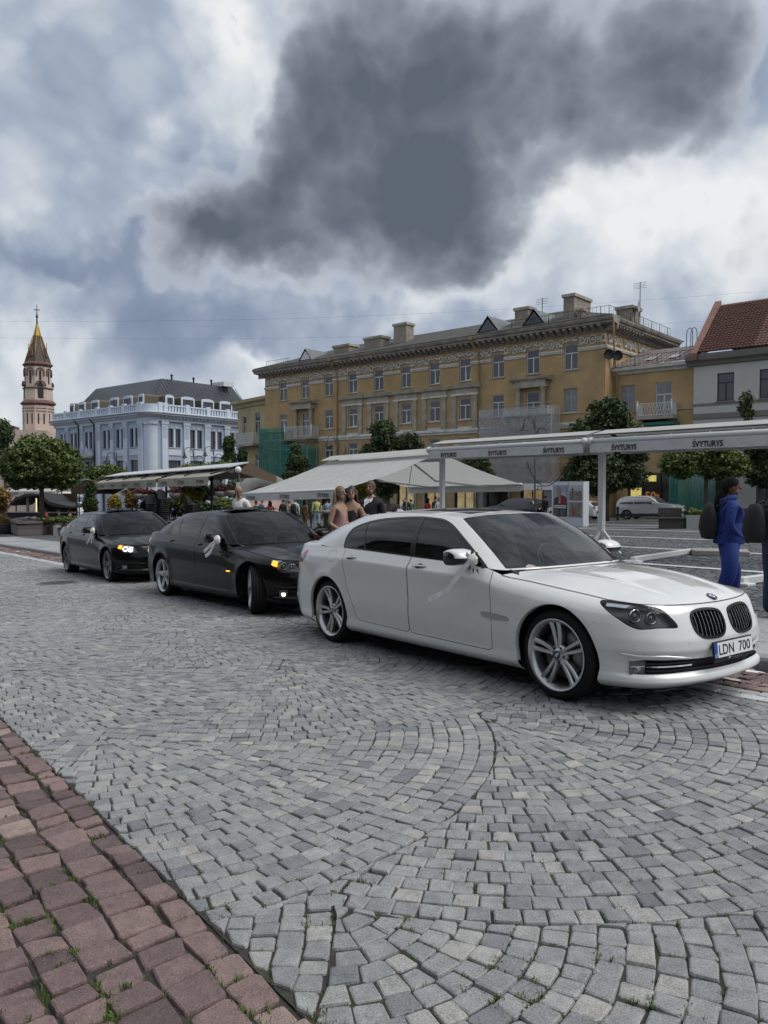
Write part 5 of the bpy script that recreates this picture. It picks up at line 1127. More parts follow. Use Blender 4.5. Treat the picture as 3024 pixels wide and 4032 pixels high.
def annex():
    root = thing('annex_building', 'low ochre wing with rusty tin roof and white balcony, beside the white house', 'building', (YC.x, YC.y, 0), Y_RZ)
    T = Matrix.Translation((0, -1.6, 0)); x = lambda a: -a
    holes = [(x(1.83), x(.62), 7.43, 9.54), (x(4.82), x(3.52), 6.75, 9.53), (x(5.4), x(1.3), -2.0, 2.4)]
    mb = MB(T); wall(mb, -6.53, -.002, -2.5, 10.4, holes, depth=.2); mb.build('wall', M_och, root)
    window(root, x(1.83), x(.62), 7.43, 9.54, -1.74, M_gfr, M_glassw, 'V', M_trimst); window(root, x(4.82), x(3.52), 6.75, 9.53, -1.74, M_wfr, M_glassw, 'T')
    mb = MB(T); molding(mb, -6.6, -.003, [(.002, 10.4), (.15, 10.42), (.25, 10.6), (.5, 10.7), (.55, 10.95), (0, 11.05)]); mb.build('cornice', M_white_st, root)
    mb = MB(T); molding(mb, -6.52, -.003, [(.002, 7.3), (.08, 7.3), (.08, 7.42), (.002, 7.42)]); mb.build('sill_course', M_trimst, root)
    balcony(root, x(5.2), x(2.5), 1.1, 6.85, 7.85, M_wfr, M=T, lattice=True, pitch=.22)
    MB(T).box(x(5.5), x(2.3), .1, 1.25, 6.1, 6.32).build('net_roll', mk('green_net_roll', (.02, .13, .10), .8), root)
    ro = MB(T).add([(-6.6, .55, 11.0), (-.003, .55, 11.0), (-.003, -5.5, 13.1), (-7.6, -5.5, 13.1)], [(0, 1, 2, 3)]).build('roof', M_rust, root)
    for i in range(13): a = -6.4 + i * .5; MB(T).add([(a, .55, 11.0), (a + .05, .55, 11.0), (a + .05, -5.4, 13.06), (a, -5.4, 13.06), (a, .55, 11.05), (a + .05, .55, 11.05), (a + .05, -5.4, 13.12), (a, -5.4, 13.12)], [(4, 5, 6, 7), (0, 4, 7, 3), (1, 2, 6, 5), (0, 1, 5, 4)]).build('roof_seam', M_rust, ro)
    for a in (-3.0, -4.9): MB(T).add([(a, -.6, 11.5), (a + .75, -.6, 11.5), (a + .75, -1.9, 11.95), (a, -1.9, 11.95)], [(0, 1, 2, 3)]).build('skylight', mk('skylight_glass', (.5, .53, .56), .1), ro)
    railing(ro, [(-.2, -1.1, 11.75), (-6.3, -1.1, 11.75)], .7, M_iron)
    for k in (0, .35): MB(T).tube([(-4.1 - k, -5, 12.9), (-4.1 - k, -5, 14.0)] + [(-4.35 - k + .25 * math.cos(t), -5 - .6 * math.sin(t) * 0, 14.0 + .5 * math.sin(t)) for t in np.linspace(.2, 2.9, 8)] + [(-4.6 - k, -5, 14.0), (-4.6 - k, -5, 12.9)], .03, 5).build('roof_ladder', M_iron, ro)
    # shop front with sale lettering
    sh = MB(T).box(x(5.35), x(1.35), -.19, -.16, -2.0, 2.4).build('shop_window', M_shop, root)
    for a in (x(5.35), x(4.0), x(2.6), x(1.43)): MB(T).box(a, a + .08, -.15, -.05, -2.0, 2.4).build('mullion', M_iron, sh)
    MB(T).box(x(2.4), x(1.5), -.155, -.145, -1.3, 1.2).build('lit_display', mk('lit_yellow', (1, .75, .2), .5, emit=.35, var=.6, vscale=2.0), sh)
    MB(T).box(x(3.6), x(2.7), -.155, -.145, 1.7, 2.2).build('lit_sign', mk('lit_yellow', (1, .75, .2), .5, emit=.35, var=.6, vscale=2.0), sh)
    face = T @ Matrix.Translation((0, -.13, 0)) @ Matrix(((-1, 0, 0, 0), (0, 0, 1, 0), (0, 1, 0, 0), (0, 0, 0, 1)))
    om = mk('orange_letters', (.65, .25, .08), .5, emit=.12)
    text_mesh('50', .68, om, 'lettering', sh, face @ Matrix.Translation((3.15, .55, 0)), bold=.02); text_mesh('iki', .42, om, 'lettering', sh, face @ Matrix.Translation((2.45, .42, 0))); text_mesh('%', .42, om, 'lettering', sh, face @ Matrix.Translation((3.78, .5, 0)), bold=.02)
annex()
def white_house():
    root = thing('white_house', 'white plastered house with red clay tile roof and dark framed windows', 'house', (YC.x, YC.y, 0), Y_RZ); T = Matrix.Translation((0, -1.4, 0)); x = lambda a: -a; E = -19.0
    up = [(8.28, 9.48), (11.23, 12.45), (14.2, 15.4)]; lo = [(8.25, 9.45), (11.2, 12.4), (14.2, 15.4)]
    holes = [(x(b), x(a), 7.72, 9.8) for a, b in up] + [(x(b), x(a), 3.9, 5.75) for a, b in up] + [(x(b), x(a), .2, 2.4) for a, b in lo]
    mb = MB(T); wall(mb, E, -6.54, -2.2, 10.5, holes, depth=.18); mb.add([(-6.54, 0, -2), (-6.54, -8, -2), (-6.54, -8, 10.5), (-6.54, 0, 10.5)], [(0, 3, 2, 1)]); mb.build('wall', M_whst, root)
    for a, b in up:
        window(root, x(b), x(a), 7.72, 9.8, -1.52, M_dfr, sill=M_band); window(root, x(b), x(a), 3.9, 5.75, -1.52, M_dfr, sill=M_band)
    for a, b in lo:
        window(root, x(b), x(a), .2, 2.4, -1.52, M_dfr, kind='V', sill=M_band)
    for z0, z1, d in ((7.45, 7.62, .06), (6.46, 6.85, .12), (-2.2, -.9, .08)): MB(T).box(E, -6.5, .002, d, z0, z1).build('band_course', M_band if z0 > 0 else mk('grey_plinth', (.16, .16, .16), .9, var=.1), root)
    mb = MB(T); molding(mb, E, -6.1, [(.002, 10.45), (.2, 10.5), (.3, 10.7), (.62, 10.85), (.70, 11.15), (.70, 11.3), (0, 11.35)]); mb.build('cornice', M_band, root)
    # roof and gable parapet
    y0, z0, y1, z1 = .80, 11.36, -4.6, 15.9; sl = math.hypot(y1 - y0, z1 - z0)
    ro = MB(T).add([(E, y0, z0), (-6.9, y0, z0), (-6.9, y1, z1), (E, y1, z1), (E, y1 - 5, z0), (-6.9, y1 - 5, z0)], [(0, 1, 2, 3), (3, 2, 5, 4)]).build('roof', M_tile, root)
    mb = MB(T); mb.add([(-6.55, y0 + .1, z0), (-7.05, y0 + .1, z0), (-7.05, y1, z1 + .35), (-6.55, y1, z1 + .35), (-6.55, y0 + .1, z0 - .5), (-7.05, y0 + .1, z0 - .5), (-7.05, y1, z1 - .5), (-6.55, y1, z1 - .5)], [(0, 1, 2, 3), (0, 3, 7, 4), (1, 5, 6, 2), (0, 4, 5, 1), (2, 6, 7, 3)]); mb.build('gable_parapet', mk('pinkish_render', (.24, .125, .10), .9, var=.2, vscale=1.5), ro)
    tw, tl = .26, .34; seg = 6; vs = []
    for (t, lift) in ((0, .05), (tl * 1.12, .0)):
        for i in range(seg + 1):
            q = i / seg; vs.append((q * tw * 1.06, t, lift + .055 * math.sin(q * math.pi * 2 * .5) ))
    vs += [(p[0], 0, p[2] - .035) for p in vs[:seg + 1]]
    tm = MB().add(vs, [(i, i + 1, seg + 2 + i, seg + 1 + i) for i in range(seg)] + [(2 * seg + 2 + i, 2 * seg + 3 + i, i + 1, i) for i in range(seg)], 0, True).mesh('roof_tile', M_tile)
    a = math.atan2(z1 - z0, y0 - y1); nr = int(sl / tl)
    Rm = Matrix(((-1, 0, 0, 0), (0, -math.cos(a), -math.sin(a) * -1, 0), (0, math.sin(a), math.cos(a), 0), (0, 0, 0, 1)))
    cnt = 0; V = []; F = []
    for r_ in range(nr):
        for c in range(44):
            p = T @ Vector((-7.05 - c * tw - (tw / 2 if r_ % 2 else 0) * 0, y0 - (r_ * tl) * math.cos(a), z0 + (r_ * tl) * math.sin(a)))
            if c < 15:
                o = link('roof_tile', tm, ro); o.matrix_local = Matrix.Translation(p + Vector((0, 0, .02 + random.uniform(-.008, .008)))) @ Rm
            else:
                n = len(V); V += [Matrix.Translation(p + Vector((0, 0, .02))) @ Rm @ Vector(q) for q in vs[:2 * seg + 2]]; F += [(n + i, n + i + 1, n + seg + 2 + i, n + seg + 1 + i) for i in range(seg)]
    o = link('roof_tiles', npmesh('roof_tiles', [tuple(v) for v in V], F, M_tile, True), ro); o['kind'] = 'stuff'
white_house()
def cream():
    d = Vector((-.6, .8)); c = ypt(42.35, -1.0); rz = math.atan2(d.y, d.x)
    root = thing('cream_building', 'narrow cream stuccoed building with white balcony, next to the ochre building', 'building', (c.x, c.y, 0), rz); L = 8.9
    holes = [(2.9, 4.3, 7.2, 10.2), (.2, 1.0, 7.0, 9.9), (2.9, 4.2, 2.6, 5.2), (.2, 1.0, 2.6, 5.0), (6.5, 7.6, 7.2, 10.0)]
    mb = MB(); wall(mb, 0, L, -3.5, 11.0, holes); mb.add([(L, 0, -3.5), (L, -10, -3.5), (L, -10, 11), (L, 0, 11)], [(0, 1, 2, 3)]); mb.build('wall', M_cream, root)
    for h in holes: window(root, *h, kind='T', sill=M_trimst)
    mb = MB(); molding(mb, -.2, L + .7, [(.002, 11.0), (.2, 11.1), (.3, 11.4), (.7, 11.6), (.75, 11.95), (-3, 12.3)]); mb.build('cornice', M_cream, root)
    for z in (1.0, 6.0): mb = MB(); molding(mb, 0, L, [(.002, z), (.12, z), (.12, z + .3), (.002, z + .3)]); mb.build('band_course', M_trimst, root)
    balcony(root, 2.2, 7.0, 1.3, 6.4, 7.7, M_wfr, pitch=.2)
cream()
def blue():
    O = Vector((-30.7, 100.0)); d = Vector((-.762, .648)).normalized(); d2 = Vector((.578, .816)).normalized(); rz = math.atan2(d.y, d.x)
    root = thing('bank_building', 'pale blue three storey corner building with balustrade and dark metal mansard roof', 'building', (O.x, O.y, 0), rz)
    rel = Matrix.Rotation(math.atan2(-d2.y, -d2.x) - rz, 4, 'Z')
    faces = [(Matrix.Identity(4), 1, 25.4, [(2.56, 4.62), (6.1, 8.15), (9.6, 11.62), (14.57, 16.6), (18.98, 20.86), (22.0, 23.9)], [(1.4, 2.46), (5.1, 6.05), (8.65, 9.4), (12.05, 13.1), (16.9, 17.9), (21.2, 21.9)]),
             (rel, -1, 30.0, [(3.05, 5.13), (6.8, 8.92), (10.5, 12.64), (14.2, 16.3), (18, 20)], [(1.9, 2.87), (5.57, 6.6), (9.3, 10.3), (13.05, 14.03), (16.8, 17.8)])]
    R0 = 1.3
    for M, sg, L, wins, pils in faces:
        X = lambda a, b: (min(sg * a, sg * b), max(sg * a, sg * b)); holes = []
        for a, b in wins: holes += [(*X(a, b), 6.45, 8.94), (*X(a, b), .9, 4.7)]
        mb = MB(M); wall(mb, *X(R0, L), -3.5, 10.6, holes, depth=.35); mb.build('wall', M_blue2, root)
        for a, b in wins:
            x0, x1 = X(a, b); m = (x0 + x1) / 2
            for q0, q1 in ((x0, m - .16), (m + .16, x1)): window(root, q0, q1, 6.45, 8.94, -.25, M_dfr, kind='N', M=M)
            MB(M).box(m - .16, m + .16, -.3, .02, 6.45, 8.94).build('mullion_pier', M_blue1, root); window(root, x0, x1, .9, 4.7, -.25, M_dfr, kind='V3', M=M)
            MB(M).box(x0 - .05, x1 + .05, .002, .10, 5.35, 6.2).build('spandrel_panel', M_blue1, root); MB(M).box(x0 - .12, x1 + .12, .002, .16, 6.28, 6.44).build('sill', M_blue2, root)
            for q in (x0 + .5, x1 - .8): MB(M).box(q, q + .35, .002, .06, 9.05, 9.25).build('block', M_blue1, root)
        for a, b in pils:
            x0, x1 = X(a, b); o = MB(M).box(x0, x1, .002, .22, -3.5, 9.45).build('pilaster', M_blue1, root); MB(M).box(x0 - .1, x1 + .1, .002, .30, 9.451, 9.85).build('capital', M_blue1, o)
            for k in range(4): q = x0 + (x1 - x0) * (k + .7) / 4.6; MB(M).box(q, q + .06, .221, .25, 7.6, 9.2).build('flute', M_blue2, o)
        mb = MB(M); x0, x1 = X(R0, L); molding(mb, x0, x1, [(.002, 9.85), (.26, 9.86), (.26, 10.25), (.45, 10.3), (.45, 10.5), (.95, 10.6), (1.0, 10.85), (-.3, 10.95)]); mb.build('cornice', M_blue1, root)
        mb = MB(M); molding(mb, x0, x1, [(.96, 10.74), (1.08, 10.78), (1.08, 10.9), (.96, 10.92)]); mb.build('gutter', M_band, root)
        dm = MB().box(-.16, .16, .451, .68, 10.33, 10.52).mesh('dentil', M_blue1); k = int(L / .62)
        for i in range(k): o = link('dentil', dm, root); o.matrix_local = M @ Matrix.Translation((sg * (R0 + .3 + i * .62), 0, 0))
        mb = MB(M); mb.box(x0, x1, .1, .4, 10.95, 11.15); o = mb.build('parapet', M_blue1, root); MB(M).box(x0, x1, .08, .42, 11.9, 12.1).build('parapet_rail', M_blue1, o)
        bm = MB().box(-.14, .14, .16, .34, 11.151, 11.899).mesh('baluster', M_blue1); pm = MB().box(-.32, .32, .06, .46, 10.951, 12.3).mesh('parapet_post', M_blue1)
        t = R0 + .3
        while t < L:
            q = link('baluster', bm, o); q.matrix_local = M @ Matrix.Translation((sg * t, 0, 0)); t += .5
        for t in [R0 + .2] + [(a + b) / 2 for a, b in pils] + [L - .3]: q = link('parapet_post', pm, o); q.matrix_local = M @ Matrix.Translation((sg * t, 0, 0))
        # dormers
        for a, b in ([(3.04, 4.47), (5.7, 8.05), (9.3, 11.6), (12.7, 15.1)] if sg < 0 else [(2.0, 3.3), (4.8, 7.0), (8.3, 10.5), (13.5, 15.6), (17.3, 19.2), (20.5, 21.8)]):
            x0, x1 = X(a, b); w = x1 - x0; m = (x0 + x1) / 2; dz = 11.35; arc = [(x0, dz), (x1, dz), (x1, 13.25)] + [(m + w / 2 * math.cos(t), 13.25 + .3 * math.sin(t)) for t in np.linspace(0, math.pi, 7)[1:-1]] + [(x0, 13.25)]
            o = MB(M).prism(arc, 'y', -.6, -3.4).build('dormer', mk('dormer_timber', (.115, .10, .07), .8), root)
            fr_ = MB(M).prism(arc, 'y', -.58, -.45).build('dormer_front', M_blue1, o); window(o, x0 + .3, x1 - .3, 11.9, 13.1, -.40, M_dfr, kind='V' if w < 1.6 else 'V3', M=M)
    # rounded corner
    c2 = []
    n1 = Vector((0, 1)); m2 = (rel.to_3x3() @ Vector((0, 1, 0))); e2 = rel.to_3x3() @ Vector((-1, 0, 0))
    p0, p1 = Vector((R0, 0)), Vector((e2.x * R0, e2.y * R0)); 
    def arcpts(off):
        out = []
        for t in [k / 8 for k in range(9)]:
            b = (1 - t) ** 2 * p0 + 2 * t * (1 - t) * Vector((0, 0)) + t * t * p1; nn = ((1 - t) * Vector((0, 1)) + t * Vector((m2.x, m2.y))).normalized(); out.append((b.x + nn.x * off, b.y + nn.y * off))
        return out
    def strip(off, z0, z1, mat, name, off2=None):
        a, b = arcpts(off), arcpts(off if off2 is None else off2); vs = [(*p, z0) for p in a] + [(*p, z1) for p in b]; mb = MB(); mb.add(vs, [(i, 9 + i, 10 + i, i + 1) for i in range(8)], 0, True); mb.build(name, mat, root)
    strip(.02, -3.5, 9.45, M_blue1, 'corner_wall'); strip(.22, 9.45, 10.25, M_blue1, 'corner_frieze'); strip(.22, 10.25, 10.6, M_blue1, 'corner_cornice', .95); strip(.97, 10.6, 10.9, M_band, 'corner_gutter'); strip(.97, 10.9, 10.95, M_blue1, 'corner_cornice', -.3); strip(.35, 10.95, 12.05, M_blue1, 'corner_parapet')
    # roof: hipped over both wings
    def W(M, sg, s, y, z): return M @ Vector((sg * s, y, z))
    i4, rl = Matrix.Identity(4), rel
    inv = (Matrix.Translation((O.x, O.y, 0)) @ Matrix.Rotation(rz, 4, 'Z')).inverted(); LP = lambda px, py, Y: inv @ atY(px, py, Y)
    A0 = W(i4, 1, 1.0, -.9, 11.2); B0 = W(i4, 1, 24.0, -.9, 11.2); A1 = LP(640, 1491, 108.5); B1 = LP(378, 1531, 118.0)
    C0 = W(rl, -1, 1.0, -.9, 11.2); D0 = W(rl, -1, 21.0, -.9, 11.2); D1 = LP(913, 1525, 121.0)
    ro = MB().add([A0, B0, B1, A1, C0, D0, D1], [(0, 3, 2, 1), (4, 5, 6, 3), (0, 4, 3)]).build('roof', M_roofd, root)
    MB().add([B0, B0 + Vector((-2, -9, 0)), B1], [(0, 2, 1)]).build('roof_end', M_roofd, ro); MB().add([D0, D1, W(rl, -1, 26, -8, 11.2)], [(0, 2, 1)]).build('roof_end', M_roofd, ro)
    for (e0, e1, t0, t1, n) in ((A0, B0, A1, B1, 34), (C0, D0, A1, D1, 32)):
        nn = (e1 - e0).cross(t0 - e0).normalized(); nn = nn if nn.z > 0 else -nn
        for i in range(n + 1):
            # seams run straight up the slope and stop at the hips
            u = (e1 - e0).normalized(); s0 = (e1 - e0).length * i / n; base = e0 + u * s0; up = (t0 - e0) - u * (t0 - e0).dot(u); k = 1.0; l0 = (t0 - e0).dot(u); l1 = (e1 - e0).length - (t1 - e0).dot(u)
            if s0 < l0: k = s0 / l0
            elif (e1 - e0).length - s0 < l1: k = ((e1 - e0).length - s0) / max(l1, .01)
            if k < .04: continue
            top = base + up * k; w_ = u * .035; MB().add([base - w_, base + w_, top + w_, top - w_, base - w_ + nn * .07, base + w_ + nn * .07, top + w_ + nn * .07, top - w_ + nn * .07], [(4, 5, 6, 7), (0, 4, 7, 3), (1, 2, 6, 5), (0, 1, 5, 4), (2, 3, 7, 6)]).build('roof_seam', M_roofs, ro)
    for k in (.12, .42, .68): p = A1.lerp(D1, k); MB().lathe([(.12, -.1), (.12, .5), (.2, .52), (.2, .7), (0, .8)], 10, c=tuple(p)).build('roof_vent', M_iron, ro)
    p = A1.lerp(D1, .85); MB().box(p.x - 1.6, p.x + 1.6, p.y - 1, p.y + 1, p.z - .2, p.z + .5).build('roof_light', M_wfr, ro)
    for s_ in (13.4, 17.8): MB().tube([(s_ + .1, 1.0, 10.7), (s_, .35, 9.9), (s_, .35, -3.0)], .10, 6).build('downpipe', M_iron, root)
    balcony(root, 13.9, 17.4, 1.3, 5.45, 6.5, M_blue1, pitch=.5)
    # rear wing seen over the cream building
    q = W(rl, -1, 24.0, -2.0, 0); MB(rl).box(-44, -23, -12, -1.2, -3.5, 10.8).build('rear_wing', M_blue2, root); MB(rl).add([(-44, -.8, 11.0), (-23, -.8, 11.0), (-26, -6.5, 14.2), (-44, -6.5, 14.2)], [(3, 2, 1, 0)]).build('rear_roof', M_roofd, ro)
blue()
def church():
    c = atY(152, 1650, 125.0); k = 1.0; root = thing('church_tower', 'octagonal pink church bell tower with dark spire, gilded ribs and cross', 'church tower', (c.x, c.y, 0), R(12))
    zz = lambda py: CAMH + (HOR - py) / FPX * 125.0 + 0.0
    # z levels read from the photograph
    def oct_(r0, z0, r1, z1, mat, name, par=None): return MB().lathe([(r0, z0), (r1, z1)], 8, smooth=False).build(name, mat, par or root)
    px = .0417
    lev = {k_: zz(1180 + v * .2712) for k_, v in dict(tip=95, ball=270, neck=375, gold=545, eave=960, up_b=1210, cor2=1320, mid_b=1480, sk=1555, low_b=1900).items()}
    oct_(2.55, -4, 2.5, lev['low_b'], M_pink, 'shaft'); o = MB().lathe([(2.45, lev['low_b']), (2.45, lev['sk'])], 8, smooth=False).build('lower_stage', M_pink, root)
    MB().lathe([(2.46, lev['sk'] + .1), (2.72, lev['sk'] + .3), (2.76, lev['sk'] + .45), (2.3, lev['mid_b'] + .05)], 8, smooth=False).build('string_roof', M_brick, root)
    oct_(2.28, lev['mid_b'], 2.22, lev['cor2'], M_pink, 'belfry'); MB().lathe([(2.24, lev['cor2']), (2.40, lev['cor2'] + .12), (2.40, lev['cor2'] + .25), (2.08, lev['cor2'] + .32)], 8, smooth=False).build('string_roof', M_brick, root)
    oct_(2.1, lev['cor2'] + .2, 2.0, lev['eave'], M_pink, 'upper_stage'); MB().lathe([(2.02, lev['eave'] - .45), (2.30, lev['eave'] - .15), (2.36, lev['eave']), (1.95, lev['eave'] + .35)], 8, smooth=False).build('eave', M_brick, root)
    sp = MB().lathe([(1.95, lev['eave'] + .3), (.62, lev['gold'])], 8, smooth=False).build('spire', M_slate, root); MB().lathe([(.62, lev['gold']), (.16, lev['neck'])], 8, smooth=False).build('gilded_cap', M_gold, root)
    for i in range(8):
        a = 2 * math.pi * i / 8; f = lambda r, z: (r * math.cos(a), r * math.sin(a), z); MB().tube([f(1.98, lev['eave'] + .3), f(.64, lev['gold'])], .075, 5).build('gilded_rib', M_gold, sp)
        b = a + math.pi / 8; Mx = Matrix.Rotation(b, 4, 'Z'); r = 2.08 * math.cos(math.pi / 8)
        MB(Mx).lathe([(0, 0)], 3); hgt = lev['eave'] - 3.2
        MB(Mx).box(r - .2, r + .03, -.16, .16, hgt, hgt + 2.1).build('slit_window', M_iron, root)
        MB(Mx).tube([(r + .08, -.55, hgt + 1.2)] + [(r + .1, .55 * math.cos(t), hgt + 2.0 + .5 * math.sin(t)) for t in np.linspace(math.pi, 0, 9)] + [(r + .08, .55, hgt + 1.2)], .09, 5).build('arch_trim', M_brick, root)
        r = 2.27 * math.cos(math.pi / 8); z0 = lev['mid_b'] + .3
        if i % 2 == 0: MB(Mx).prism([(-.42, z0), (.42, z0), (.42, z0 + 2.1)] + [(.42 * math.cos(t), z0 + 2.1 + .42 * math.sin(t)) for t in np.linspace(0, math.pi, 7)[1:-1]] + [(-.42, z0 + 2.1)], 'x', r - .3, r + .03).build('bell_opening', M_iron, root); MB(Mx).tube([(r + .1, .75 * math.cos(t), z0 + 2.0 + .75 * math.sin(t)) for t in np.linspace(math.pi, 0, 9)], .13, 5).build('arch_trim', M_brick, root)
        r = 2.45 * math.cos(math.pi / 8); z0 = lev['low_b'] + .9
        for q in (-.42, .42): MB(Mx).box(r - .3, r + .02, q - .11, q + .11, z0, z0 + 1.7).build('slit_window', M_iron, root)
        for z_ in (lev['sk'] - .55, lev['sk'] - 1.0): MB(Mx).box(r - .05, r + .05, -.8, .8, z_, z_ + .12).build('band', M_brick, root)
        if i % 2 == 1: MB(Mx).add([(1.75, -.3, lev['eave'] + 1.2), (1.75, .3, lev['eave'] + 1.2), (1.65, 0, lev['eave'] + 2.6), (1.0, -.3, lev['eave'] + 1.8), (1.0, .3, lev['eave'] + 1.8), (1.1, 0, lev['eave'] + 2.6)], [(0, 1, 2), (0, 2, 5, 3), (1, 4, 5, 2)]).tube([(1.65, 0, lev['eave'] + 2.5), (1.65, 0, lev['eave'] + 3.5)], .05, 4).build('spire_dormer', M_brick, sp)
    MB().tube([(0, 0, lev['neck'] - .2), (0, 0, lev['ball']), (0, 0, lev['tip'])], [.14, .10, .05], 6).ball((0, 0, lev['ball']), .22, 10, 6).build('finial', M_brick, root)
    cr = MB().box(-.45, .45, -.05, .05, lev['tip'] - .95, lev['tip'] - .80).box(-.28, .28, -.05, .05, lev['tip'] - 1.75, lev['tip'] - 1.65).build('cross', M_gold, root)
    MB().prism([(-8, -5), (3, -5), (3, lev['low_b'] - .6), (-2.6, lev['low_b'] - .5), (-6.5, lev['low_b'] - 5)], 'y', -2, -9).build('nave', M_pink, root); MB().prism([(-8.2, lev['low_b'] - 7), (-2.5, lev['low_b'] + .3), (-2.5, lev['low_b'] - .6), (-7.4, lev['low_b'] - 7)], 'y', -1.8, -9).build('nave_roof', M_brick, root)
church()
# a plain block of houses behind the viewer, as the car windows and paint show it
def across():
    root = thing('row_house', 'plain plastered row house across the street, mirrored in the car windows', 'building', rd(4, -11, 0)); root.rotation_euler = (0, 0, math.atan2(-TS.y, -TS.x))
    hs = [(-30 + i * 3.2 + .9, -30 + i * 3.2 + 2.3, z, z + 2) for i in range(20) for z in (1.2, 4.8, 8.2)]
    mb = MB(Matrix.Rotation(math.pi, 4, 'Z') @ Matrix.Identity(4)); 
    mb = MB(); wall(mb, -30, 34, -3, 11.5, hs, depth=.25); mb.build('wall', mk('plaster_wall', (.085, .08, .07), .9, var=.1), root)
    MB().box(-30, 34, -.5, -.3, -3, 11.4).build('window_glass', M_glass, root)
    MB().add([(-31, .7, 11.5), (35, .7, 11.5), (35, -5, 15), (-31, -5, 15)], [(0, 1, 2, 3)]).build('roof', M_tile, root)
across()
# ------------------------------------------------------------------ trees and plants
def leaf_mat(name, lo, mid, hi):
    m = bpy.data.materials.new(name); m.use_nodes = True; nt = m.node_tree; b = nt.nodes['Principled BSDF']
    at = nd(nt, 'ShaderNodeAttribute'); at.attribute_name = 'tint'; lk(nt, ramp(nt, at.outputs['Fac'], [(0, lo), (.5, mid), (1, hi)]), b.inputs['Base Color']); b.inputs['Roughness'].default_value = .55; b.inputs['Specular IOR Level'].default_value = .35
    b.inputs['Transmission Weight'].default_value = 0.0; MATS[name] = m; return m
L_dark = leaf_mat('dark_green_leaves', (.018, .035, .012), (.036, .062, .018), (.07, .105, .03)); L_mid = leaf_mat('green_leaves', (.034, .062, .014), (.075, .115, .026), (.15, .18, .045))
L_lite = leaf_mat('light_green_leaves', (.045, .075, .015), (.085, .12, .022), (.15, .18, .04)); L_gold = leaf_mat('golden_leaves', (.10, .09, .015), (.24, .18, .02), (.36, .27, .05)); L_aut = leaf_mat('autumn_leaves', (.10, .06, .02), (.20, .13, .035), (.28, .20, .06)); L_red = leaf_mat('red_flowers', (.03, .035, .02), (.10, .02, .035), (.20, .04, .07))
M_bark = mk('bark', (.075, .062, .05), .9, var=.3, vscale=6, bump=.4, bscale=20)
def foliage(name, parent, blobs, n, size, mat, seed, clump=.28, per=26):
    g = np.random.default_rng(seed); wts = np.array([b[3] * b[4] * b[5] for b in blobs]) ** .75; wts /= wts.sum(); n = int(n * 2.1); nc = max(4, n // per)
    bi = g.choice(len(blobs), nc, p=wts); B = np.array(blobs)[bi]; d = g.normal(size=(nc, 3)); d /= np.linalg.norm(d, axis=1)[:, None]; rad = g.random(nc) ** .33
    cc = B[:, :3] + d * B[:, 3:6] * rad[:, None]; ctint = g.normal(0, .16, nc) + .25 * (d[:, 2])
    idx = np.repeat(np.arange(nc), per); m = len(idx); e = g.normal(size=(m, 3)); e /= np.linalg.norm(e, axis=1)[:, None]; P = cc[idx] + e * (g.random(m) ** .45)[:, None] * clump * np.array([1, 1, .7])
    nn = e * .7 + g.normal(size=(m, 3)) * .6 + np.array([0, 0, .35]); nn /= np.linalg.norm(nn, axis=1)[:, None]; t = np.cross(nn, g.normal(size=(m, 3))); t /= np.linalg.norm(t, axis=1)[:, None]; b = np.cross(nn, t)
    s = size * 1.0 * g.uniform(.6, 1.25, m)[:, None]; V = np.stack([P - t * s * .5, P + b * s * .36 - nn * s * .08, P + t * s * .6, P - b * s * .36 - nn * s * .08], 1).reshape(-1, 3); F = np.arange(4 * m).reshape(-1, 4)
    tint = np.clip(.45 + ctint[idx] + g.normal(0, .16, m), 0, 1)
    return link(name, npmesh(name, V, F, mat, False, attrs={'tint': np.repeat(tint, 4)}), parent)
def tree(name, label, base, trunk_h, trunk_r, blobs, n, size, mat, seed, group=None, cat='tree', clump=.3):
    """blobs relative to the base: (x, y, z, rx, ry, rz)"""
    root = thing(name, label, cat, base, 0, group); rr = random.Random(seed); top = max(b[2] for b in blobs)
    pts = [(0, 0, -.15), (rr.uniform(-.03, .03), 0, trunk_h * .5), (rr.uniform(-.06, .06), rr.uniform(-.05, .05), trunk_h), (rr.uniform(-.1, .1), 0, trunk_h + (top - trunk_h) * .7)]
    tk = MB().tube(pts, [trunk_r * 1.25, trunk_r, trunk_r * .85, trunk_r * .3], 9).build('trunk', M_bark, root)
    for k in range(7):
        b = blobs[k % len(blobs)]; a = 2.4 * k + rr.random(); z0 = trunk_h * rr.uniform(.85, 1.05); e = (b[0] + math.cos(a) * b[3] * .7, b[1] + math.sin(a) * b[4] * .7, b[2] + rr.uniform(-.3, .4) * b[5])
        MB().tube([(0, 0, z0), (e[0] * .4, e[1] * .4, z0 + (e[2] - z0) * .6), e], [trunk_r * .5, trunk_r * .3, trunk_r * .1], 6).build('limb', M_bark, tk)
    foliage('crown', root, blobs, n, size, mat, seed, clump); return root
def gpx(px, Y, h=0.0): x = (px - CX) / FPX * Y; return Vector((x, Y, gz(x, Y) + PAVE + h))
def crown(px0, px1, py0, py1, Y, base):
    k = Y / FPX; zc = CAMH + (HOR - (py0 + py1) / 2) * k - base.z; return ((px0 + px1) / 2 - CX) * k - base.x, zc, (px1 - px0) / 2 * k, (py1 - py0) / 2 * k
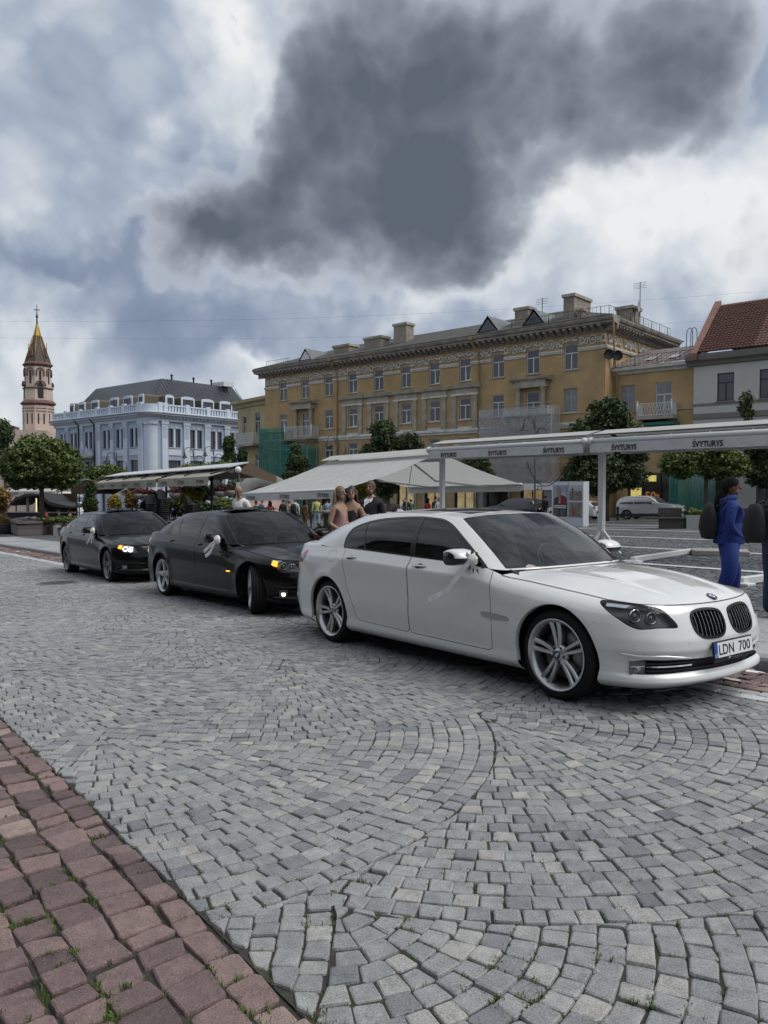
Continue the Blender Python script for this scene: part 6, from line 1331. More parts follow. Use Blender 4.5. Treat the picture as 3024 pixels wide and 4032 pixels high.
def ptree(name, label, pxb, Y, boxes, n, size, mat, seed, tr=.12, h0=0.0, group='trees on the square', clump=.3):
    b = gpx(pxb, Y, h0); bl = []
    for (a0, a1, b0, b1) in boxes: x, z, rx, rz = crown(a0, a1, b0, b1, Y, b); bl.append((x, 0, z, max(.1, rx - clump * .35), max(.1, rx - clump * .35), max(.1, rz - clump * .2)))
    return tree(name, label, b, max(.4, min(q[2] - q[5] * .75 for q in bl)), tr, bl, n, size, mat, seed, group, clump=clump)
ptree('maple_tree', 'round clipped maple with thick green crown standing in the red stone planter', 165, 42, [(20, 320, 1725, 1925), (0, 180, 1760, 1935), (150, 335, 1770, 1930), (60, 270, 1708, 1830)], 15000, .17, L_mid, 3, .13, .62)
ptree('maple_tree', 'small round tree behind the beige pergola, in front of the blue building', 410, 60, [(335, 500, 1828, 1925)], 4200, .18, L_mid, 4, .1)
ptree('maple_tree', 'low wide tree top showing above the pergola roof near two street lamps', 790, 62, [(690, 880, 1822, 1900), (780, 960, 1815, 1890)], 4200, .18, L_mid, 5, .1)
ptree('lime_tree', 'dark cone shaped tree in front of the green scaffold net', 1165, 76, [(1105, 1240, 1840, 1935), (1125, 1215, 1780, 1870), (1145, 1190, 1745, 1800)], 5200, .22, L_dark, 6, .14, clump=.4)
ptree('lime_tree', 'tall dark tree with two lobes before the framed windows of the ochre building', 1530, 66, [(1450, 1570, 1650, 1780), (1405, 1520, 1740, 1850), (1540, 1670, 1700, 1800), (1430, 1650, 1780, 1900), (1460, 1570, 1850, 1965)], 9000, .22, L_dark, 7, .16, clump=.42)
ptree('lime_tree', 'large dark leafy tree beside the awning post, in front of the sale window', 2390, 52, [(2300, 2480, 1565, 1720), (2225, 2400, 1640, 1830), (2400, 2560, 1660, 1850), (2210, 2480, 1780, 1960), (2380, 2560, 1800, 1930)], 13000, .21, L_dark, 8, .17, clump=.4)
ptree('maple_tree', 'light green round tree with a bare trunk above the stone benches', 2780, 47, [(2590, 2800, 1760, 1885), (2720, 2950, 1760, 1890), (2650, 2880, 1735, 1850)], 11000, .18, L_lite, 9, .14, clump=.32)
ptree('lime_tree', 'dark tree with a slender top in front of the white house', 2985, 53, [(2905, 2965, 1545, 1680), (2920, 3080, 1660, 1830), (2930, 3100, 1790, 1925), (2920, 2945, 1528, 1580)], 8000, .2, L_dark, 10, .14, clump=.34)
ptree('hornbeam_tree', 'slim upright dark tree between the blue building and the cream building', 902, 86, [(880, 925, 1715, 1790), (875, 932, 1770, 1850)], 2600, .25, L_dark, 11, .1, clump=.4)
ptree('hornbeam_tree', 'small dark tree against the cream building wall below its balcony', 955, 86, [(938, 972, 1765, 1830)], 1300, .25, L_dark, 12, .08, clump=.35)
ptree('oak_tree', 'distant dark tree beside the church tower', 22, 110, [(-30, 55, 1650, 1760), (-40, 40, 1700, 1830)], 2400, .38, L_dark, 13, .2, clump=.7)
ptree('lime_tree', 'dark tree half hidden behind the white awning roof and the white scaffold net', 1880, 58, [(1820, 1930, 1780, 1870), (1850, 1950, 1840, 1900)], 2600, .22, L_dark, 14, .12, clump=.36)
def shrub(name, label, px, Y, boxes, n, size, mat, seed, group='shrubs of the café terraces', cat='shrub', clump=.2, h0=0.0):
    b = gpx(px, Y, h0); root = thing(name, label, cat, b, 0, group); bl = []
    for (a0, a1, b0, b1) in boxes: x, z, rx, rz = crown(a0, a1, b0, b1, Y, b); bl.append((x, 0, z, max(.06, rx - clump * .5), max(.06, rx - clump * .5), max(.06, rz - clump * .4)))
    foliage('foliage', root, bl, n, size, mat, seed, clump)
    MB().tube([(0, 0, -.05), (.02, 0, bl[0][2] * .6), (bl[0][0] * .7, 0, bl[0][2])], [.035, .028, .015], 6).build('stem', M_bark, root); return root
shrub('golden_shrub', 'golden yellow leaved shrub beside the awning post behind the man in the black suit', 1430, 30, [(1385, 1480, 1885, 1985), (1400, 1462, 1862, 1930)], 2600, .10, L_gold, 20)
shrub('climbing_plant', 'dark green climber between the timber canopy and the beige pergola', 352, 44, [(325, 385, 1940, 2040), (335, 378, 1890, 1960)], 2000, .12, L_dark, 21)
shrub('golden_shrub', 'yellow green bushy shrub under the cream parasol', 450, 43, [(425, 478, 1945, 2035)], 1400, .12, L_gold, 22)
shrub('climbing_plant', 'brownish climber on a trellis beside the yellow shrub', 515, 42, [(490, 545, 1925, 2030), (530, 580, 1920, 1960)], 1700, .12, L_aut, 23)
shrub('golden_shrub', 'tall golden shrub between the hanging flower baskets', 735, 39, [(690, 780, 1910, 1990), (760, 810, 1930, 1975)], 1500, .12, L_gold, 24)
shrub('climbing_plant', 'dark leafy mass added as the shade at the back of the pergola terrace', 740, 47, [(540, 640, 1965, 2040), (630, 740, 1955, 2040), (730, 830, 1960, 2040), (820, 940, 1955, 2030)], 3600, .16, L_dark, 29)  # added dark foliage, stands in for the shade under the rear canvas
shrub('golden_shrub', 'low yellow green bush next to the bald man in a white shirt', 880, 34, [(840, 920, 1960, 2010)], 1300, .10, L_lite, 25)
shrub('climbing_plant', 'dark leafy mass of climbers under the pergola, around the flower baskets', 800, 44, [(745, 880, 1905, 1975), (850, 960, 1890, 1960), (560, 640, 1930, 1990)], 2600, .14, L_dark, 26)
shrub('autumn_tree', 'small rust coloured autumn tree beside the dark bar counter', 12, 46, [(-40, 45, 1915, 2010), (-30, 30, 1960, 2040)], 1800, .14, L_aut, 27)
shrub('grass_clump', 'round clump of ornamental grass in a dark grey pot', 18, 44, [(-25, 48, 2030, 2078)], 1500, .10, L_aut, 28, clump=.14)
pb = gpx(18, 43.9); pot = thing('flower_pot', 'large dark grey round pot holding ornamental grass by the stone planter', 'pot', pb); MB().lathe([(0, 0), (.42, 0), (.52, .55), (.55, .62), (.50, .62), (.46, .55), (0, .54)], 20).build('pot_body', mk('grey_pot', (.08, .082, .09), .7), pot)
# stone planter with bench
def planter():
    c = ground(70, 2117); root = thing('stone_planter', 'polygonal red granite tree planter with a timber bench beside it', 'planter', (c.x, c.y, c.z + PAVE))
    a = [Vector((ground(x, y).x - c.x, ground(x, y).y - c.y)) for x, y in ((44, 2110), (70, 2117), (165, 2114), (300, 2098))]; b = [p + Vector((-.4, 3.4)) for p in a][::-1]; poly = [tuple(p) for p in a + b]; h = .75
    MB().prism(poly, 'z', h - .22, h - .12).build('soil', mk('soil', (.03, .025, .02), 1), root)
    n = len(poly)
    for i in range(n):
        p, q = Vector(poly[i]), Vector(poly[(i + 1) % n]); L = (q - p).length; k = max(1, int(L / .6)); d = (q - p).normalized(); nn = Vector((-d.y, d.x)) * .25
        for j in range(k):
            for r_ in range(2):
                u0, u1 = p + d * (L * j / k + .006), p + d * (L * (j + 1) / k - .006); z0, z1 = r_ * .31 + .003, (r_ + 1) * .31 - .003
                vs = [(u0.x, u0.y, z0), (u1.x, u1.y, z0), (u1.x + nn.x, u1.y + nn.y, z0), (u0.x + nn.x, u0.y + nn.y, z0)]; vs += [(v[0], v[1], z1) for v in vs]; mb = MB().add(vs, [(0, 3, 2, 1), (4, 5, 6, 7), (0, 1, 5, 4), (1, 2, 6, 5), (2, 3, 7, 6), (3, 0, 4, 7)]); mb.build('granite_block', mk('planter_granite%d' % ((i + j + r_) % 3), [(.13, .105, .10), (.155, .125, .12), (.11, .095, .095)][(i + j + r_) % 3], .8, var=.2, vscale=9), root)
        vs = [(p.x - nn.x * .2, p.y - nn.y * .2, .62), (q.x - nn.x * .2, q.y - nn.y * .2, .62), (q.x + nn.x * 1.2, q.y + nn.y * 1.2, .62), (p.x + nn.x * 1.2, p.y + nn.y * 1.2, .62)]; vs += [(v[0], v[1], .75) for v in vs]; MB().add(vs, [(0, 3, 2, 1), (4, 5, 6, 7), (0, 1, 5, 4), (1, 2, 6, 5), (2, 3, 7, 6), (3, 0, 4, 7)]).build('coping', mk('planter_coping', (.14, .13, .13), .75, var=.15, vscale=5), root)
    foliage('planting', root, [(2.0, 1.5, .78, 1.6, 1.2, .12)], 1600, .14, L_mid, 31, .15)
    bn = thing('stone_bench', 'low dark timber bench on pale concrete legs against the red planter', 'bench', c + Vector((2.1, -.15, PAVE))); 
    for k in range(3): MB().box(0, 2.6, -.42 + k * .15, -.30 + k * .15, .40, .46).build('slat', mk('dark_timber', (.045, .04, .036), .7, var=.2), bn)
    for x in (.05, 2.4): MB().box(x, x + .2, -.45, .0, 0, .55 if x < 1 else .399).build('leg', mk('pale_concrete', (.30, .30, .29), .8), bn)
planter()
# ------------------------------------------------------------------ street furniture
def lamp_post(label, px, Y, py_top, h_arm=.55, single=False, group='wrought iron street lamps'):
    b = gpx(px, Y); H_ = CAMH + (HOR - py_top) / FPX * Y - b.z; root = thing('street_lamp', label, 'street lamp', b, R(10), group)
    MB().tube([(0, 0, 0), (0, 0, .9), (0, 0, 1.0), (0, 0, H_)], [.11, .09, .06, .04], 10).build('pole', M_iron, root)
    for sg, dz in ((-1, -.25), (1, -.95)):
        z = H_ + dz; arm = [(0, 0, z - .7), (sg * .12, 0, z - .1)] + [(sg * (.45 - .33 * math.cos(t)), 0, z - .1 + .33 * math.sin(t)) for t in np.linspace(.3, math.pi - .1, 8)] + [(sg * .78, 0, z - .25)]
        a = MB().tube(arm, .028, 6).build('arm', M_iron, root); MB().tube([(sg * (.30 + .1 * math.cos(t)), 0, z - .12 + .1 * math.sin(t)) for t in np.linspace(0, 5, 12)], .016, 5).build('scroll', M_iron, a)
        MB().lathe([(.03, z - .22), (.07, z - .28), (.09, z - .42), (.17, z - .56), (.28, z - .64), (.29, z - .66), (.12, z - .64)], 14, c=(sg * .78, 0, 0)).build('lamp_shade', M_iron, root); MB().ball((sg * .78, 0, z - .66), .09, 8, 5).build('bulb', M_wht, root)
    return root
lamp_post('double armed black street lamp with a parking sign before the white scaffold net', 2106, 50, 1642)
lamp_post('double armed black street lamp before the ochre building near the green net', 1326, 66, 1715)
lamp_post('double armed street lamp standing above the pergola roof before the blue building', 765, 66, 1762)
lamp_post('double armed street lamp beside the slim dark tree, in front of the blue building', 843, 72, 1758)
lamp_post('double armed street lamp over the small round tree by the blue building', 461, 64, 1782)
b = gpx(2106, 49.9); sg_ = thing('parking_sign', 'small dark parking sign with a white P fixed to the street lamp', 'sign', (b.x, b.y, CAMH + (HOR - 1922) / FPX * 49.9))
MB().box(-.02, .42, -.10, -.06, -.13, .13).build('sign_board', mk('dark_sign', (.02, .022, .03), .5), sg_); text_mesh('P', .2, M_wht, 'lettering', sg_, Matrix.Translation((.1, -.104, 0)) @ Matrix.Rotation(math.pi / 2, 4, 'X'), bold=.03)
MB().box(.22, .36, -.104, -.101, .0, .07).build('car_symbol', M_wht, sg_); MB().box(.20, .38, -.104, -.101, -.08, -.03).build('arrow', M_wht, sg_)
b = gpx(938, 30); sg_ = thing('information_sign', 'blue square information sign under a white plate on a thin pole by the pergola', 'sign', b); zt = CAMH + (HOR - 1900) / FPX * 30 - b.z
MB().tube([(0, 0, 0), (0, 0, zt)], .03, 8).build('pole', M_gfr, sg_); MB().box(-.07, .07, -.05, -.03, zt - .18, zt).build('white_plate', M_wht, sg_); MB().box(-.08, .08, -.05, -.03, zt - .40, zt - .2).build('blue_plate', mk('sign_blue', (.015, .08, .32), .4), sg_); MB().box(-.03, .04, -.054, -.051, zt - .36, zt - .26).build('symbol', M_wht, sg_)
for k in range(3): MB().box(-.05, .05, -.054, -.051, zt - .06 - .045 * k, zt - .035 - .045 * k).build('text_line', M_gfr, sg_)
# poster stand
def posters():
    a, c = ground(2172, 2070, PAVE), ground(2296, 2072, PAVE); d = Vector((c.x - a.x, c.y - a.y)); w = d.length; root = thing('poster_stand', 'white exhibition panel with a portrait poster and two crowd photographs', 'poster stand', (a.x, a.y, a.z), math.atan2(d.y, d.x))
    Hh = 2.52; MB().box(0, w, 0, .5, 0, Hh).build('panel_box', mk('panel_white', (.52, .54, .58), .6), root); MB().box(w * .52, w * .55, -.012, -.001, .5, Hh - .05).build('panel_joint', M_gfr, root)
    cp = lambda n, c: mk(n, c, .5)
    p = MB().box(w * .06, w * .50, -.02, -.003, .55, Hh - .22).build('portrait_poster', cp('poster_black', (.02, .02, .022)), root)
    q = MB().box(w * .065, w * .495, -.024, -.0205, 1.26, Hh - .225).build('photo', mk('photo_sky', (.22, .27, .36), .5, var=.5, vscale=1.5), p)
    X = lambda t: w * (.065 + .43 * t); Z = lambda t: 1.26 + (Hh - .225 - 1.26) * t
    MB().add([(X(.15), -.027, Z(0)), (X(1), -.027, Z(0)), (X(.98), -.027, Z(.33)), (X(.78), -.027, Z(.45)), (X(.5), -.027, Z(.5)), (X(.3), -.027, Z(.38))], [(0, 1, 2, 3, 4, 5)]).build('red_robe', cp('robe_red', (.16, .012, .015)), q)
    MB().add([(X(.0), -.0275, Z(0)), (X(.42), -.0275, Z(0)), (X(.36), -.0275, Z(.36)), (X(.2), -.0275, Z(.38)), (X(.05), -.0275, Z(.25))], [(0, 1, 2, 3, 4)]).build('dark_sleeve', cp('sleeve', (.04, .03, .02)), q)
    MB().add([(X(.42) + .21 * math.cos(t) * .85, -.028, Z(.66) + .27 * math.sin(t)) for t in np.linspace(0, 2 * math.pi, 18)[:-1]], [tuple(range(17))]).build('face', cp('print_skin', (.27, .17, .12)), q)
    MB().add([(X(.36), -.029, Z(.02)), (X(.54), -.029, Z(.02)), (X(.52), -.029, Z(.40)), (X(.42), -.029, Z(.45))], [(0, 1, 2, 3)]).build('hands', cp('print_skin2', (.30, .20, .15)), q)
    for k in range(2): MB().box(w * .085, w * .47, -.0235, -.0205, 1.12 - .1 * k, 1.19 - .1 * k).build('headline', cp('print_white', (.5, .5, .5)), p)
    for k in range(11):
        for j in range(2): MB().box(w * (.085 + .2 * j), w * (.085 + .2 * j + .17 * (.7 + .3 * ((k * 7 + j) % 3) / 2)), -.0235, -.0205, .92 - .032 * k, .935 - .032 * k).build('text_line', cp('print_grey', (.16, .16, .16)), p)
    for z0, z1, sd_ in ((1.47, Hh - .22, 1), (.55, 1.37, 2)):
        pp = MB().box(w * .57, w * .96, -.02, -.003, z0, z1).build('photo_poster', mk('crowd_print', (.05, .045, .042), .5, var=.9, vscale=11, c2=(.34, .30, .27)), root)
        if sd_ == 1: MB().box(w * .571, w * .959, -.023, -.0205, z1 - .30, z1 - .002).build('print_sky', cp('print_sky', (.36, .38, .40)), pp); MB().box(w * .66, w * .68, -.025, -.0235, z1 - .55, z1 - .1).box(w * .62, w * .72, -.025, -.0235, z1 - .24, z1 - .20).build('print_cross', cp('poster_black', (.02, .02, .022)), pp)
        else: MB().box(w * .68, w * .76, -.023, -.0205, z0 + .1, z0 + .45).build('print_figure', cp('print_orange', (.30, .07, .03)), pp)
    for k in range(4): MB().box(w * .28, w * (.5 - .04 * (k % 2)), -.006, -.001, .40 - .07 * k, .415 - .07 * k).build('caption_line', M_gfr, root)
posters()
# long benches with grass planter
def benches():
    a, c = ground(2585, 2080, PAVE), ground(2930, 2077, PAVE); d = Vector((c.x - a.x, c.y - a.y)); L = d.length; root = thing('long_bench', 'long dark timber bench on concrete blocks with a grass box in its middle', 'bench', a, math.atan2(d.y, d.x))
    tm = mk('dark_timber', (.045, .04, .036), .7, var=.2); cm = mk('pale_concrete', (.30, .30, .29), .8)
    for k in range(4): MB().box(-.7, 1.25, -.6 + .17 * k, -.45 + .17 * k, .48, .55).build('slat', tm, root); MB().box(2.2, L, -.6 + .17 * k, -.45 + .17 * k, .48, .55).build('slat', tm, root)
    MB().box(.1, 1.2, -.5, .05, 0, .479).build('support', tm, root); MB().box(2.3, L - .1, -.45, 0, 0, .479).build('support', tm, root); MB().box(L - .12, L + .05, -.65, .15, 0, .62).build('end_block', cm, root)
    for k in range(2): MB().box(.1 + 2.3 * k, 1.2 + 3.4 * k, .15, .22, .56, 1.0).build('backrest', tm, root)
    MB().box(1.26, 2.19, -.65, .3, 0, .66).build('grass_box', cm, root); foliage('grass_tuft', root, [(1.7, -.15, .78, .38, .3, .16)], 900, .14, L_mid, 41, .12)
    p = ground(2620, 2068, PAVE); bd = thing('pigeon', 'dark pigeon walking on the paving in front of the long bench', 'bird', p, R(160))
    MB().ball((0, 0, .13), (.13, .065, .07), 10, 7).tube([(.08, 0, .16), (.13, 0, .23)], [.035, .025], 7).ball((.14, 0, .245), .035, 8, 6).tube([(-.1, 0, .13), (-.24, 0, .10)], [.045, .015], 6).tube([(.16, 0, .245), (.20, 0, .24)], [.01, .002], 5).tube([(0, .02, .08), (.01, .02, 0)], .007, 4).tube([(0, -.02, .08), (.01, -.02, 0)], .007, 4).build('body', mk('pigeon_grey', (.03, .032, .038), .6), bd)
benches()
for px, py, Y in ((2133, 2043, 55), (2433, 2050, 53), (2975, 2050, 50)):
    b = gpx(px, Y); o = thing('bollard', 'short dark iron bollard ' + {2133: 'between the dark car and the poster stand', 2433: 'behind the tail of the silver car', 2975: 'under the tree before the white house'}[px], 'bollard', b, 0, 'iron bollards'); MB().lathe([(0, 0), (.10, 0), (.08, .1), (.07, .75), (.10, .78), (.10, .86), (.05, .95), (0, .97)], 12).build('post', M_iron, o)
# ------------------------------------------------------------------ awnings of the white pergola
M_canvas = mk('white_canvas', (.60, .60, .59), .85, var=.05, vscale=2.5, bump=.1, bscale=5); nt_ = M_canvas.node_tree; tr_ = nd(nt_, 'ShaderNodeBsdfTranslucent'); tr_.inputs[0].default_value = (.62, .62, .60, 1); mx_ = nd(nt_, 'ShaderNodeMixShader'); mx_.inputs[0].default_value = .38; lk(nt_, nt_.nodes['Principled BSDF'].outputs[0], mx_.inputs[1]); lk(nt_, tr_.outputs[0], mx_.inputs[2]); lk(nt_, mx_.outputs[0], nt_.nodes['Material Output'].inputs[0]); M_valance = mk('white_valance', (.56, .56, .55), .8, var=.10, vscale=4, bump=.3, bscale=7)
M_frame = mk('white_metal', (.60, .61, .61), .45); M_txt = mk('dark_lettering', (.018, .018, .028), .8)
A_RZ = math.atan2(TS.y, TS.x); FACE = Matrix(((-1, 0, 0, 0), (0, 0, 1, 0), (0, 1, 0, 0), (0, 0, 0, 1))); BACK = Matrix(((1, 0, 0, 0), (0, 0, -1, 0), (0, 1, 0, 0), (0, 0, 0, 1)))
def valance(par, x0, x1, y, z0, z1, mat, texts, th, face=FACE, name='valance', wave=.012):
    n = 28; vs = []; 
    for i in range(n + 1):
        x = x0 + (x1 - x0) * i / n
        for k in range(3): vs.append((x, y + wave * k / 2 * math.sin(i * 1.7 + k), z1 + (z0 - z1) * k / 2 + (.004 * math.sin(i * 2.3) if k == 2 else 0)))
    v = MB().add(vs, [(i * 3 + k, i * 3 + k + 1, i * 3 + k + 4, i * 3 + k + 3) for i in range(n) for k in range(2)], 0, True).build(name, mat, par)
    s = 1 if face is FACE else -1
    for t in texts: text_mesh('ŠVYTURYS', th, M_txt, 'lettering', v, Matrix.Translation((x0 + (x1 - x0) * t, y + s * .018, (z0 + z1) / 2 - .005)) @ face, bold=.03, width=th * 5.2)
    return v
def closed_awning(s0, s1, label):
    n = 17.07; b = rd((s0 + s1) / 2, n, PAVE); root = thing('awning', label, 'awning', b, A_RZ, 'white awnings on the square'); h = (s1 - s0) / 2; z0 = 2.32 - b.z; 
    for sgy in (1, -1):
        y = sgy * .62; c = MB().tube([(-h, y - sgy * .02, z0 + .30), (h, y - sgy * .02, z0 + .30)], .075, 10).build('cassette', M_frame, root); MB().box(-h + .02, h - .02, y - .05, y + .04, z0 + .205, z0 + .24).build('front_bar', M_frame, root)
        valance(root, -h, h, y + sgy * .045, z0, z0 + .22, M_valance, (.16, .5, .84) if sgy > 0 else (.2, .6), .14, FACE if sgy > 0 else BACK)
        MB().add([(-h, y - sgy * .06, z0 + .485), (h, y - sgy * .06, z0 + .485), (h, 0, z0 + .62), (-h, 0, z0 + .62), (-h, y - sgy * .06, z0 + .475), (h, y - sgy * .06, z0 + .475), (h, 0, z0 + .61), (-h, 0, z0 + .61)], [(0, 1, 2, 3), (7, 6, 5, 4), (0, 4, 5, 1), (0, 3, 7, 4), (1, 5, 6, 2)]).build('roof_sheet', M_canvas, root)
        MB().box(-h, h, y - sgy * .06 - .015, y - sgy * .06 + .015, z0 + .445, z0 + .47).build('edge_rail', mk('grey_rail', (.07, .07, .085), .5), root)
        for k in range(7): x = -h + .3 + (2 * h - .6) * k / 6; MB().tube([(x, y - sgy * .04, z0 + .38), (x + .12, y * .35, z0 + .36)], .018, 5).build('strut', M_frame, root)
        for ex in (-h - .0, h + .0): MB().lathe([(0, 0), (.10, .0), (.10, .10), (0, .10)], 14, c=(ex - .05, y, z0 + .30), ax='x').build('end_cap', M_frame, root)
    MB().box(-h, h, -.07, .07, z0 + .18, z0 + .34).build('main_beam', M_frame, root); return root
def post(s, label):
    b = rd(s, 17.07, PAVE); z1 = 2.50 - b.z; o = thing('awning_post', label, 'post', b, A_RZ, 'posts of the white awnings'); MB().cbox(-.075, .075, -.075, .075, 0, z1, .01).build('column', M_frame, o); MB().cbox(-.11, .11, -.11, .11, 0, .02, .005).build('foot_plate', M_frame, o)
    for dx, dy in ((1, 0), (-1, 0), (0, 1), (0, -1)): MB().add([(dx * .07 - dy * .03, dy * .07 - dx * .03, .62), (dx * .07 + dy * .03, dy * .07 + dx * .03, .62), (dx * .62 + dy * .03, dy * .62 + dx * .03, .03), (dx * .62 - dy * .03, dy * .62 - dx * .03, .03), (dx * .07 - dy * .03, dy * .07 - dx * .03, .50), (dx * .07 + dy * .03, dy * .07 + dx * .03, .50), (dx * .52 + dy * .03, dy * .52 + dx * .03, .03), (dx * .52 - dy * .03, dy * .52 - dx * .03, .03)], [(0, 1, 2, 3), (7, 6, 5, 4), (0, 4, 5, 1), (1, 5, 6, 2), (3, 7, 4, 0)]).build('brace', M_frame, o)
    return o
closed_awning(5.9, 12.35, 'closed white awning above the square, continuing past the main white post'); closed_awning(12.55, 18.7, 'closed white awning between the two white posts before the grey scaffold net')
post(12.45, 'white metal awning post with splayed feet standing on the dark setts'); post(18.75, 'white metal awning post behind the roof of the white sedan')
def open_awning():
    s0, s1, n = 18.85, 25.35, 17.07; b = rd((s0 + s1) / 2, n, PAVE); root = thing('awning', 'opened white canvas awning sloping down over the café terrace', 'awning', b, A_RZ, 'white awnings on the square'); h = (s1 - s0) / 2
    def surf(y0, y1, zr0, zr1, ze0, ze1, nm):
        n_, m_ = 14, 14; vs = []
        for i in range(n_ + 1):
            t = i / n_
            for j in range(m_ + 1):
                u = j / m_; x = -h + 2 * h * t; y = y0 + (y1 - y0) * u; zr = zr0 + (zr1 - zr0) * t; ze = ze0 + (ze1 - ze0) * t; vs.append((x, y, zr + (ze - zr) * u - .07 * math.sin(math.pi * u) + .012 * math.sin(9 * t * math.pi) * u - b.z))
        f = [(i * (m_ + 1) + j, i * (m_ + 1) + j + 1, (i + 1) * (m_ + 1) + j + 1, (i + 1) * (m_ + 1) + j) for i in range(n_) for j in range(m_)]; return MB().add(vs, f, 0, True).build(nm, M_canvas, root)
    surf(.12, 4.0, 2.50, 2.38, 1.34, 1.13, 'canvas'); surf(-.12, -4.0, 2.50, 2.38, 1.50, 1.36, 'canvas')
    for i in range(1, 6):
        t = i / 6; x = -h + 2 * h * t; MB().tube([(x, .12 + 3.88 * u, 2.50 - .12 * t + (1.34 - .21 * t - 2.50 + .12 * t) * u - .07 * math.sin(math.pi * u) + .012 * math.sin(9 * t * math.pi) * u - b.z + .004) for u in [q / 10 for q in range(11)]], .006, 4).build('seam', M_valance, root)
    for sgy, e0, e1 in ((1, 1.34, 1.13), (-1, 1.50, 1.36)):
        y = 4.0 * sgy; MB().tube([(-h, y, e0 - b.z), (h, y, e1 - b.z)], .045, 8).build('front_bar', M_frame, root)
        vs = []; nn = 24
        for i in range(nn + 1):
            t = i / nn; x = -h + 2 * h * t; z = e0 + (e1 - e0) * t - b.z
            for k in range(3): vs.append((x, y + sgy * (.03 + .012 * k * math.sin(1.9 * i)), z - .02 - .12 * k))
        v = MB().add(vs, [(i * 3 + k, i * 3 + k + 1, i * 3 + k + 4, i * 3 + k + 3) for i in range(nn) for k in range(2)], 0, True).build('valance', M_valance, root)
        for t in (.14, .5, .86): text_mesh('ŠVYTURYS', .125, M_txt, 'lettering', v, Matrix.Translation((-h + 2 * h * t, y + sgy * .065, e0 + (e1 - e0) * t - b.z - .15)) @ (FACE if sgy > 0 else BACK), bold=.03, width=.62)
        for x in (-h * .55, h * .5): MB().tube([(x, .1 * sgy, 2.2 - b.z), (x + .9, 1.9 * sgy, 1.62 - b.z), (x + .1, 3.9 * sgy, e0 - .12 - b.z)], .035, 6).build('folding_arm', M_frame, root)
    MB().box(-h, h, -.09, .09, 2.25 - b.z, 2.42 - b.z).build('main_beam', M_frame, root); MB().add([(-h, .5, 2.52 - b.z), (h, .5, 2.42 - b.z), (h, 0, 2.62 - b.z), (-h, 0, 2.72 - b.z), (-h, -.5, 2.52 - b.z), (h, -.5, 2.42 - b.z)], [(0, 1, 2, 3), (3, 2, 5, 4)]).build('roof_sheet', M_canvas, root)
    MB().tube([(-h + 1.2, .2, 2.3 - b.z), (-h + 1.15, .5, .9 - b.z + 0), (-h + 1.2, .5, .2 - b.z)], .015, 5).build('crank', M_frame, root)
    MB().cbox(h - .2, h - .05, -.07, .07, 0, 2.3 - b.z, .01).build('column', M_frame, root)
open_awning()
# base beams of the awnings lying on the setts
for a, c, lab in (((5.56, 16.98), (8.04, 19.67), 'white metal base beam lying on the dark setts beyond the bonnet of the white car'), ((5.75, 12.25), (7.9, 13.75), 'white metal base beam on the setts behind the girl in blue')):
    A_, B_ = Vector(a), Vector(c); d = (B_ - A_); o = thing('ballast_frame', lab, 'beam', (A_.x, A_.y, gz(*A_) + PAVE), math.atan2(d.y, d.x)); o.rotation_euler = (0, -math.atan((gz(*B_) - gz(*A_)) / d.length), math.atan2(d.y, d.x)); MB().cbox(0, d.length, -.06, .06, .01, .13, .01).build('beam', M_frame, o); MB().cbox(-.12, .12, -.2, .2, 0, .05, .01).build('foot', M_frame, o)
o = thing('concrete_weight', 'pale concrete ballast block at the end of the white base beam', 'block', (8.25, 18.9, gz(8.25, 18.9) + PAVE), R(-20)); MB().cbox(-.55, .75, -.35, .35, 0, .14, .02).build('block', mk('ballast_concrete', (.30, .29, .27), .9, var=.2), o)
o = thing('awning_cable', 'black cable hanging in a loop below the closed awning', 'cable', rd(14.2, 17.5, 2.6)); pts = []
for t in np.linspace(0, 1, 14):
    p = atY(2075 + (2260 - 2075) * float(t), 1820 + 105 * math.sin(math.pi * float(t) ** .8) - 25 * float(t), 21.5); pts.append(p - o.location)
MB().tube(pts, .013, 5).build('wire', M_iron, o)
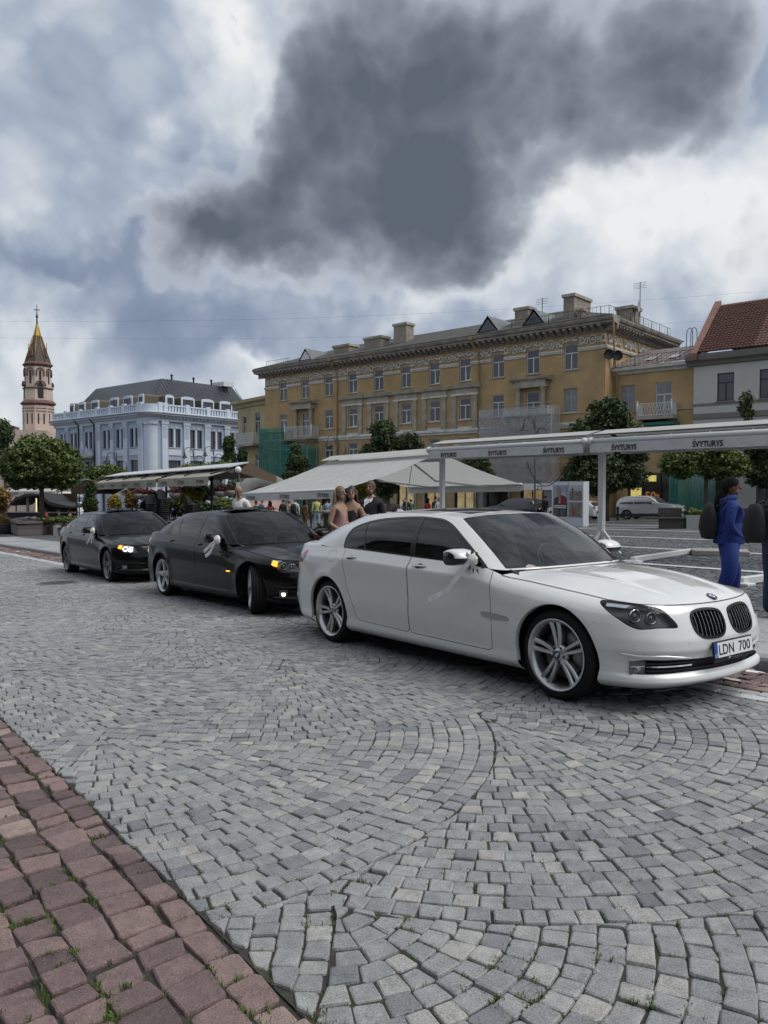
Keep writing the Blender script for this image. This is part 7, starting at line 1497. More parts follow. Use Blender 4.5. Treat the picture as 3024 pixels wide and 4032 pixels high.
# ------------------------------------------------------------------ beige pergola and café terrace
M_stripe = mk('beige_canvas', (.33, .30, .26), .85, var=.12, vscale=3); M_stripe2 = mk('grey_beige_canvas', (.24, .21, .18), .85)
def pergola():
    s0, s1 = 32.6, 50.4; n = 17.07; b = rd(s0, n, PAVE); root = thing('pergola', 'long beige striped pergola awning with dark posts and small lettered valance', 'pergola', b, A_RZ); L = s1 - s0
    def Z(t, zz): return zz + (rd(s0 + t, n, PAVE).z - b.z) * .62
    k = 36
    for i in range(k):
        t0, t1 = L * i / k, L * (i + 1) / k; 
        if abs(t0 - L * .36) < .12: continue
        MB().add([(t0, .5, Z(t0, 3.14)), (t1, .5, Z(t1, 3.14)), (t1, 1.75, Z(t1, 2.80)), (t0, 1.75, Z(t0, 2.80))], [(0, 1, 2, 3)]).build('canvas_strip', M_stripe if i % 2 else M_stripe2, root)
    for t0, t1, tx in ((.25, L * .36, (.14, .5, .85)), (L * .37, L - .1, (.08, .26, .44, .62, .80, .95))):
        vs = [(t0, 1.76, Z(t0, 2.80)), (t1, 1.76, Z(t1, 2.80)), (t1, 1.80, Z(t1, 2.38)), (t0, 1.80, Z(t0, 2.38))]; v = MB().add(vs, [(0, 1, 2, 3)]).build('valance', M_stripe, root)
        for t in tx: x = t0 + (t1 - t0) * t; text_mesh('ŠVYTURYS', .17, M_txt, 'lettering', v, Matrix.Translation((x, 1.81, Z(x, 2.57))) @ FACE, bold=.02, width=.8)
    MB().add([(0, .9, Z(0, 3.25)), (L, .9, Z(L, 3.25)), (L, -.2, Z(L, 3.50)), (0, -.2, Z(0, 3.50)), (0, .9, Z(0, 3.20)), (L, .9, Z(L, 3.20)), (L, -.2, Z(L, 3.44)), (0, -.2, Z(0, 3.44))], [(0, 1, 2, 3), (7, 6, 5, 4), (0, 4, 5, 1), (0, 3, 7, 4)]).build('ridge_roof', mk('pale_metal_roof', (.50, .52, .53), .5), root)
    MB().add([(0, -.2, Z(0, 3.47)), (L, -.2, Z(L, 3.47)), (L, -1.7, Z(L, 2.8)), (0, -1.7, Z(0, 2.8))], [(0, 1, 2, 3)]).build('rear_canvas', M_stripe2, root); MB().add([(0, .4, Z(0, 3.0)), (0, -1.7, Z(0, 2.45)), (0, -1.7, Z(0, 2.8)), (0, -.2, Z(0, 3.46))], [(0, 1, 2, 3)]).build('gable_canvas', mk('brown_canvas', (.12, .085, .055), .85), root)
    for i in range(7): t = .1 + (L - .2) * i / 6; MB().tube([(t, .3, -.1 + (Z(t, 0)) * 1.6), (t, .3, Z(t, 3.25))], .07, 8).build('post', M_iron, root); MB().tube([(t, .3, Z(t, 3.3)), (t, 1.75, Z(t, 2.9))], .035, 6).build('rafter', M_iron, root)
    for t in (-.25, .45): MB().ball((t, .5, Z(0, 3.1)), .16, 10, 7).build('globe_lamp', M_wht, root)
pergola()
M_chair = mk('black_wicker', (.012, .012, .014), .7)
def chair_proto():
    o = thing('terrace_chair', 'x', 'chair'); MB().cbox(-.23, .23, -.23, .23, .42, .46, .015).build('seat', M_chair, o); mb = MB()
    vs = []
    for i in range(9):
        a = math.pi * (.0 + i / 8); vs += [(.24 * math.cos(a), .02 + .23 * math.sin(a), .47), (.26 * math.cos(a), .04 + .25 * math.sin(a), .47 + .40 * math.sin(a) ** .5 + .02)]
    mb.add(vs, [(2 * i, 2 * i + 2, 2 * i + 3, 2 * i + 1) for i in range(8)], 0, True); mb.build('backrest', M_chair, o)
    for x in (-.2, .2):
        for y in (-.2, .2): MB().tube([(x, y, .42), (x * 1.08, y * 1.1, 0)], .014, 5).build('leg', M_chair, o)
    return o
pc = chair_proto(); used = [False]
def put_chair(p, rz, label, group):
    global pc
    o = pc if not used[0] else copy_tree(pc); used[0] = True; o.location = p; o.rotation_euler = (0, 0, rz); o['label'] = label; o['group'] = group
for k, (px, Y, n_, lab) in enumerate(((593, 36, 13, 'black wicker chair in the tall stack beside the brownish climber'), (641, 35, 15, 'black wicker chair in the tallest stack next to the loose chairs'), (752, 35, 12, 'black wicker chair in the stack by the golden shrub'), (800, 34, 8, 'black wicker chair in the low stack near the bald man'))):
    for i in range(n_): put_chair(gpx(px, Y) + Vector((random.uniform(-.02, .02), 0, i * .095)), R(20 + 30 * k), lab.replace('chair in', 'chair, topmost in') if i == n_ - 1 else lab, 'stacked terrace chairs')
for i, (px, Y) in enumerate(((680, 34), (705, 35), (720, 33.5), (835, 33), (850, 35))): put_chair(gpx(px, Y), R(70 * i), 'single black wicker chair ' + ('between the tallest stack and a café table', 'behind the middle café table', 'on the street side of the middle café table', 'between the low stack and a café table', 'behind the café table by the bush')[i], 'loose terrace chairs')
for i, (px, Y, lab) in enumerate(((695, 34, 'iron café table between loose chairs under the pergola'), (540, 38, 'iron café table beside the brownish climber'), (870, 33.5, 'iron café table next to the yellow green bush'))):
    o = thing('cafe_table', lab, 'table', gpx(px, Y), 0, 'café tables'); MB().lathe([(0, .74), (.45, .74), (.46, .76), (0, .765)], 20).build('table_top', mk('grey_table', (.14, .14, .14), .5), o)
    for a in range(3): q = a * 2.094; MB().tube([(.03 * math.cos(q), .03 * math.sin(q), .74), (.08 * math.cos(q), .08 * math.sin(q), .4), (.30 * math.cos(q), .30 * math.sin(q), .02)], .02, 5).build('leg', M_iron, o)
M_bowl = mk('pale_bowl', (.24, .22, .21), .8)
for i, (px, py, Y) in enumerate(((688, 1945, 37), (730, 1945, 39), (870, 1940, 36), (905, 1935, 36), (548, 1948, 40), (585, 1950, 40), (840, 1955, 42))):
    p = atY(px, py, Y); o = thing('hanging_basket', 'pale round hanging basket of dark red flowers ' + ('above the tallest chair stack', 'in front of the golden shrub', 'above the yellow green bush', 'beside the blue information sign', 'over the iron table by the climber', 'above the tall chair stack', 'behind the low chair stack')[i], 'flower basket', p, 0, 'hanging flower baskets'); MB().lathe([(0, -.24), (.16, -.21), (.27, -.08), (.29, .05), (.24, .06), (0, .03)], 16).build('bowl', M_bowl, o); foliage('flowers', o, [(0, 0, .16, .30, .30, .10)], 420, .09, L_red, 60 + i, .12)
    for k in range(3): a = 2.094 * k; MB().tube([(.27 * math.cos(a), .27 * math.sin(a), .05), (0, 0, .75)], .006, 4).build('chain', M_iron, o)
def parasol(label, px, py_top, py_edge, Y, w, group='cream parasols'):
    b = gpx(px, Y); zt = CAMH + (HOR - py_top) / FPX * Y - b.z; ze = CAMH + (HOR - py_edge) / FPX * Y - b.z; o = thing('parasol', label, 'parasol', b, R(20), group); mb = MB(); mb.add([(0, 0, zt)] + [(w * sx, w * sy, ze) for sx, sy in ((1, 1), (-1, 1), (-1, -1), (1, -1))], [(0, 1, 2), (0, 2, 3), (0, 3, 4), (0, 4, 1)]); mb.build('canopy', mk('cream_canvas', (.52, .49, .42), .85), o); MB().tube([(0, 0, 0), (0, 0, zt)], .04, 8).build('pole', M_iron, o)
    for sx, sy in ((1, 1), (-1, 1), (-1, -1), (1, -1)): MB().tube([(0, 0, zt - .1), (w * .98 * sx, w * .98 * sy, ze - .02)], .02, 4).build('rib', M_iron, o)
parasol('cream square parasol showing under the beige valance above the yellow shrub', 535, 1914, 1950, 46, 1.4); parasol('cream parasol behind the dark bar roof near the white van', 262, 1930, 1955, 62, 1.3)
# bar and further awnings at the far end of the terrace
def bar():
    b = gpx(150, 52); root = thing('terrace_bar', 'dark panelled outdoor bar counter with shelves under a black tarpaulin roof', 'bar', b, R(-8)); dk = mk('charcoal_panel', (.022, .023, .027), .7, var=.2)
    k = 52 / FPX; X = lambda p: (p - 150) * k; Z = lambda p: CAMH + (HOR - p) * k - b.z
    for i in range(8): MB().box(X(20) + i * .62, X(20) + i * .62 + .60, -.05, .0, .05, 1.12).build('panel', dk, root)
    MB().box(X(18), X(310), -.25, .5, 1.121, 1.19).build('counter', mk('grey_table', (.14, .14, .14), .5), root); MB().box(X(50), X(230), 2.4, 2.5, .0, Z(1945)).build('back_wall', mk('brown_dark', (.035, .024, .018), .9), root)
    pts = [(X(35), Z(1983)), (X(60), Z(1960)), (X(100), Z(1945)), (X(170), Z(1945)), (X(205), Z(1975)), (X(250), Z(1985)), (X(290), Z(1992)), (X(290), Z(2000)), (X(230), Z(1995)), (X(195), Z(1985)), (X(165), Z(1953)), (X(105), Z(1953)), (X(62), Z(1970)), (X(35), Z(1992))]; MB().prism(pts, 'y', -.2, 2.4).build('tarpaulin', mk('black_tarp', (.02, .02, .02), .6), root)
    MB().box(X(95), X(105), .1, .2, 1.2, Z(1955)).build('post', mk('grey_table', (.14, .14, .14), .5), root); MB().box(X(132), X(136), .2, .25, 1.2, Z(1962)).build('strip_light', M_warm2, root)
    for i in range(5): MB().lathe([(0, 0), (.035, 0), (.035, .2), (.012, .26), (.012, .32), (0, .32)], 8, c=(X(110) + i * .13, 1.2, 1.195)).build('bottle', mk('bottle_green', (.02, .05, .03), .2), root)
bar()
def striped_awning(label, px0, px1, py_top, py_bot, Y, mat, n=14, txt=3):
    k = Y / FPX; b = gpx((px0 + px1) / 2, Y); root = thing('awning', label, 'awning', b, 0, 'striped awnings at the far terrace'); h = (px1 - px0) / 2 * k; zt = CAMH + (HOR - py_top) * k - b.z; zb = CAMH + (HOR - py_bot) * k - b.z
    for i in range(n): x0, x1 = -h + 2 * h * i / n, -h + 2 * h * (i + 1) / n; MB().add([(x0, 1.0, zt), (x1, 1.0, zt), (x1, -.6, zb + .32), (x0, -.6, zb + .32)], [(0, 1, 2, 3)]).build('canvas_strip', mat if i % 2 else M_canvas, root)
    v = MB().box(-h, h, -.62, -.60, zb, zb + .318).build('valance', mat, root)
    for i in range(txt): text_mesh('ŠVYTURYS', .16, M_txt, 'lettering', v, Matrix.Translation((-h + 2 * h * (i + .5) / txt, -.63, zb + .16)) @ Matrix.Rotation(math.pi / 2, 4, 'X'), bold=.02, width=.75)
    for x in (-h + .1, h - .1): MB().tube([(x, .8, -.1), (x, .8, zt)], .05, 6).build('post', M_iron, root)
striped_awning('pale striped awning over the dark bar, behind the clipped maple', 36, 230, 1912, 1952, 54, mk('pale_stripe', (.40, .38, .36), .85))
striped_awning('grey white awning next to the dark timber canopy', 150, 300, 1905, 1935, 58, mk('pale_stripe', (.40, .38, .36), .85), 10, 2)
b = gpx(360, 48); o = thing('timber_canopy', 'dark brown timber canopy roof with a pale edge between the bar and the pergola', 'canopy', b); k = 48 / FPX; Z = lambda p: CAMH + (HOR - p) * k - b.z
MB().add([((280 - 360) * k, 0, Z(1905)), ((345 - 360) * k, 0, Z(1888)), ((345 - 360) * k, 3, Z(1895)), ((450 - 360) * k, 3, Z(1915)), ((450 - 360) * k, 0, Z(1945)), ((280 - 360) * k, 0, Z(1945)), ((345 - 360) * k, 0, Z(1945))], [(0, 1, 6, 5), (1, 2, 3), (1, 3, 4, 6)]).build('roof', mk('dark_brown_timber', (.05, .036, .025), .85, var=.3, vscale=4), o)
MB().box((278 - 360) * k, (345 - 360) * k, -.05, .3, Z(1890), Z(1886)).build('pale_edge', M_canvas, o)
for px in (300, 350, 440): MB().tube([((px - 360) * k, .1, -.1), ((px - 360) * k, .1, Z(1900))], .05, 6).build('post', M_iron, o)
# the round video portal
def portal():
    c = atY(1040, 1992, 50.0); root = thing('round_portal', 'big grey concrete ring sculpture with a bright round screen', 'sculpture', (c.x, c.y, c.z), R(8)); Ro = 127 * 50 / FPX; M1 = Matrix.Identity(4)
    MB().lathe([(Ro * .60, -.35), (Ro * .62, -.42), (Ro * .98, -.42), (Ro, -.38), (Ro, .55), (Ro * .96, .6), (Ro * .6, .6)], 48, ax='y').build('ring', mk('pale_concrete2', (.30, .295, .28), .85, var=.1, vscale=1.5), root)
    m = mk('screen_image', (.42, .24, .19), .4, emit=.45, var=.6, vscale=1.2, c2=(.6, .52, .5)); MB().lathe([(0, -.2), (Ro * .60, -.2)], 40, ax='y').build('screen', m, root); MB().lathe([(Ro * .60, -.36), (Ro * .605, -.2), (Ro * .58, -.2), (Ro * .57, -.36)], 40, ax='y', closed=True).build('bezel', M_iron, root)
    MB().box(-1.2, 1.2, -.6, .8, -Ro - .25, -Ro + .12).build('plinth', mk('pale_concrete2', (.30, .295, .28), .85, var=.1, vscale=1.5), root)
portal()
# green terrace fence with a plank top
def fence():
    gm = mk('dark_green_boards', (.022, .034, .016), .75, var=.25, vscale=3); a = ground(1312, 2128); b = Vector((a.x, a.y, a.z + PAVE)); d = Vector((.80, -.60)); Y0 = 19.5; p0 = gpx(1275, 21); p1 = gpx(1690, 17.5); d = Vector((p1.x - p0.x, p1.y - p0.y)); L = d.length
    root = thing('terrace_fence', 'dark green board fence with a pale plank top around the café terrace', 'fence', p0, math.atan2(d.y, d.x)); n = int(L / .14); hz = CAMH + (HOR - 2012) / FPX * 21 - p0.z
    sl = (p1.z - p0.z) / L
    for i in range(n): x = i * L / n; MB().box(x, x + L / n - .008, 0, .03, .04 + sl * x, hz - .06).build('board', gm, root)
    MB().box(-.1, L, -.14, .2, hz - .055, hz).build('plank_top', mk('grey_plank', (.17, .16, .13), .7), root); MB().box(-.02, .0, 0, 1.4, .04, hz - .06).build('end_panel', gm, root); MB().box(-.45, -.101, -.14, 1.4, hz - .055, hz).build('plank_top', mk('grey_plank', (.17, .16, .13), .7), root)
    MB().box(L * .62, L * .86, -.1, .18, hz + .003, hz + .05).build('white_plank', M_frame, root)
    q = gpx(1262, 21.5); pt = thing('flower_pot', 'small grey pot with a leafy plant at the corner of the green fence', 'pot', q); MB().lathe([(0, 0), (.16, 0), (.21, .38), (.18, .38), (0, .34)], 14).build('pot_body', mk('grey_pot', (.08, .082, .09), .7), pt); foliage('plant', pt, [(0, 0, .6, .18, .18, .22)], 500, .08, L_lite, 71, .12)
fence()
# scaffolds with nets
def scaffold(label, s0, s1, z0, z1, mat, tint, deck):
    root = thing('scaffold', label, 'scaffold', (YC.x, YC.y, 0), Y_RZ, 'netted scaffolds on the ochre facade'); y0, y1 = .35, 1.75
    n = max(2, int((s1 - s0) / 2.2))
    for i in range(n + 1):
        for y in (y0, y1): x = s0 + (s1 - s0) * i / n; MB().tube([(x, y, z0), (x, y, z1)], .035, 5).build('pole', M_gfr, root)
    k = int((z1 - z0) / 2.0)
    for j in range(1, k + 1):
        z = z0 + j * 2.0 - .3; MB().box(s0, s1, y0, y1, z, z + .06).build('deck', deck, root); 
        for dz in (.5, 1.0): MB().tube([(s0, y1, z + dz), (s1, y1, z + dz)], .025, 4).build('rail', M_gfr, root)
        MB().tube([(s0 + .2, y1 - .05, z - 1.6), (s0 + (s1 - s0) / n, y1 - .05, z)], .025, 4).build('brace', M_gfr, root)
    for i in range(n): xa, xb = s0 + (s1 - s0) * i / n, s0 + (s1 - s0) * (i + 1) / n; MB().add([(xa, y1 + .06, z0), (xb, y1 + .06, z0), (xb, y1 + .06, z1 + .1), (xa, y1 + .06, z1 + .1)], [(0, 1, 2, 3)]).build('net_panel', mat, root)
    for x in (s0 - .02, s1 + .02): MB().add([(x, y0 - .2, z0), (x, y1 + .06, z0), (x, y1 + .06, z1 + .1), (x, y0 - .2, z1 + .1)], [(0, 1, 2, 3)]).build('net_panel', mat, root)
    return root
N_green = netmat('green_debris_net', (.02, .20, .16), .62); N_white = netmat('white_debris_net', (.50, .51, .53), .40)
scaffold('scaffold wrapped in green net below the far balcony of the ochre building', 37.7, 41.3, -2.4, 7.7, N_green, None, M_gfr); scaffold('lower scaffold in green net stepping out beside the far balcony', 33.3, 37.6, -2.4, 5.6, N_green, None, M_gfr)
sc_w = scaffold('scaffold wrapped in whitish net below the near balcony above the shop sign', 3.9, 11.0, 1.6, 7.95, N_white, None, M_gfr)
MB().box(3.7, 11.2, 1.60, 1.95, 1.0, 1.55).build('fascia_board', M_wht, sc_w)
text_mesh('NE PIEKARTATIE', .26, mk('grey_letters', (.25, .25, .27), .6), 'lettering', sc_w, Matrix.Translation((8.0, 1.97, 1.27)) @ FACE, width=3.4)
for x in (4.1, 10.9): MB().box(x - .35, x + .35, 1.3, 1.8, -1.6, .999).build('covered_leg', mk('grey_sheet', (.22, .22, .225), .8), sc_w)
sc2 = thing('scaffold', 'scaffold in green net covering the shop entrance between the sale window and the white house', 'scaffold', (YC.x, YC.y, 0), Y_RZ, 'netted scaffolds on the ochre facade')
for i in range(4):
    x = -8.3 + i * .95
    for y in (-.9, .3): MB().tube([(x, y, -1.4), (x, y, 2.6)], .035, 5).build('pole', M_gfr, sc2)
    if i < 3: MB().add([(x, .35, -1.3), (x + .95, .35, -1.3), (x + .95, .35, 2.5), (x, .35, 2.5)], [(0, 1, 2, 3)]).build('net_panel', N_green, sc2)
for z in (.3, 1.5): MB().box(-8.3, -5.45, -.9, .3, z, z + .05).build('deck', M_gfr, sc2)
for x in (-8.34, -5.4): MB().add([(x, -1.2, -1.3), (x, .35, -1.3), (x, .35, 2.5), (x, -1.2, 2.5)], [(0, 1, 2, 3)]).build('net_panel', N_green, sc2)
# overhead wires
for i, (a, c, lab) in enumerate((((0, 1265, 70), (3100, 1140, 60), 'upper overhead wire crossing the sky above the roofs'), ((0, 1330, 75), (3100, 1245, 66), 'lower thin overhead wire above the ochre roof'))):
    A_, B_ = atY(*a), atY(*c); o = thing('overhead_wire', lab, 'wire', A_); MB().tube([(B_ - A_) * t - Vector((0, 0, .8 * math.sin(math.pi * t))) for t in [k / 10 for k in range(11)]], .005, 4).build('wire', M_iron, o)
# ------------------------------------------------------------------ the three wedding cars
c_white = thing('sedan', 'white long wheelbase sedan with number plate LDN 700 and a white rose on its mirror', 'car', M=car_matrix(ground(1300, 2528), ground(2190, 2757)))
_, gi_w = sedan(c_white, M_wpaint, 3.21, 'A', rot=(.10, .35)); finish_sedan(c_white, gi_w, True, M_seat)
c_b2 = thing('sedan', 'black sedan with its front wheels turned and fog lamp lit, behind the white sedan', 'car', M=car_matrix(ground(643, 2345), ground(990, 2418)))
_, gi_b = sedan(c_b2, M_bpaint, 3.07, 'B', steer=R(-24), lit=False, fog=True, rot=(.3, .1), interior=M_seatd, chrome_slats=False); finish_sedan(c_b2, gi_b, False, M_seatd, True)
c_b3 = thing('sedan', 'black sedan with glowing headlamp rings, last of the three wedding cars', 'car', M=car_matrix(ground(260, 2253), ground(424, 2291)))
_, gi_b = sedan(c_b3, M_bpaint, 3.07, 'C', lit=True, rot=(.2, .5), interior=M_seatd, chrome_slats=True); finish_sedan(c_b3, gi_b, False, M_seatd, True)
for o in (c_b2, c_b3): o['group'] = 'black sedans decorated for a wedding'
# ------------------------------------------------------------------ parked cars at the far side
def far_car(name, label, p, head, L, W, H, prof, belt, paint, wb, wr, glass_x, ws_x, rw_x, cl=None, group='cars parked along the ochre building'):
    """p: ground under the rear axle centre, head: heading vector, prof: [(x 0..1 from the tail, top z)]"""
    x = Vector((head[0], head[1], GX * head[0] + GY * head[1])).normalized(); up = Vector((-GX, -GY, 1)).normalized(); y = up.cross(x).normalized(); z = x.cross(y); o = Vector((p[0], p[1], gz(p[0], p[1]) + PAVE))
    root = thing(name, label, 'car', group=group, M=Matrix(((x.x, y.x, z.x, o.x), (x.y, y.y, z.y, o.y), (x.z, y.z, z.z, o.z), (0, 0, 0, 1)))); ro = (L - wb) * .48; hw = W / 2
    px_ = [a for a, b in prof]; pz = [b for a, b in prof]; top = lambda t: float(pch(px_, pz, np.array([t]))[0])
    def sec(t):
        tp = top(t); e = min(1, (t / .05 + .55), ((1 - t) / .07 + .55)); w = hw * e; bl = min(belt, tp - .03); k = max(0, tp - bl); wr_ = w - k * .36 - .02
        return [(w * .90, .22), (w * .985, .30)] + [(w, .30 + (bl - .18 - .30) * q / 6) for q in range(1, 6)] + [(w * .995, bl - .18), (w * .975, bl), (w * .975 + (wr_ - w * .975) * .6, bl + k * .62), (wr_ * .97, tp - k * .08), (wr_ * .7, tp - k * .02), (0, tp)]
    n = 90; ts = [i / n for i in range(n + 1)]; vs = []; S = [sec(t) for t in ts]; m = 25
    for t, s in zip(ts, S): X = -ro + L * t; vs += [(X, q[0], q[1]) for q in s] + [(X, -q[0], q[1]) for q in s[-2::-1]]
    fs = [(i * m + k, (i + 1) * m + k, (i + 1) * m + k + 1, i * m + k + 1) for i in range(n) for k in range(m - 1)] + [tuple(range(m))[::-1], tuple(range(n * m, (n + 1) * m))]
    def gone(f):
        c = [sum(vs[i][a] for i in f) / len(f) for a in range(3)]; return any(math.hypot(c[0] - ax, c[2] - wr) < wr + .045 for ax in (0, wb)) and abs(c[1]) > hw * .6
    mb = MB(); mb.add(vs, [f[::-1] for f in fs if not gone(f)], 0, True); mb.build('body', paint, root)
    if cl: MB().box(-ro + .05, L - ro - .05, -hw - .006, hw + .006, .24, .42).build('lower_cladding', cl, root)
    def pt(t, z, sg, off=.008):
        s = sec(t); ys = np.interp(z, [q[1] for q in s[:11]], [q[0] for q in s[:11]]); return (-ro + L * t, sg * (ys + off), z)
    for sg in (-1, 1):
        for a, b in glass_x:
            k = 8; v = []
            for i in range(k + 1): t = a + (b - a) * i / k; zt = top(t) - .10; zb_ = belt + .02; v += [pt(t, zb_, sg), pt(t, max(zb_ + .02, zt), sg)]
            MB().add(v, [(2 * i, 2 * i + 1, 2 * i + 3, 2 * i + 2) for i in range(k)]).build('side_window', M_glass, root)
        for ax in (0, wb): wheel(root, ax, sg * (hw - .12), 'D', wr, 0, sg, .3, wr * .70, .21)
        MB().ball((L - ro - .22, sg * hw * .74, belt - .22), (.2, .16, .075), 10, 6).build('headlight', M_lamp, root); MB().ball((-ro + .10, sg * hw * .80, belt - .08), (.10, .17, .10), 10, 6).build('tail_light', M_red_l, root); MB().ball((-ro + L * (ws_x[1] - .09), sg * (hw + .09), belt + .07), (.09, .11, .075), 8, 6).build('door_mirror', paint, root)
    for nm, (a, b) in (('windscreen', ws_x), ('rear_window', rw_x)):
        k = 6; v = []
        for i in range(k + 1): t = a + (b - a) * i / k; tp = top(t); s = sec(t); w = s[10][0] * .9; v += [(-ro + L * t, -w, s[10][1] + .012), (-ro + L * t, 0, tp + .014), (-ro + L * t, w, s[10][1] + .012)]
        MB().add(v, [(3 * i + j, 3 * i + j + 1, 3 * i + j + 4, 3 * i + j + 3) for i in range(k) for j in range(2)], 0, True).build(nm, M_glass, root)
    MB().box(-ro - .015, -ro + .02, -.26, .26, belt - .38, belt - .27).build('number_plate', M_plw, root); MB().box(-ro + .3, L - ro - .3, -hw + .2, hw - .2, .15, .3).build('underbody', M_plastic, root)
    return root
suvp = [(0, .80), (.012, 1.05), (.04, 1.38), (.09, 1.60), (.2, 1.68), (.38, 1.70), (.52, 1.66), (.60, 1.52), (.70, 1.20), (.74, 1.13), (.88, 1.05), (.95, .92), (.985, .72), (1, .55)]
hatp = [(0, .62), (.012, .85), (.06, 1.10), (.14, 1.34), (.28, 1.44), (.45, 1.46), (.56, 1.38), (.70, 1.05), (.74, .99), (.88, .90), (.96, .75), (1, .50)]
M_silv = mk('silver_car_paint', (.55, .56, .57), .35, .3, coat=1); M_dark = mk('dark_car_paint', (.02, .022, .026), .3, coat=1)
hd = (-YD.x, -YD.y); q = ground(2471, 2051); far_car('suv', 'silver compact sport utility car parked before the green net', (q.x + .5, q.y + .6), hd, 4.52, 1.84, 1.70, suvp, 1.10, M_silv, 2.69, .35, [(.09, .30), (.315, .50), (.51, .64)], (.56, .72), (.02, .08), M_plastic)
q = ground(2305, 2051); far_car('hatchback', 'white hatchback half hidden behind the poster stand', (q.x + .5, q.y + .6), YD, 4.27, 1.8, 1.45, hatp, .95, M_wpaint, 2.63, .33, [(.12, .32), (.335, .52), (.53, .66)], (.54, .71), (.03, .11))
q = ground(2090, 2049); far_car('suv', 'dark sport utility car parked below the white scaffold net', (q.x, q.y), YD, 4.8, 1.94, 1.74, suvp, 1.12, M_dark, 2.9, .37, [(.09, .30), (.315, .50), (.51, .64)], (.56, .72), (.02, .08))
q = ypt(18.5, 5.0); far_car('hatchback', 'dark car parked behind the café fence, before the lit shop windows', (q.x, q.y), YD, 4.3, 1.8, 1.5, hatp, .97, M_dark, 2.63, .33, [(.12, .32), (.335, .52), (.53, .66)], (.54, .71), (.03, .11))
q = gpx(300, 66); far_car('van', 'small white van beyond the terrace bar', (q.x, q.y), (-.8, -.6), 4.6, 1.9, 1.95, [(0, 1.4), (.02, 1.85), (.1, 1.95), (.6, 1.95), (.68, 1.8), (.80, 1.25), (.95, 1.1), (1, .6)], 1.25, M_wpaint, 2.8, .33, [(.42, .70)], (.66, .79), (.01, .05))
# ------------------------------------------------------------------ flowers and ribbons tied to the door mirrors
M_rib = mk('white_ribbon', (.86, .86, .90), .6); M_rose = mk('white_rose', (.78, .77, .74), .7); M_lf = mk('rose_leaf', (.035, .075, .03), .6)
def bow(car, label, rose, tails, leaves=True, k=1.0):
    M = car.matrix_world; Mi = M.inverted(); y0 = -1.075
    def loc(px, py, dy=0):
        c = Mi @ Vector((0, 0, CAMH)); d = Mi.to_3x3() @ ray(px, py); t = (y0 + dy - c.y) / d.y; return c + d * t
    c = loc(*rose); root = thing('mirror_bow', label, 'ribbon bow', group='white bows on the wedding cars', M=M @ Matrix.Translation(c))
    rs = MB()
    for r_, n_, h in ((.046, 6, .0), (.034, 5, .012), (.020, 4, .022)):
        for i in range(n_):
            a = 6.283 * i / n_ + r_ * 40; Mx = Matrix.Rotation(a, 4, 'Y') @ Matrix.Translation((r_ * .62 * k, -h * k, 0)); rs.M = Mx; rs.ball((0, 0, 0), (r_ * .55 * k, .020 * k, r_ * .72 * k), 8, 6)
    rs.M = None; rs.build('rose', M_rose, root)
    if leaves:
        for i in range(9):
            a = 6.283 * i / 9 + .4; d = random.uniform(.055, .10); p = Vector((d * math.cos(a), .01, d * math.sin(a) - .02)); s = .035; t = Vector((math.cos(a), 0, math.sin(a))); b_ = Vector((-t.z, -.3, t.x)); MB().add([p - t * s * .6, p + b_ * s * .5, p + t * s, p - b_ * s * .5], [(0, 1, 2, 3)]).build('leaf', M_lf, root)
    for tl in tails:
        P = [loc(*q) - c for q in tl]; P = [Vector(v) for v in spline([tuple(v) for v in P], 6)]; w = .021 * k; vs = []
        for i, v in enumerate(P):
            t = (P[min(i + 1, len(P) - 1)] - P[max(i - 1, 0)]).normalized(); b_ = Vector((-t.z, 0, t.x)); tw = .004 * math.sin(i * .9); vs += [v - b_ * w + Vector((0, tw, 0)), v + b_ * w - Vector((0, tw, 0))]
        MB().add(vs, [(2 * i, 2 * i + 1, 2 * i + 3, 2 * i + 2) for i in range(len(P) - 1)], 0, True).build('ribbon', M_rib, root)
bow(c_white, 'white rose with green leaves and long ribbon on the mirror of the white sedan', (1862, 2205), [((1850, 2212), (1815, 2255), (1775, 2310), (1757, 2325), (1720, 2345), (1687, 2363)), ((1845, 2215), (1800, 2265), (1768, 2318)), ((1835, 2180), (1850, 2200), (1842, 2222))])
bow(c_b2, 'white ribbon bow on the mirror of the black sedan with turned wheels', (856, 2125), [((850, 2128), (838, 2150), (826, 2175), (808, 2190)), ((848, 2130), (825, 2150), (803, 2172))], False, 1.3)
bow(c_b3, 'white ribbon bow on the mirror of the black sedan with glowing headlamps', (366, 2090), [((364, 2092), (356, 2112), (342, 2141)), ((366, 2094), (362, 2118), (359, 2140))], False, 1.4)
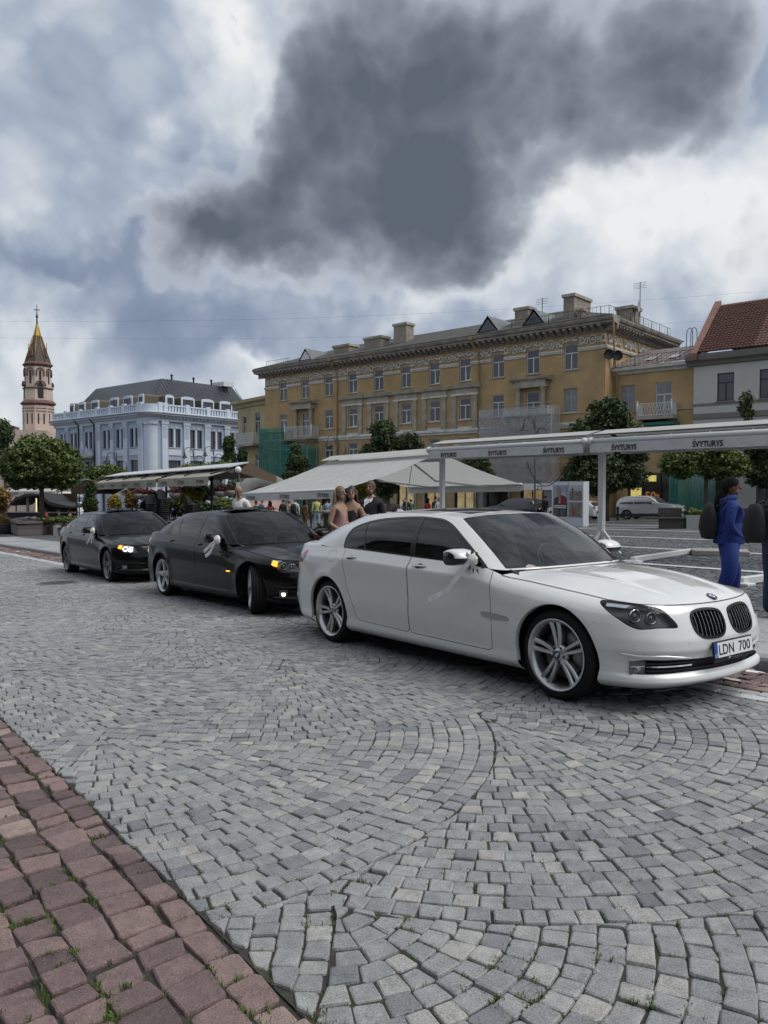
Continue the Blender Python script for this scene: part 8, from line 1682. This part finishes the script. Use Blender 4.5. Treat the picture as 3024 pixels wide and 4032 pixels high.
# ------------------------------------------------------------------ people
SK = mk('skin', (.30, .185, .135), .55, spec=.3); SKD = mk('tanned_skin', (.17, .095, .065), .55, spec=.3); HB = mk('brown_hair', (.085, .05, .028), .6, var=.3, vscale=30); HK = mk('black_hair', (.010, .008, .008), .85, spec=.15); HL = mk('light_brown_hair', (.17, .115, .07), .6, var=.25, vscale=30)
cm = lambda n, c, r=.85: mk(n, c, r, var=.12, vscale=9)
C = dict(blue=cm('cobalt_fabric', (.008, .026, .17)), black=cm('black_fabric', (.010, .010, .012)), white=cm('white_fabric', (.62, .62, .63)), pink=cm('dusty_pink_fabric', (.36, .22, .21)), jeans=cm('denim', (.02, .035, .075)), red=cm('red_fabric', (.30, .02, .02)), dark=cm('dark_grey_fabric', (.03, .03, .035)), beige=cm('beige_fabric', (.33, .28, .2)), brown=cm('brown_fabric', (.17, .075, .04)), lime=cm('lime_fabric', (.38, .40, .12)), plaid=cm('plaid_fabric', (.14, .18, .26)), green=cm('green_fabric', (.03, .13, .08)), lblue=cm('pale_denim', (.22, .28, .36)), shoe=cm('dark_shoe', (.02, .018, .018)))
FOLK = []
def person(label, pos, rz, h, top, legs, skin=SK, arms='long', pose=None, hair=('short', HB), group=None, face=False, chest=1.0, hat=None, shoes=None, lean=0.0, nod=0.0, turn=0.0, bare=False):
    """x forward, y left; the body is grown as one surface over a posed skeleton"""
    k = h / 1.75; root = thing('person', label, 'person', pos, rz, group); P = dict(pel=(0, 0, .96), bel=(.01, 0, 1.12), che=(.015 + lean * .2, 0, 1.30), col=(.0 + lean * .35, 0, 1.44), nec=(.005 + lean * .45, 0, 1.51), hea=(.02 + lean * .5, 0, 1.58),
        ls=(lean * .3, .17 * chest, 1.415), le=(-.03, .24, 1.14), lw=(.06, .22, .90), lh=(.09, .215, .82), rs=(lean * .3, -.17 * chest, 1.415), re=(-.03, -.24, 1.14), rw=(.06, -.22, .90), rh=(.09, -.215, .82),
        lp=(0, .105, .88), lk=(.03, .10, .50), la=(-.01, .10, .09), lt=(.15, .12, .035), rp=(0, -.105, .88), rk=(.03, -.10, .50), ra=(-.01, -.10, .09), rt=(.15, -.12, .035))
    P.update(pose or {}); loose = 1.25 if legs in ('loose', ) else 1.0
    Rd = dict(pel=(.125, .165), bel=(.105, .145), che=(.12 * (1 if not bare else .92), .165 * chest), col=(.085, .12), nec=(.052, .055), hea=(.05, .05), ls=(.062, .062), le=(.048, .048), lw=(.032, .034), lh=(.036, .022), rs=(.062, .062), re=(.048, .048), rw=(.032, .034), rh=(.036, .022), lp=(.082, .082), lk=(.066, .066), la=(.048, .05), lt=(.035, .045), rp=(.082, .082), rk=(.066, .066), ra=(.048, .05), rt=(.035, .045))
    tm, lm = C[top], C[legs]; am = tm if arms == 'long' else skin; um = skin if arms == 'none' else tm; cm_ = skin if bare else tm; sm = C[shoes or 'shoe']
    E = [('pel', 'bel', tm), ('bel', 'che', tm), ('che', 'col', cm_), ('col', 'nec', skin), ('nec', 'hea', skin), ('col', 'ls', cm_ if bare else um), ('ls', 'le', um), ('le', 'lw', am), ('lw', 'lh', skin), ('col', 'rs', cm_ if bare else um), ('rs', 're', um), ('re', 'rw', am), ('rw', 'rh', skin), ('pel', 'lp', lm), ('lp', 'lk', lm), ('lk', 'la', lm), ('la', 'lt', sm), ('pel', 'rp', lm), ('rp', 'rk', lm), ('rk', 'ra', lm), ('ra', 'rt', sm)]
    if face:    # fingers
        for s_ in 'lr':
            w, hh = Vector(P[s_ + 'w']), Vector(P[s_ + 'h']); d = (hh - w).normalized(); sd_ = d.cross(Vector((0, 0, 1)) if abs(d.z) < .9 else Vector((1, 0, 0))).normalized(); cu = sd_.cross(d)
            for f, (o_, l_) in enumerate(((-.030, .060), (-.011, .078), (.010, .074), (.028, .060), (-.045, .045))):
                a = hh + sd_ * o_; b_ = a + d * l_ * .6 - cu * .01; c_ = b_ + d * l_ * .35 - cu * .03
                if f == 4: a = w.lerp(hh, .6) + sd_ * -.03; b_ = a + d * .03 + sd_ * -.022; c_ = b_ + d * .03 - cu * .01
                for n_, v, r_ in (('a', a, .011), ('b', b_, .0095), ('c', c_, .0075)): P[f'{s_}f{f}{n_}'] = tuple(v); Rd[f'{s_}f{f}{n_}'] = (r_, r_)
                E += [(s_ + 'h', f'{s_}f{f}a', skin), (f'{s_}f{f}a', f'{s_}f{f}b', skin), (f'{s_}f{f}b', f'{s_}f{f}c', skin)]
    if legs == 'jeans' or top == 'blue':
        for q in ('lk', 'rk', 'la', 'ra'): Rd[q] = tuple(v * 1.12 for v in Rd[q])
    if top in ('blue', 'black') and arms == 'long':
        for q in ('le', 're', 'ls', 'rs', 'che', 'bel'): Rd[q] = tuple(v * 1.15 for v in Rd[q])
    names = list(P); ix = {n: i for i, n in enumerate(names)}; me = bpy.data.meshes.new('body'); me.from_pydata([tuple(c * k for c in P[n]) for n in names], [(ix[a], ix[b]) for a, b, _ in E], []); ob = bpy.data.objects.new('body', me); col.objects.link(ob)
    md = ob.modifiers.new('s', 'SKIN'); md.use_smooth_shade = True; sb = ob.modifiers.new('d', 'SUBSURF'); sb.levels = 2 if face else 1; sb.render_levels = sb.levels
    for n in names: v = me.skin_vertices[0].data[ix[n]]; v.radius = tuple(r_ * k * ((1.0 if bare else 1.12) if 'f' not in n else 1) for r_ in Rd[n]); v.use_root = (n == 'pel')
    FOLK.append((root, ob, [(Vector(P[a]) * k, Vector(P[b]) * k, m) for a, b, m in E], Vector(P['hea']) * k, k, skin, hair, face, hat, nod, turn)); return root
def finish_people():
    dg = bpy.context.evaluated_depsgraph_get()
    for (root, ob, E, hc, k, skin, hair, face, hat, nod, turn) in FOLK:
        me = bpy.data.meshes.new_from_object(ob.evaluated_get(dg)); me.materials.clear(); mats = []
        for *_, m in E:
            if m not in mats: mats.append(m)
        nv = len(me.vertices); co = np.empty(nv * 3, np.float32); me.vertices.foreach_get('co', co); V = [tuple(v) for v in co.reshape(-1, 3)]; F = []; mi = []
        A = np.array([e[0] for e in E]); B = np.array([e[1] for e in E]); D = B - A; LL = np.maximum((D * D).sum(1), 1e-9)
        for p in me.polygons:
            c = np.array(p.center); t = np.clip(((c - A) * D).sum(1) / LL, 0, 1); d = np.linalg.norm(c - A - t[:, None] * D, axis=1); d = d - np.array([.0 if e[2] is not skin else -.004 for e in E]); F.append(tuple(p.vertices)); mi.append(mats.index(E[int(d.argmin())][2]))
        # head: skull, jaw, nose, ears joined to the body surface
        hd = MB(); Mh = Matrix.Translation(hc + Vector((.015, 0, .09)) * k) @ Matrix.Rotation(turn, 4, 'Z') @ Matrix.Rotation(nod, 4, 'Y') @ Matrix.Scale(k, 4); hd.M = Mh; si = mats.index(skin)
        hd.ball((-.008, 0, .025), (.098, .076, .105), 16, 12, si); hd.ball((.028, 0, -.052), (.062, .056, .068), 14, 9, si); hd.tube([(.085, 0, .03), (.112, 0, -.012), (.095, 0, -.022)], [.010, .016, .012], 8, si)
        for sg in (-1, 1): hd.ball((-.005, sg * .077, 0), (.022, .010, .032), 8, 6, si)
        mats2 = mats + [HK, cm('lips', (.25, .085, .075))]
        if face:
            for sg in (-1, 1): hd.ball((.0835, sg * .031, .016), (.004, .011, .0055), 8, 5, len(mats)); hd.tube([(.086, sg * .014, .037), (.087, sg * .032, .043), (.077, sg * .05, .037)], .0045, 5, len(mats))
            hd.tube([(.080, -.022, -.056), (.089, 0, -.055), (.080, .022, -.056)], [.004, .008, .004], 6, len(mats) + 1)
        n = len(V); V += hd.v; F += [tuple(i + n for i in f) for f in hd.f]; mi += hd.mi
        nm = bpy.data.meshes.new('body'); nm.from_pydata(V, [], F)
        for m in mats2: nm.materials.append(m)
        nm.polygons.foreach_set('material_index', mi); nm.polygons.foreach_set('use_smooth', [True] * len(F)); nm.update(); bpy.data.objects.remove(ob); link('body', nm, root)
        st, hm = hair; hb = MB(Mh)
        if st != 'bald':
            vs = []; fs = []; sg_, rg = 18, 9
            for i in range(rg + 1):
                th = math.pi * .60 * i / rg
                for j in range(sg_):
                    a = 2 * math.pi * j / sg_; fr = max(0, math.cos(a)); cut = 1 - .42 * fr ** 1.5 * (i / rg); t2 = th * cut; vs.append((-.012 + .110 * math.sin(t2) * math.cos(a) * (.98 - .06 * fr), .088 * math.sin(t2) * math.sin(a), .028 + .118 * math.cos(t2)))
            fs = [(i * sg_ + j, (i + 1) * sg_ + j, (i + 1) * sg_ + (j + 1) % sg_, i * sg_ + (j + 1) % sg_) for i in range(rg) for j in range(sg_)]; hb.add(vs, fs, 0, True)
            if st == 'long':
                for q in np.linspace(-1, 1, 11): q = float(q); hb.tube([(-.06, .070 * q, .06), (-.105 + .04 * q * q, .085 * q, -.04), (-.10 + .05 * q * q, .100 * q, -.18), (-.11 + .05 * q * q, .095 * q, -.32), (-.10 + .04 * q * q, .08 * q, -.44 + .05 * q * q)], [.03, .034, .032, .028, .010], 6)
            if st == 'tail':
                hb.ball((-.085, 0, .0), (.06, .075, .10), 12, 8); hb.tube([(-.10, 0, -.05), (-.15, .01, -.14), (-.17, .02, -.28), (-.19, .02, -.40)], [.055, .06, .05, .015], 9)
            if st == 'beard': hb.ball((.034, 0, -.082), (.060, .058, .048), 12, 8); hb.tube([(.085, -.03, -.045), (.098, 0, -.038), (.085, .03, -.045)], [.006, .009, .006], 6)
            hb.build('hair', hm, root)
        if hat: MB(Mh).lathe([(.10, .05), (.105, .10), (.07, .15), (0, .16)], 16, c=(-.01, 0, 0)).ball((.09, 0, .055), (.075, .075, .012), 10, 5).build('cap', C[hat], root)
def backpack(label, root, k, mat='black', s=1.0):
    b = thing('backpack', label, 'backpack', group='backpacks worn on the square', M=root.matrix_basis @ Matrix.Translation((-.13 * k - .12 * s, 0, 1.22 * k))); mb = MB(); prof = []
    for zz, wy, dx in ((-.28, .62, .45), (-.255, .9, .85), (-.12, 1.0, 1.15), (.04, 1.0, 1.02), (.16, .88, .72), (.235, .6, .42), (.25, .3, .15)): prof.append([(-.12 * s * dx * math.cos(a) * (1.15 if math.cos(a) > 0 else .75), .165 * s * wy * math.copysign(abs(math.sin(a)) ** .7, math.sin(a)), zz * s) for a in np.linspace(0, 2 * math.pi, 17)[:-1]])
    vs = [p for r_ in prof for p in r_]; mb.add(vs, [(i * 16 + j, i * 16 + (j + 1) % 16, (i + 1) * 16 + (j + 1) % 16, (i + 1) * 16 + j) for i in range(6) for j in range(16)] + [tuple(range(16))[::-1], tuple(range(96, 112))], 0, True); mb.build('bag', C[mat], b)
    for sg in (-1, 1): MB().tube([(.06 * s, sg * .09, .20 * s), (.19 * s, sg * .115, .24), (.30 * s, sg * .12, .10), (.27 * s, sg * .14, -.08), (.10 * s, sg * .14, -.18 * s)], .018, 6).build('strap', C[mat], b)
hold = dict(le=(-.05, .24, 1.15), lw=(.14, .12, .98), lh=(.20, .04, .97), re=(-.05, -.24, 1.15), rw=(.14, -.12, .98), rh=(.20, -.04, .96))
p = gpx(2872, 9.6); girl = person('person in a cobalt blue tracksuit with dark ponytail, hands clasped, wearing a black backpack', p, R(-12), 1.62, 'blue', 'blue', SKD, pose=dict(hold, lk=(.12, .10, .52), la=(.10, .10, .10), lt=(.26, .12, .04), rk=(-.02, -.10, .50), ra=(-.16, -.10, .12), rt=(-.02, -.12, .04)), hair=('tail', HK), face=True, nod=.05)
MB().lathe([(.155, 1.10), (.175, .98), (.185, .86), (.18, .84)], 20).build('jacket_hem', C['blue'], girl).scale = (1, 1.12, 1)
MB(Matrix.Translation((-.02, 0, 1.395)) @ Matrix.Rotation(-.35, 4, 'Y')).lathe([(.085 + .035 * math.cos(t), .04 * math.sin(t)) for t in np.linspace(0, 2 * math.pi, 9)[:-1]], 18, closed=True).build('hood', C['blue'], girl)
for sg in (-1, 1): MB().tube([(.0, sg * .10, .86), (.06 if sg > 0 else -.01, sg * .10, .48), (.06 if sg > 0 else -.12, sg * .10, .12)], [.115, .095, .075], 12).build('trouser_leg', C['blue'], girl)
backpack('black backpack on the back of the person in blue', girl, .925, s=.86)
p = gpx(3048, 8.9); p2 = person('person in flared jeans and brown shoes with a dark backpack', p, R(5), 1.60, 'dark', 'jeans', SKD, hair=('short', HK)); backpack('dark rucksack on the person in flared jeans', p2, .92, s=.86)
p = gpx(1335, 12.9); person('person in a strapless dusty pink dress with long light brown hair, seen from the side', p, R(-35), 1.66, 'pink', 'pink', arms='none', bare=True, chest=.86, hair=('long', HL), face=True, pose=dict(lw=(.20, .10, 1.02), lh=(.27, .06, 1.04), rw=(.20, -.14, 1.0), rh=(.27, -.08, 1.02)))
p = gpx(1386, 13.3); person('person in a strapless black dress with long dark hair, facing the street', p, R(-100), 1.67, 'black', 'black', arms='none', bare=True, chest=.86, hair=('long', mk('dark_brown_hair', (.025, .015, .012), .5)), face=True, turn=.1)
p = gpx(1462, 14.2); man = person('bearded person in a black suit and white open collar shirt', p, R(-112), 1.78, 'black', 'black', hair=('beard', HB), face=True, nod=.12, chest=1.08)
MB().add([(.118, -.05, 1.50), (.118, .05, 1.50), (.185, .075, 1.40), (.205, .05, 1.15), (.205, -.05, 1.15), (.185, -.075, 1.40)], [(0, 1, 2, 3, 4, 5)]).build('shirt', C['white'], man)
for sg in (-1, 1): MB().add([(.07, sg * .055, 1.53), (.115, sg * .02, 1.49), (.19, sg * .06, 1.43), (.14, sg * .085, 1.48)], [(0, 1, 2, 3)]).build('collar', C['white'], man)
p = gpx(952, 18); person('bald person in a white T-shirt looking down behind the black sedan', p, R(-120), 1.83, 'white', 'dark', arms='short', hair=('bald', HB), face=True, nod=.55, lean=.12, chest=1.1, pose=dict(lw=(.22, .16, 1.10), lh=(.28, .12, 1.14), rw=(.22, -.16, 1.10), rh=(.28, -.12, 1.14)))
away = R(75); W_ = {}
for i, (px, Y, h, top, legs, hr, lab, kw) in enumerate([(1008, 44, 1.62, 'dark', 'dark', HB, 'person in a dark jacket and cap near the portal screen', dict(hat='dark')), (1030, 45, 1.74, 'plaid', 'jeans', HB, 'person in a blue checked shirt watching the portal', {}), (1063, 42, 1.62, 'red', 'dark', HK, 'person in a red jacket with dark bobbed hair', {}), (1115, 40, 1.72, 'dark', 'dark', HK, 'person in a dark grey coat standing by the portal', {}),
        (1137, 42, 1.66, 'beige', 'dark', HL, 'person in beige wearing a cap and a cream tote bag', dict(hat='beige')), (1161, 41, 1.76, 'white', 'dark', HK, 'person in a white shirt with a black rucksack', {}), (1200, 41, 1.66, 'brown', 'brown', HK, 'person in a long brown dress with loose dark hair', {}), (1247, 40, 1.80, 'lime', 'lblue', HB, 'person in a lime green shirt, pale trousers and cap', dict(hat='beige')), (1232, 43, 1.74, 'dark', 'dark', HK, 'person in dark clothes half behind the lime green shirt', {}), (1288, 44, 1.70, 'lblue', 'dark', HK, 'person in pale blue beside the golden shrub', {}), (1305, 45, 1.72, 'white', 'beige', HL, 'person in white by the end of the green fence', {}),
        (1600, 52, 1.76, 'black', 'dark', HB, 'person in black under the open awning, before the parked dark car', {}), (1618, 53, 1.62, 'green', 'jeans', HK, 'person in green beside the person in black', {}), (1588, 54, 1.64, 'white', 'dark', HL, 'fair person in white at the parked dark car', {}), (1685, 50, 1.66, 'red', 'dark', HK, 'person in dark red near the awning post', {}), (1714, 51, 1.78, 'dark', 'dark', HK, 'person in dark clothes walking behind the awning post', {}), (1727, 50, 1.68, 'white', 'jeans', HB, 'person in a white blouse walking behind the awning post', {}), (2147, 58, 1.76, 'black', 'black', HK, 'person in black standing beside the white hatchback', {}), (2833, 46, 1.66, 'lblue', 'white', HL, 'person carrying a white bag behind the stone benches', {})]):
    o = person(lab, gpx(px, Y), away + random.uniform(-.6, .6), h, top, legs, hair=('long' if top in ('red', 'brown') else 'short', hr), group='people on the square', pose=dict(lk=(.06, .10, .5), rk=(-.02, -.10, .5), la=(.02, .1, .09), ra=(-.1, -.1, .12)) if i % 2 else None, **kw); W_[px] = (o, h / 1.75)
backpack('black rucksack on the person in the white shirt', *W_[1161]); backpack('cream tote bag on the shoulder of the person in beige', *W_[1137], 'beige', .9)
for px, Y, top, lab in ((182, 51, 'red', 'seated person in red at the terrace bar'), (232, 51, 'dark', 'seated person in dark clothes at the terrace bar'), (275, 49, 'beige', 'seated person in a pale top at a terrace table')):
    q = gpx(px, Y); person(lab, q - Vector((0, 0, .42)), R(200), 1.72, top, 'dark', hair=('short', HK), group='people seated at the bar', pose=dict(lk=(.45, .12, .92), la=(.42, .12, .50), lt=(.55, .12, .45), rk=(.45, -.12, .92), ra=(.42, -.12, .50), rt=(.55, -.12, .45), lp=(.05, .1, .93), rp=(.05, -.1, .93)))
    st = thing('bar_stool', 'small dark stool under the ' + lab, 'stool', q, 0, 'bar stools'); MB().lathe([(0, .42), (.2, .42), (.2, .46), (0, .47)], 12).build('seat', M_iron, st)
    for a in range(4): t = 1.57 * a + .78; MB().tube([(.12 * math.cos(t), .12 * math.sin(t), .42), (.18 * math.cos(t), .18 * math.sin(t), 0)], .015, 4).build('leg', M_iron, st)
finish_people()
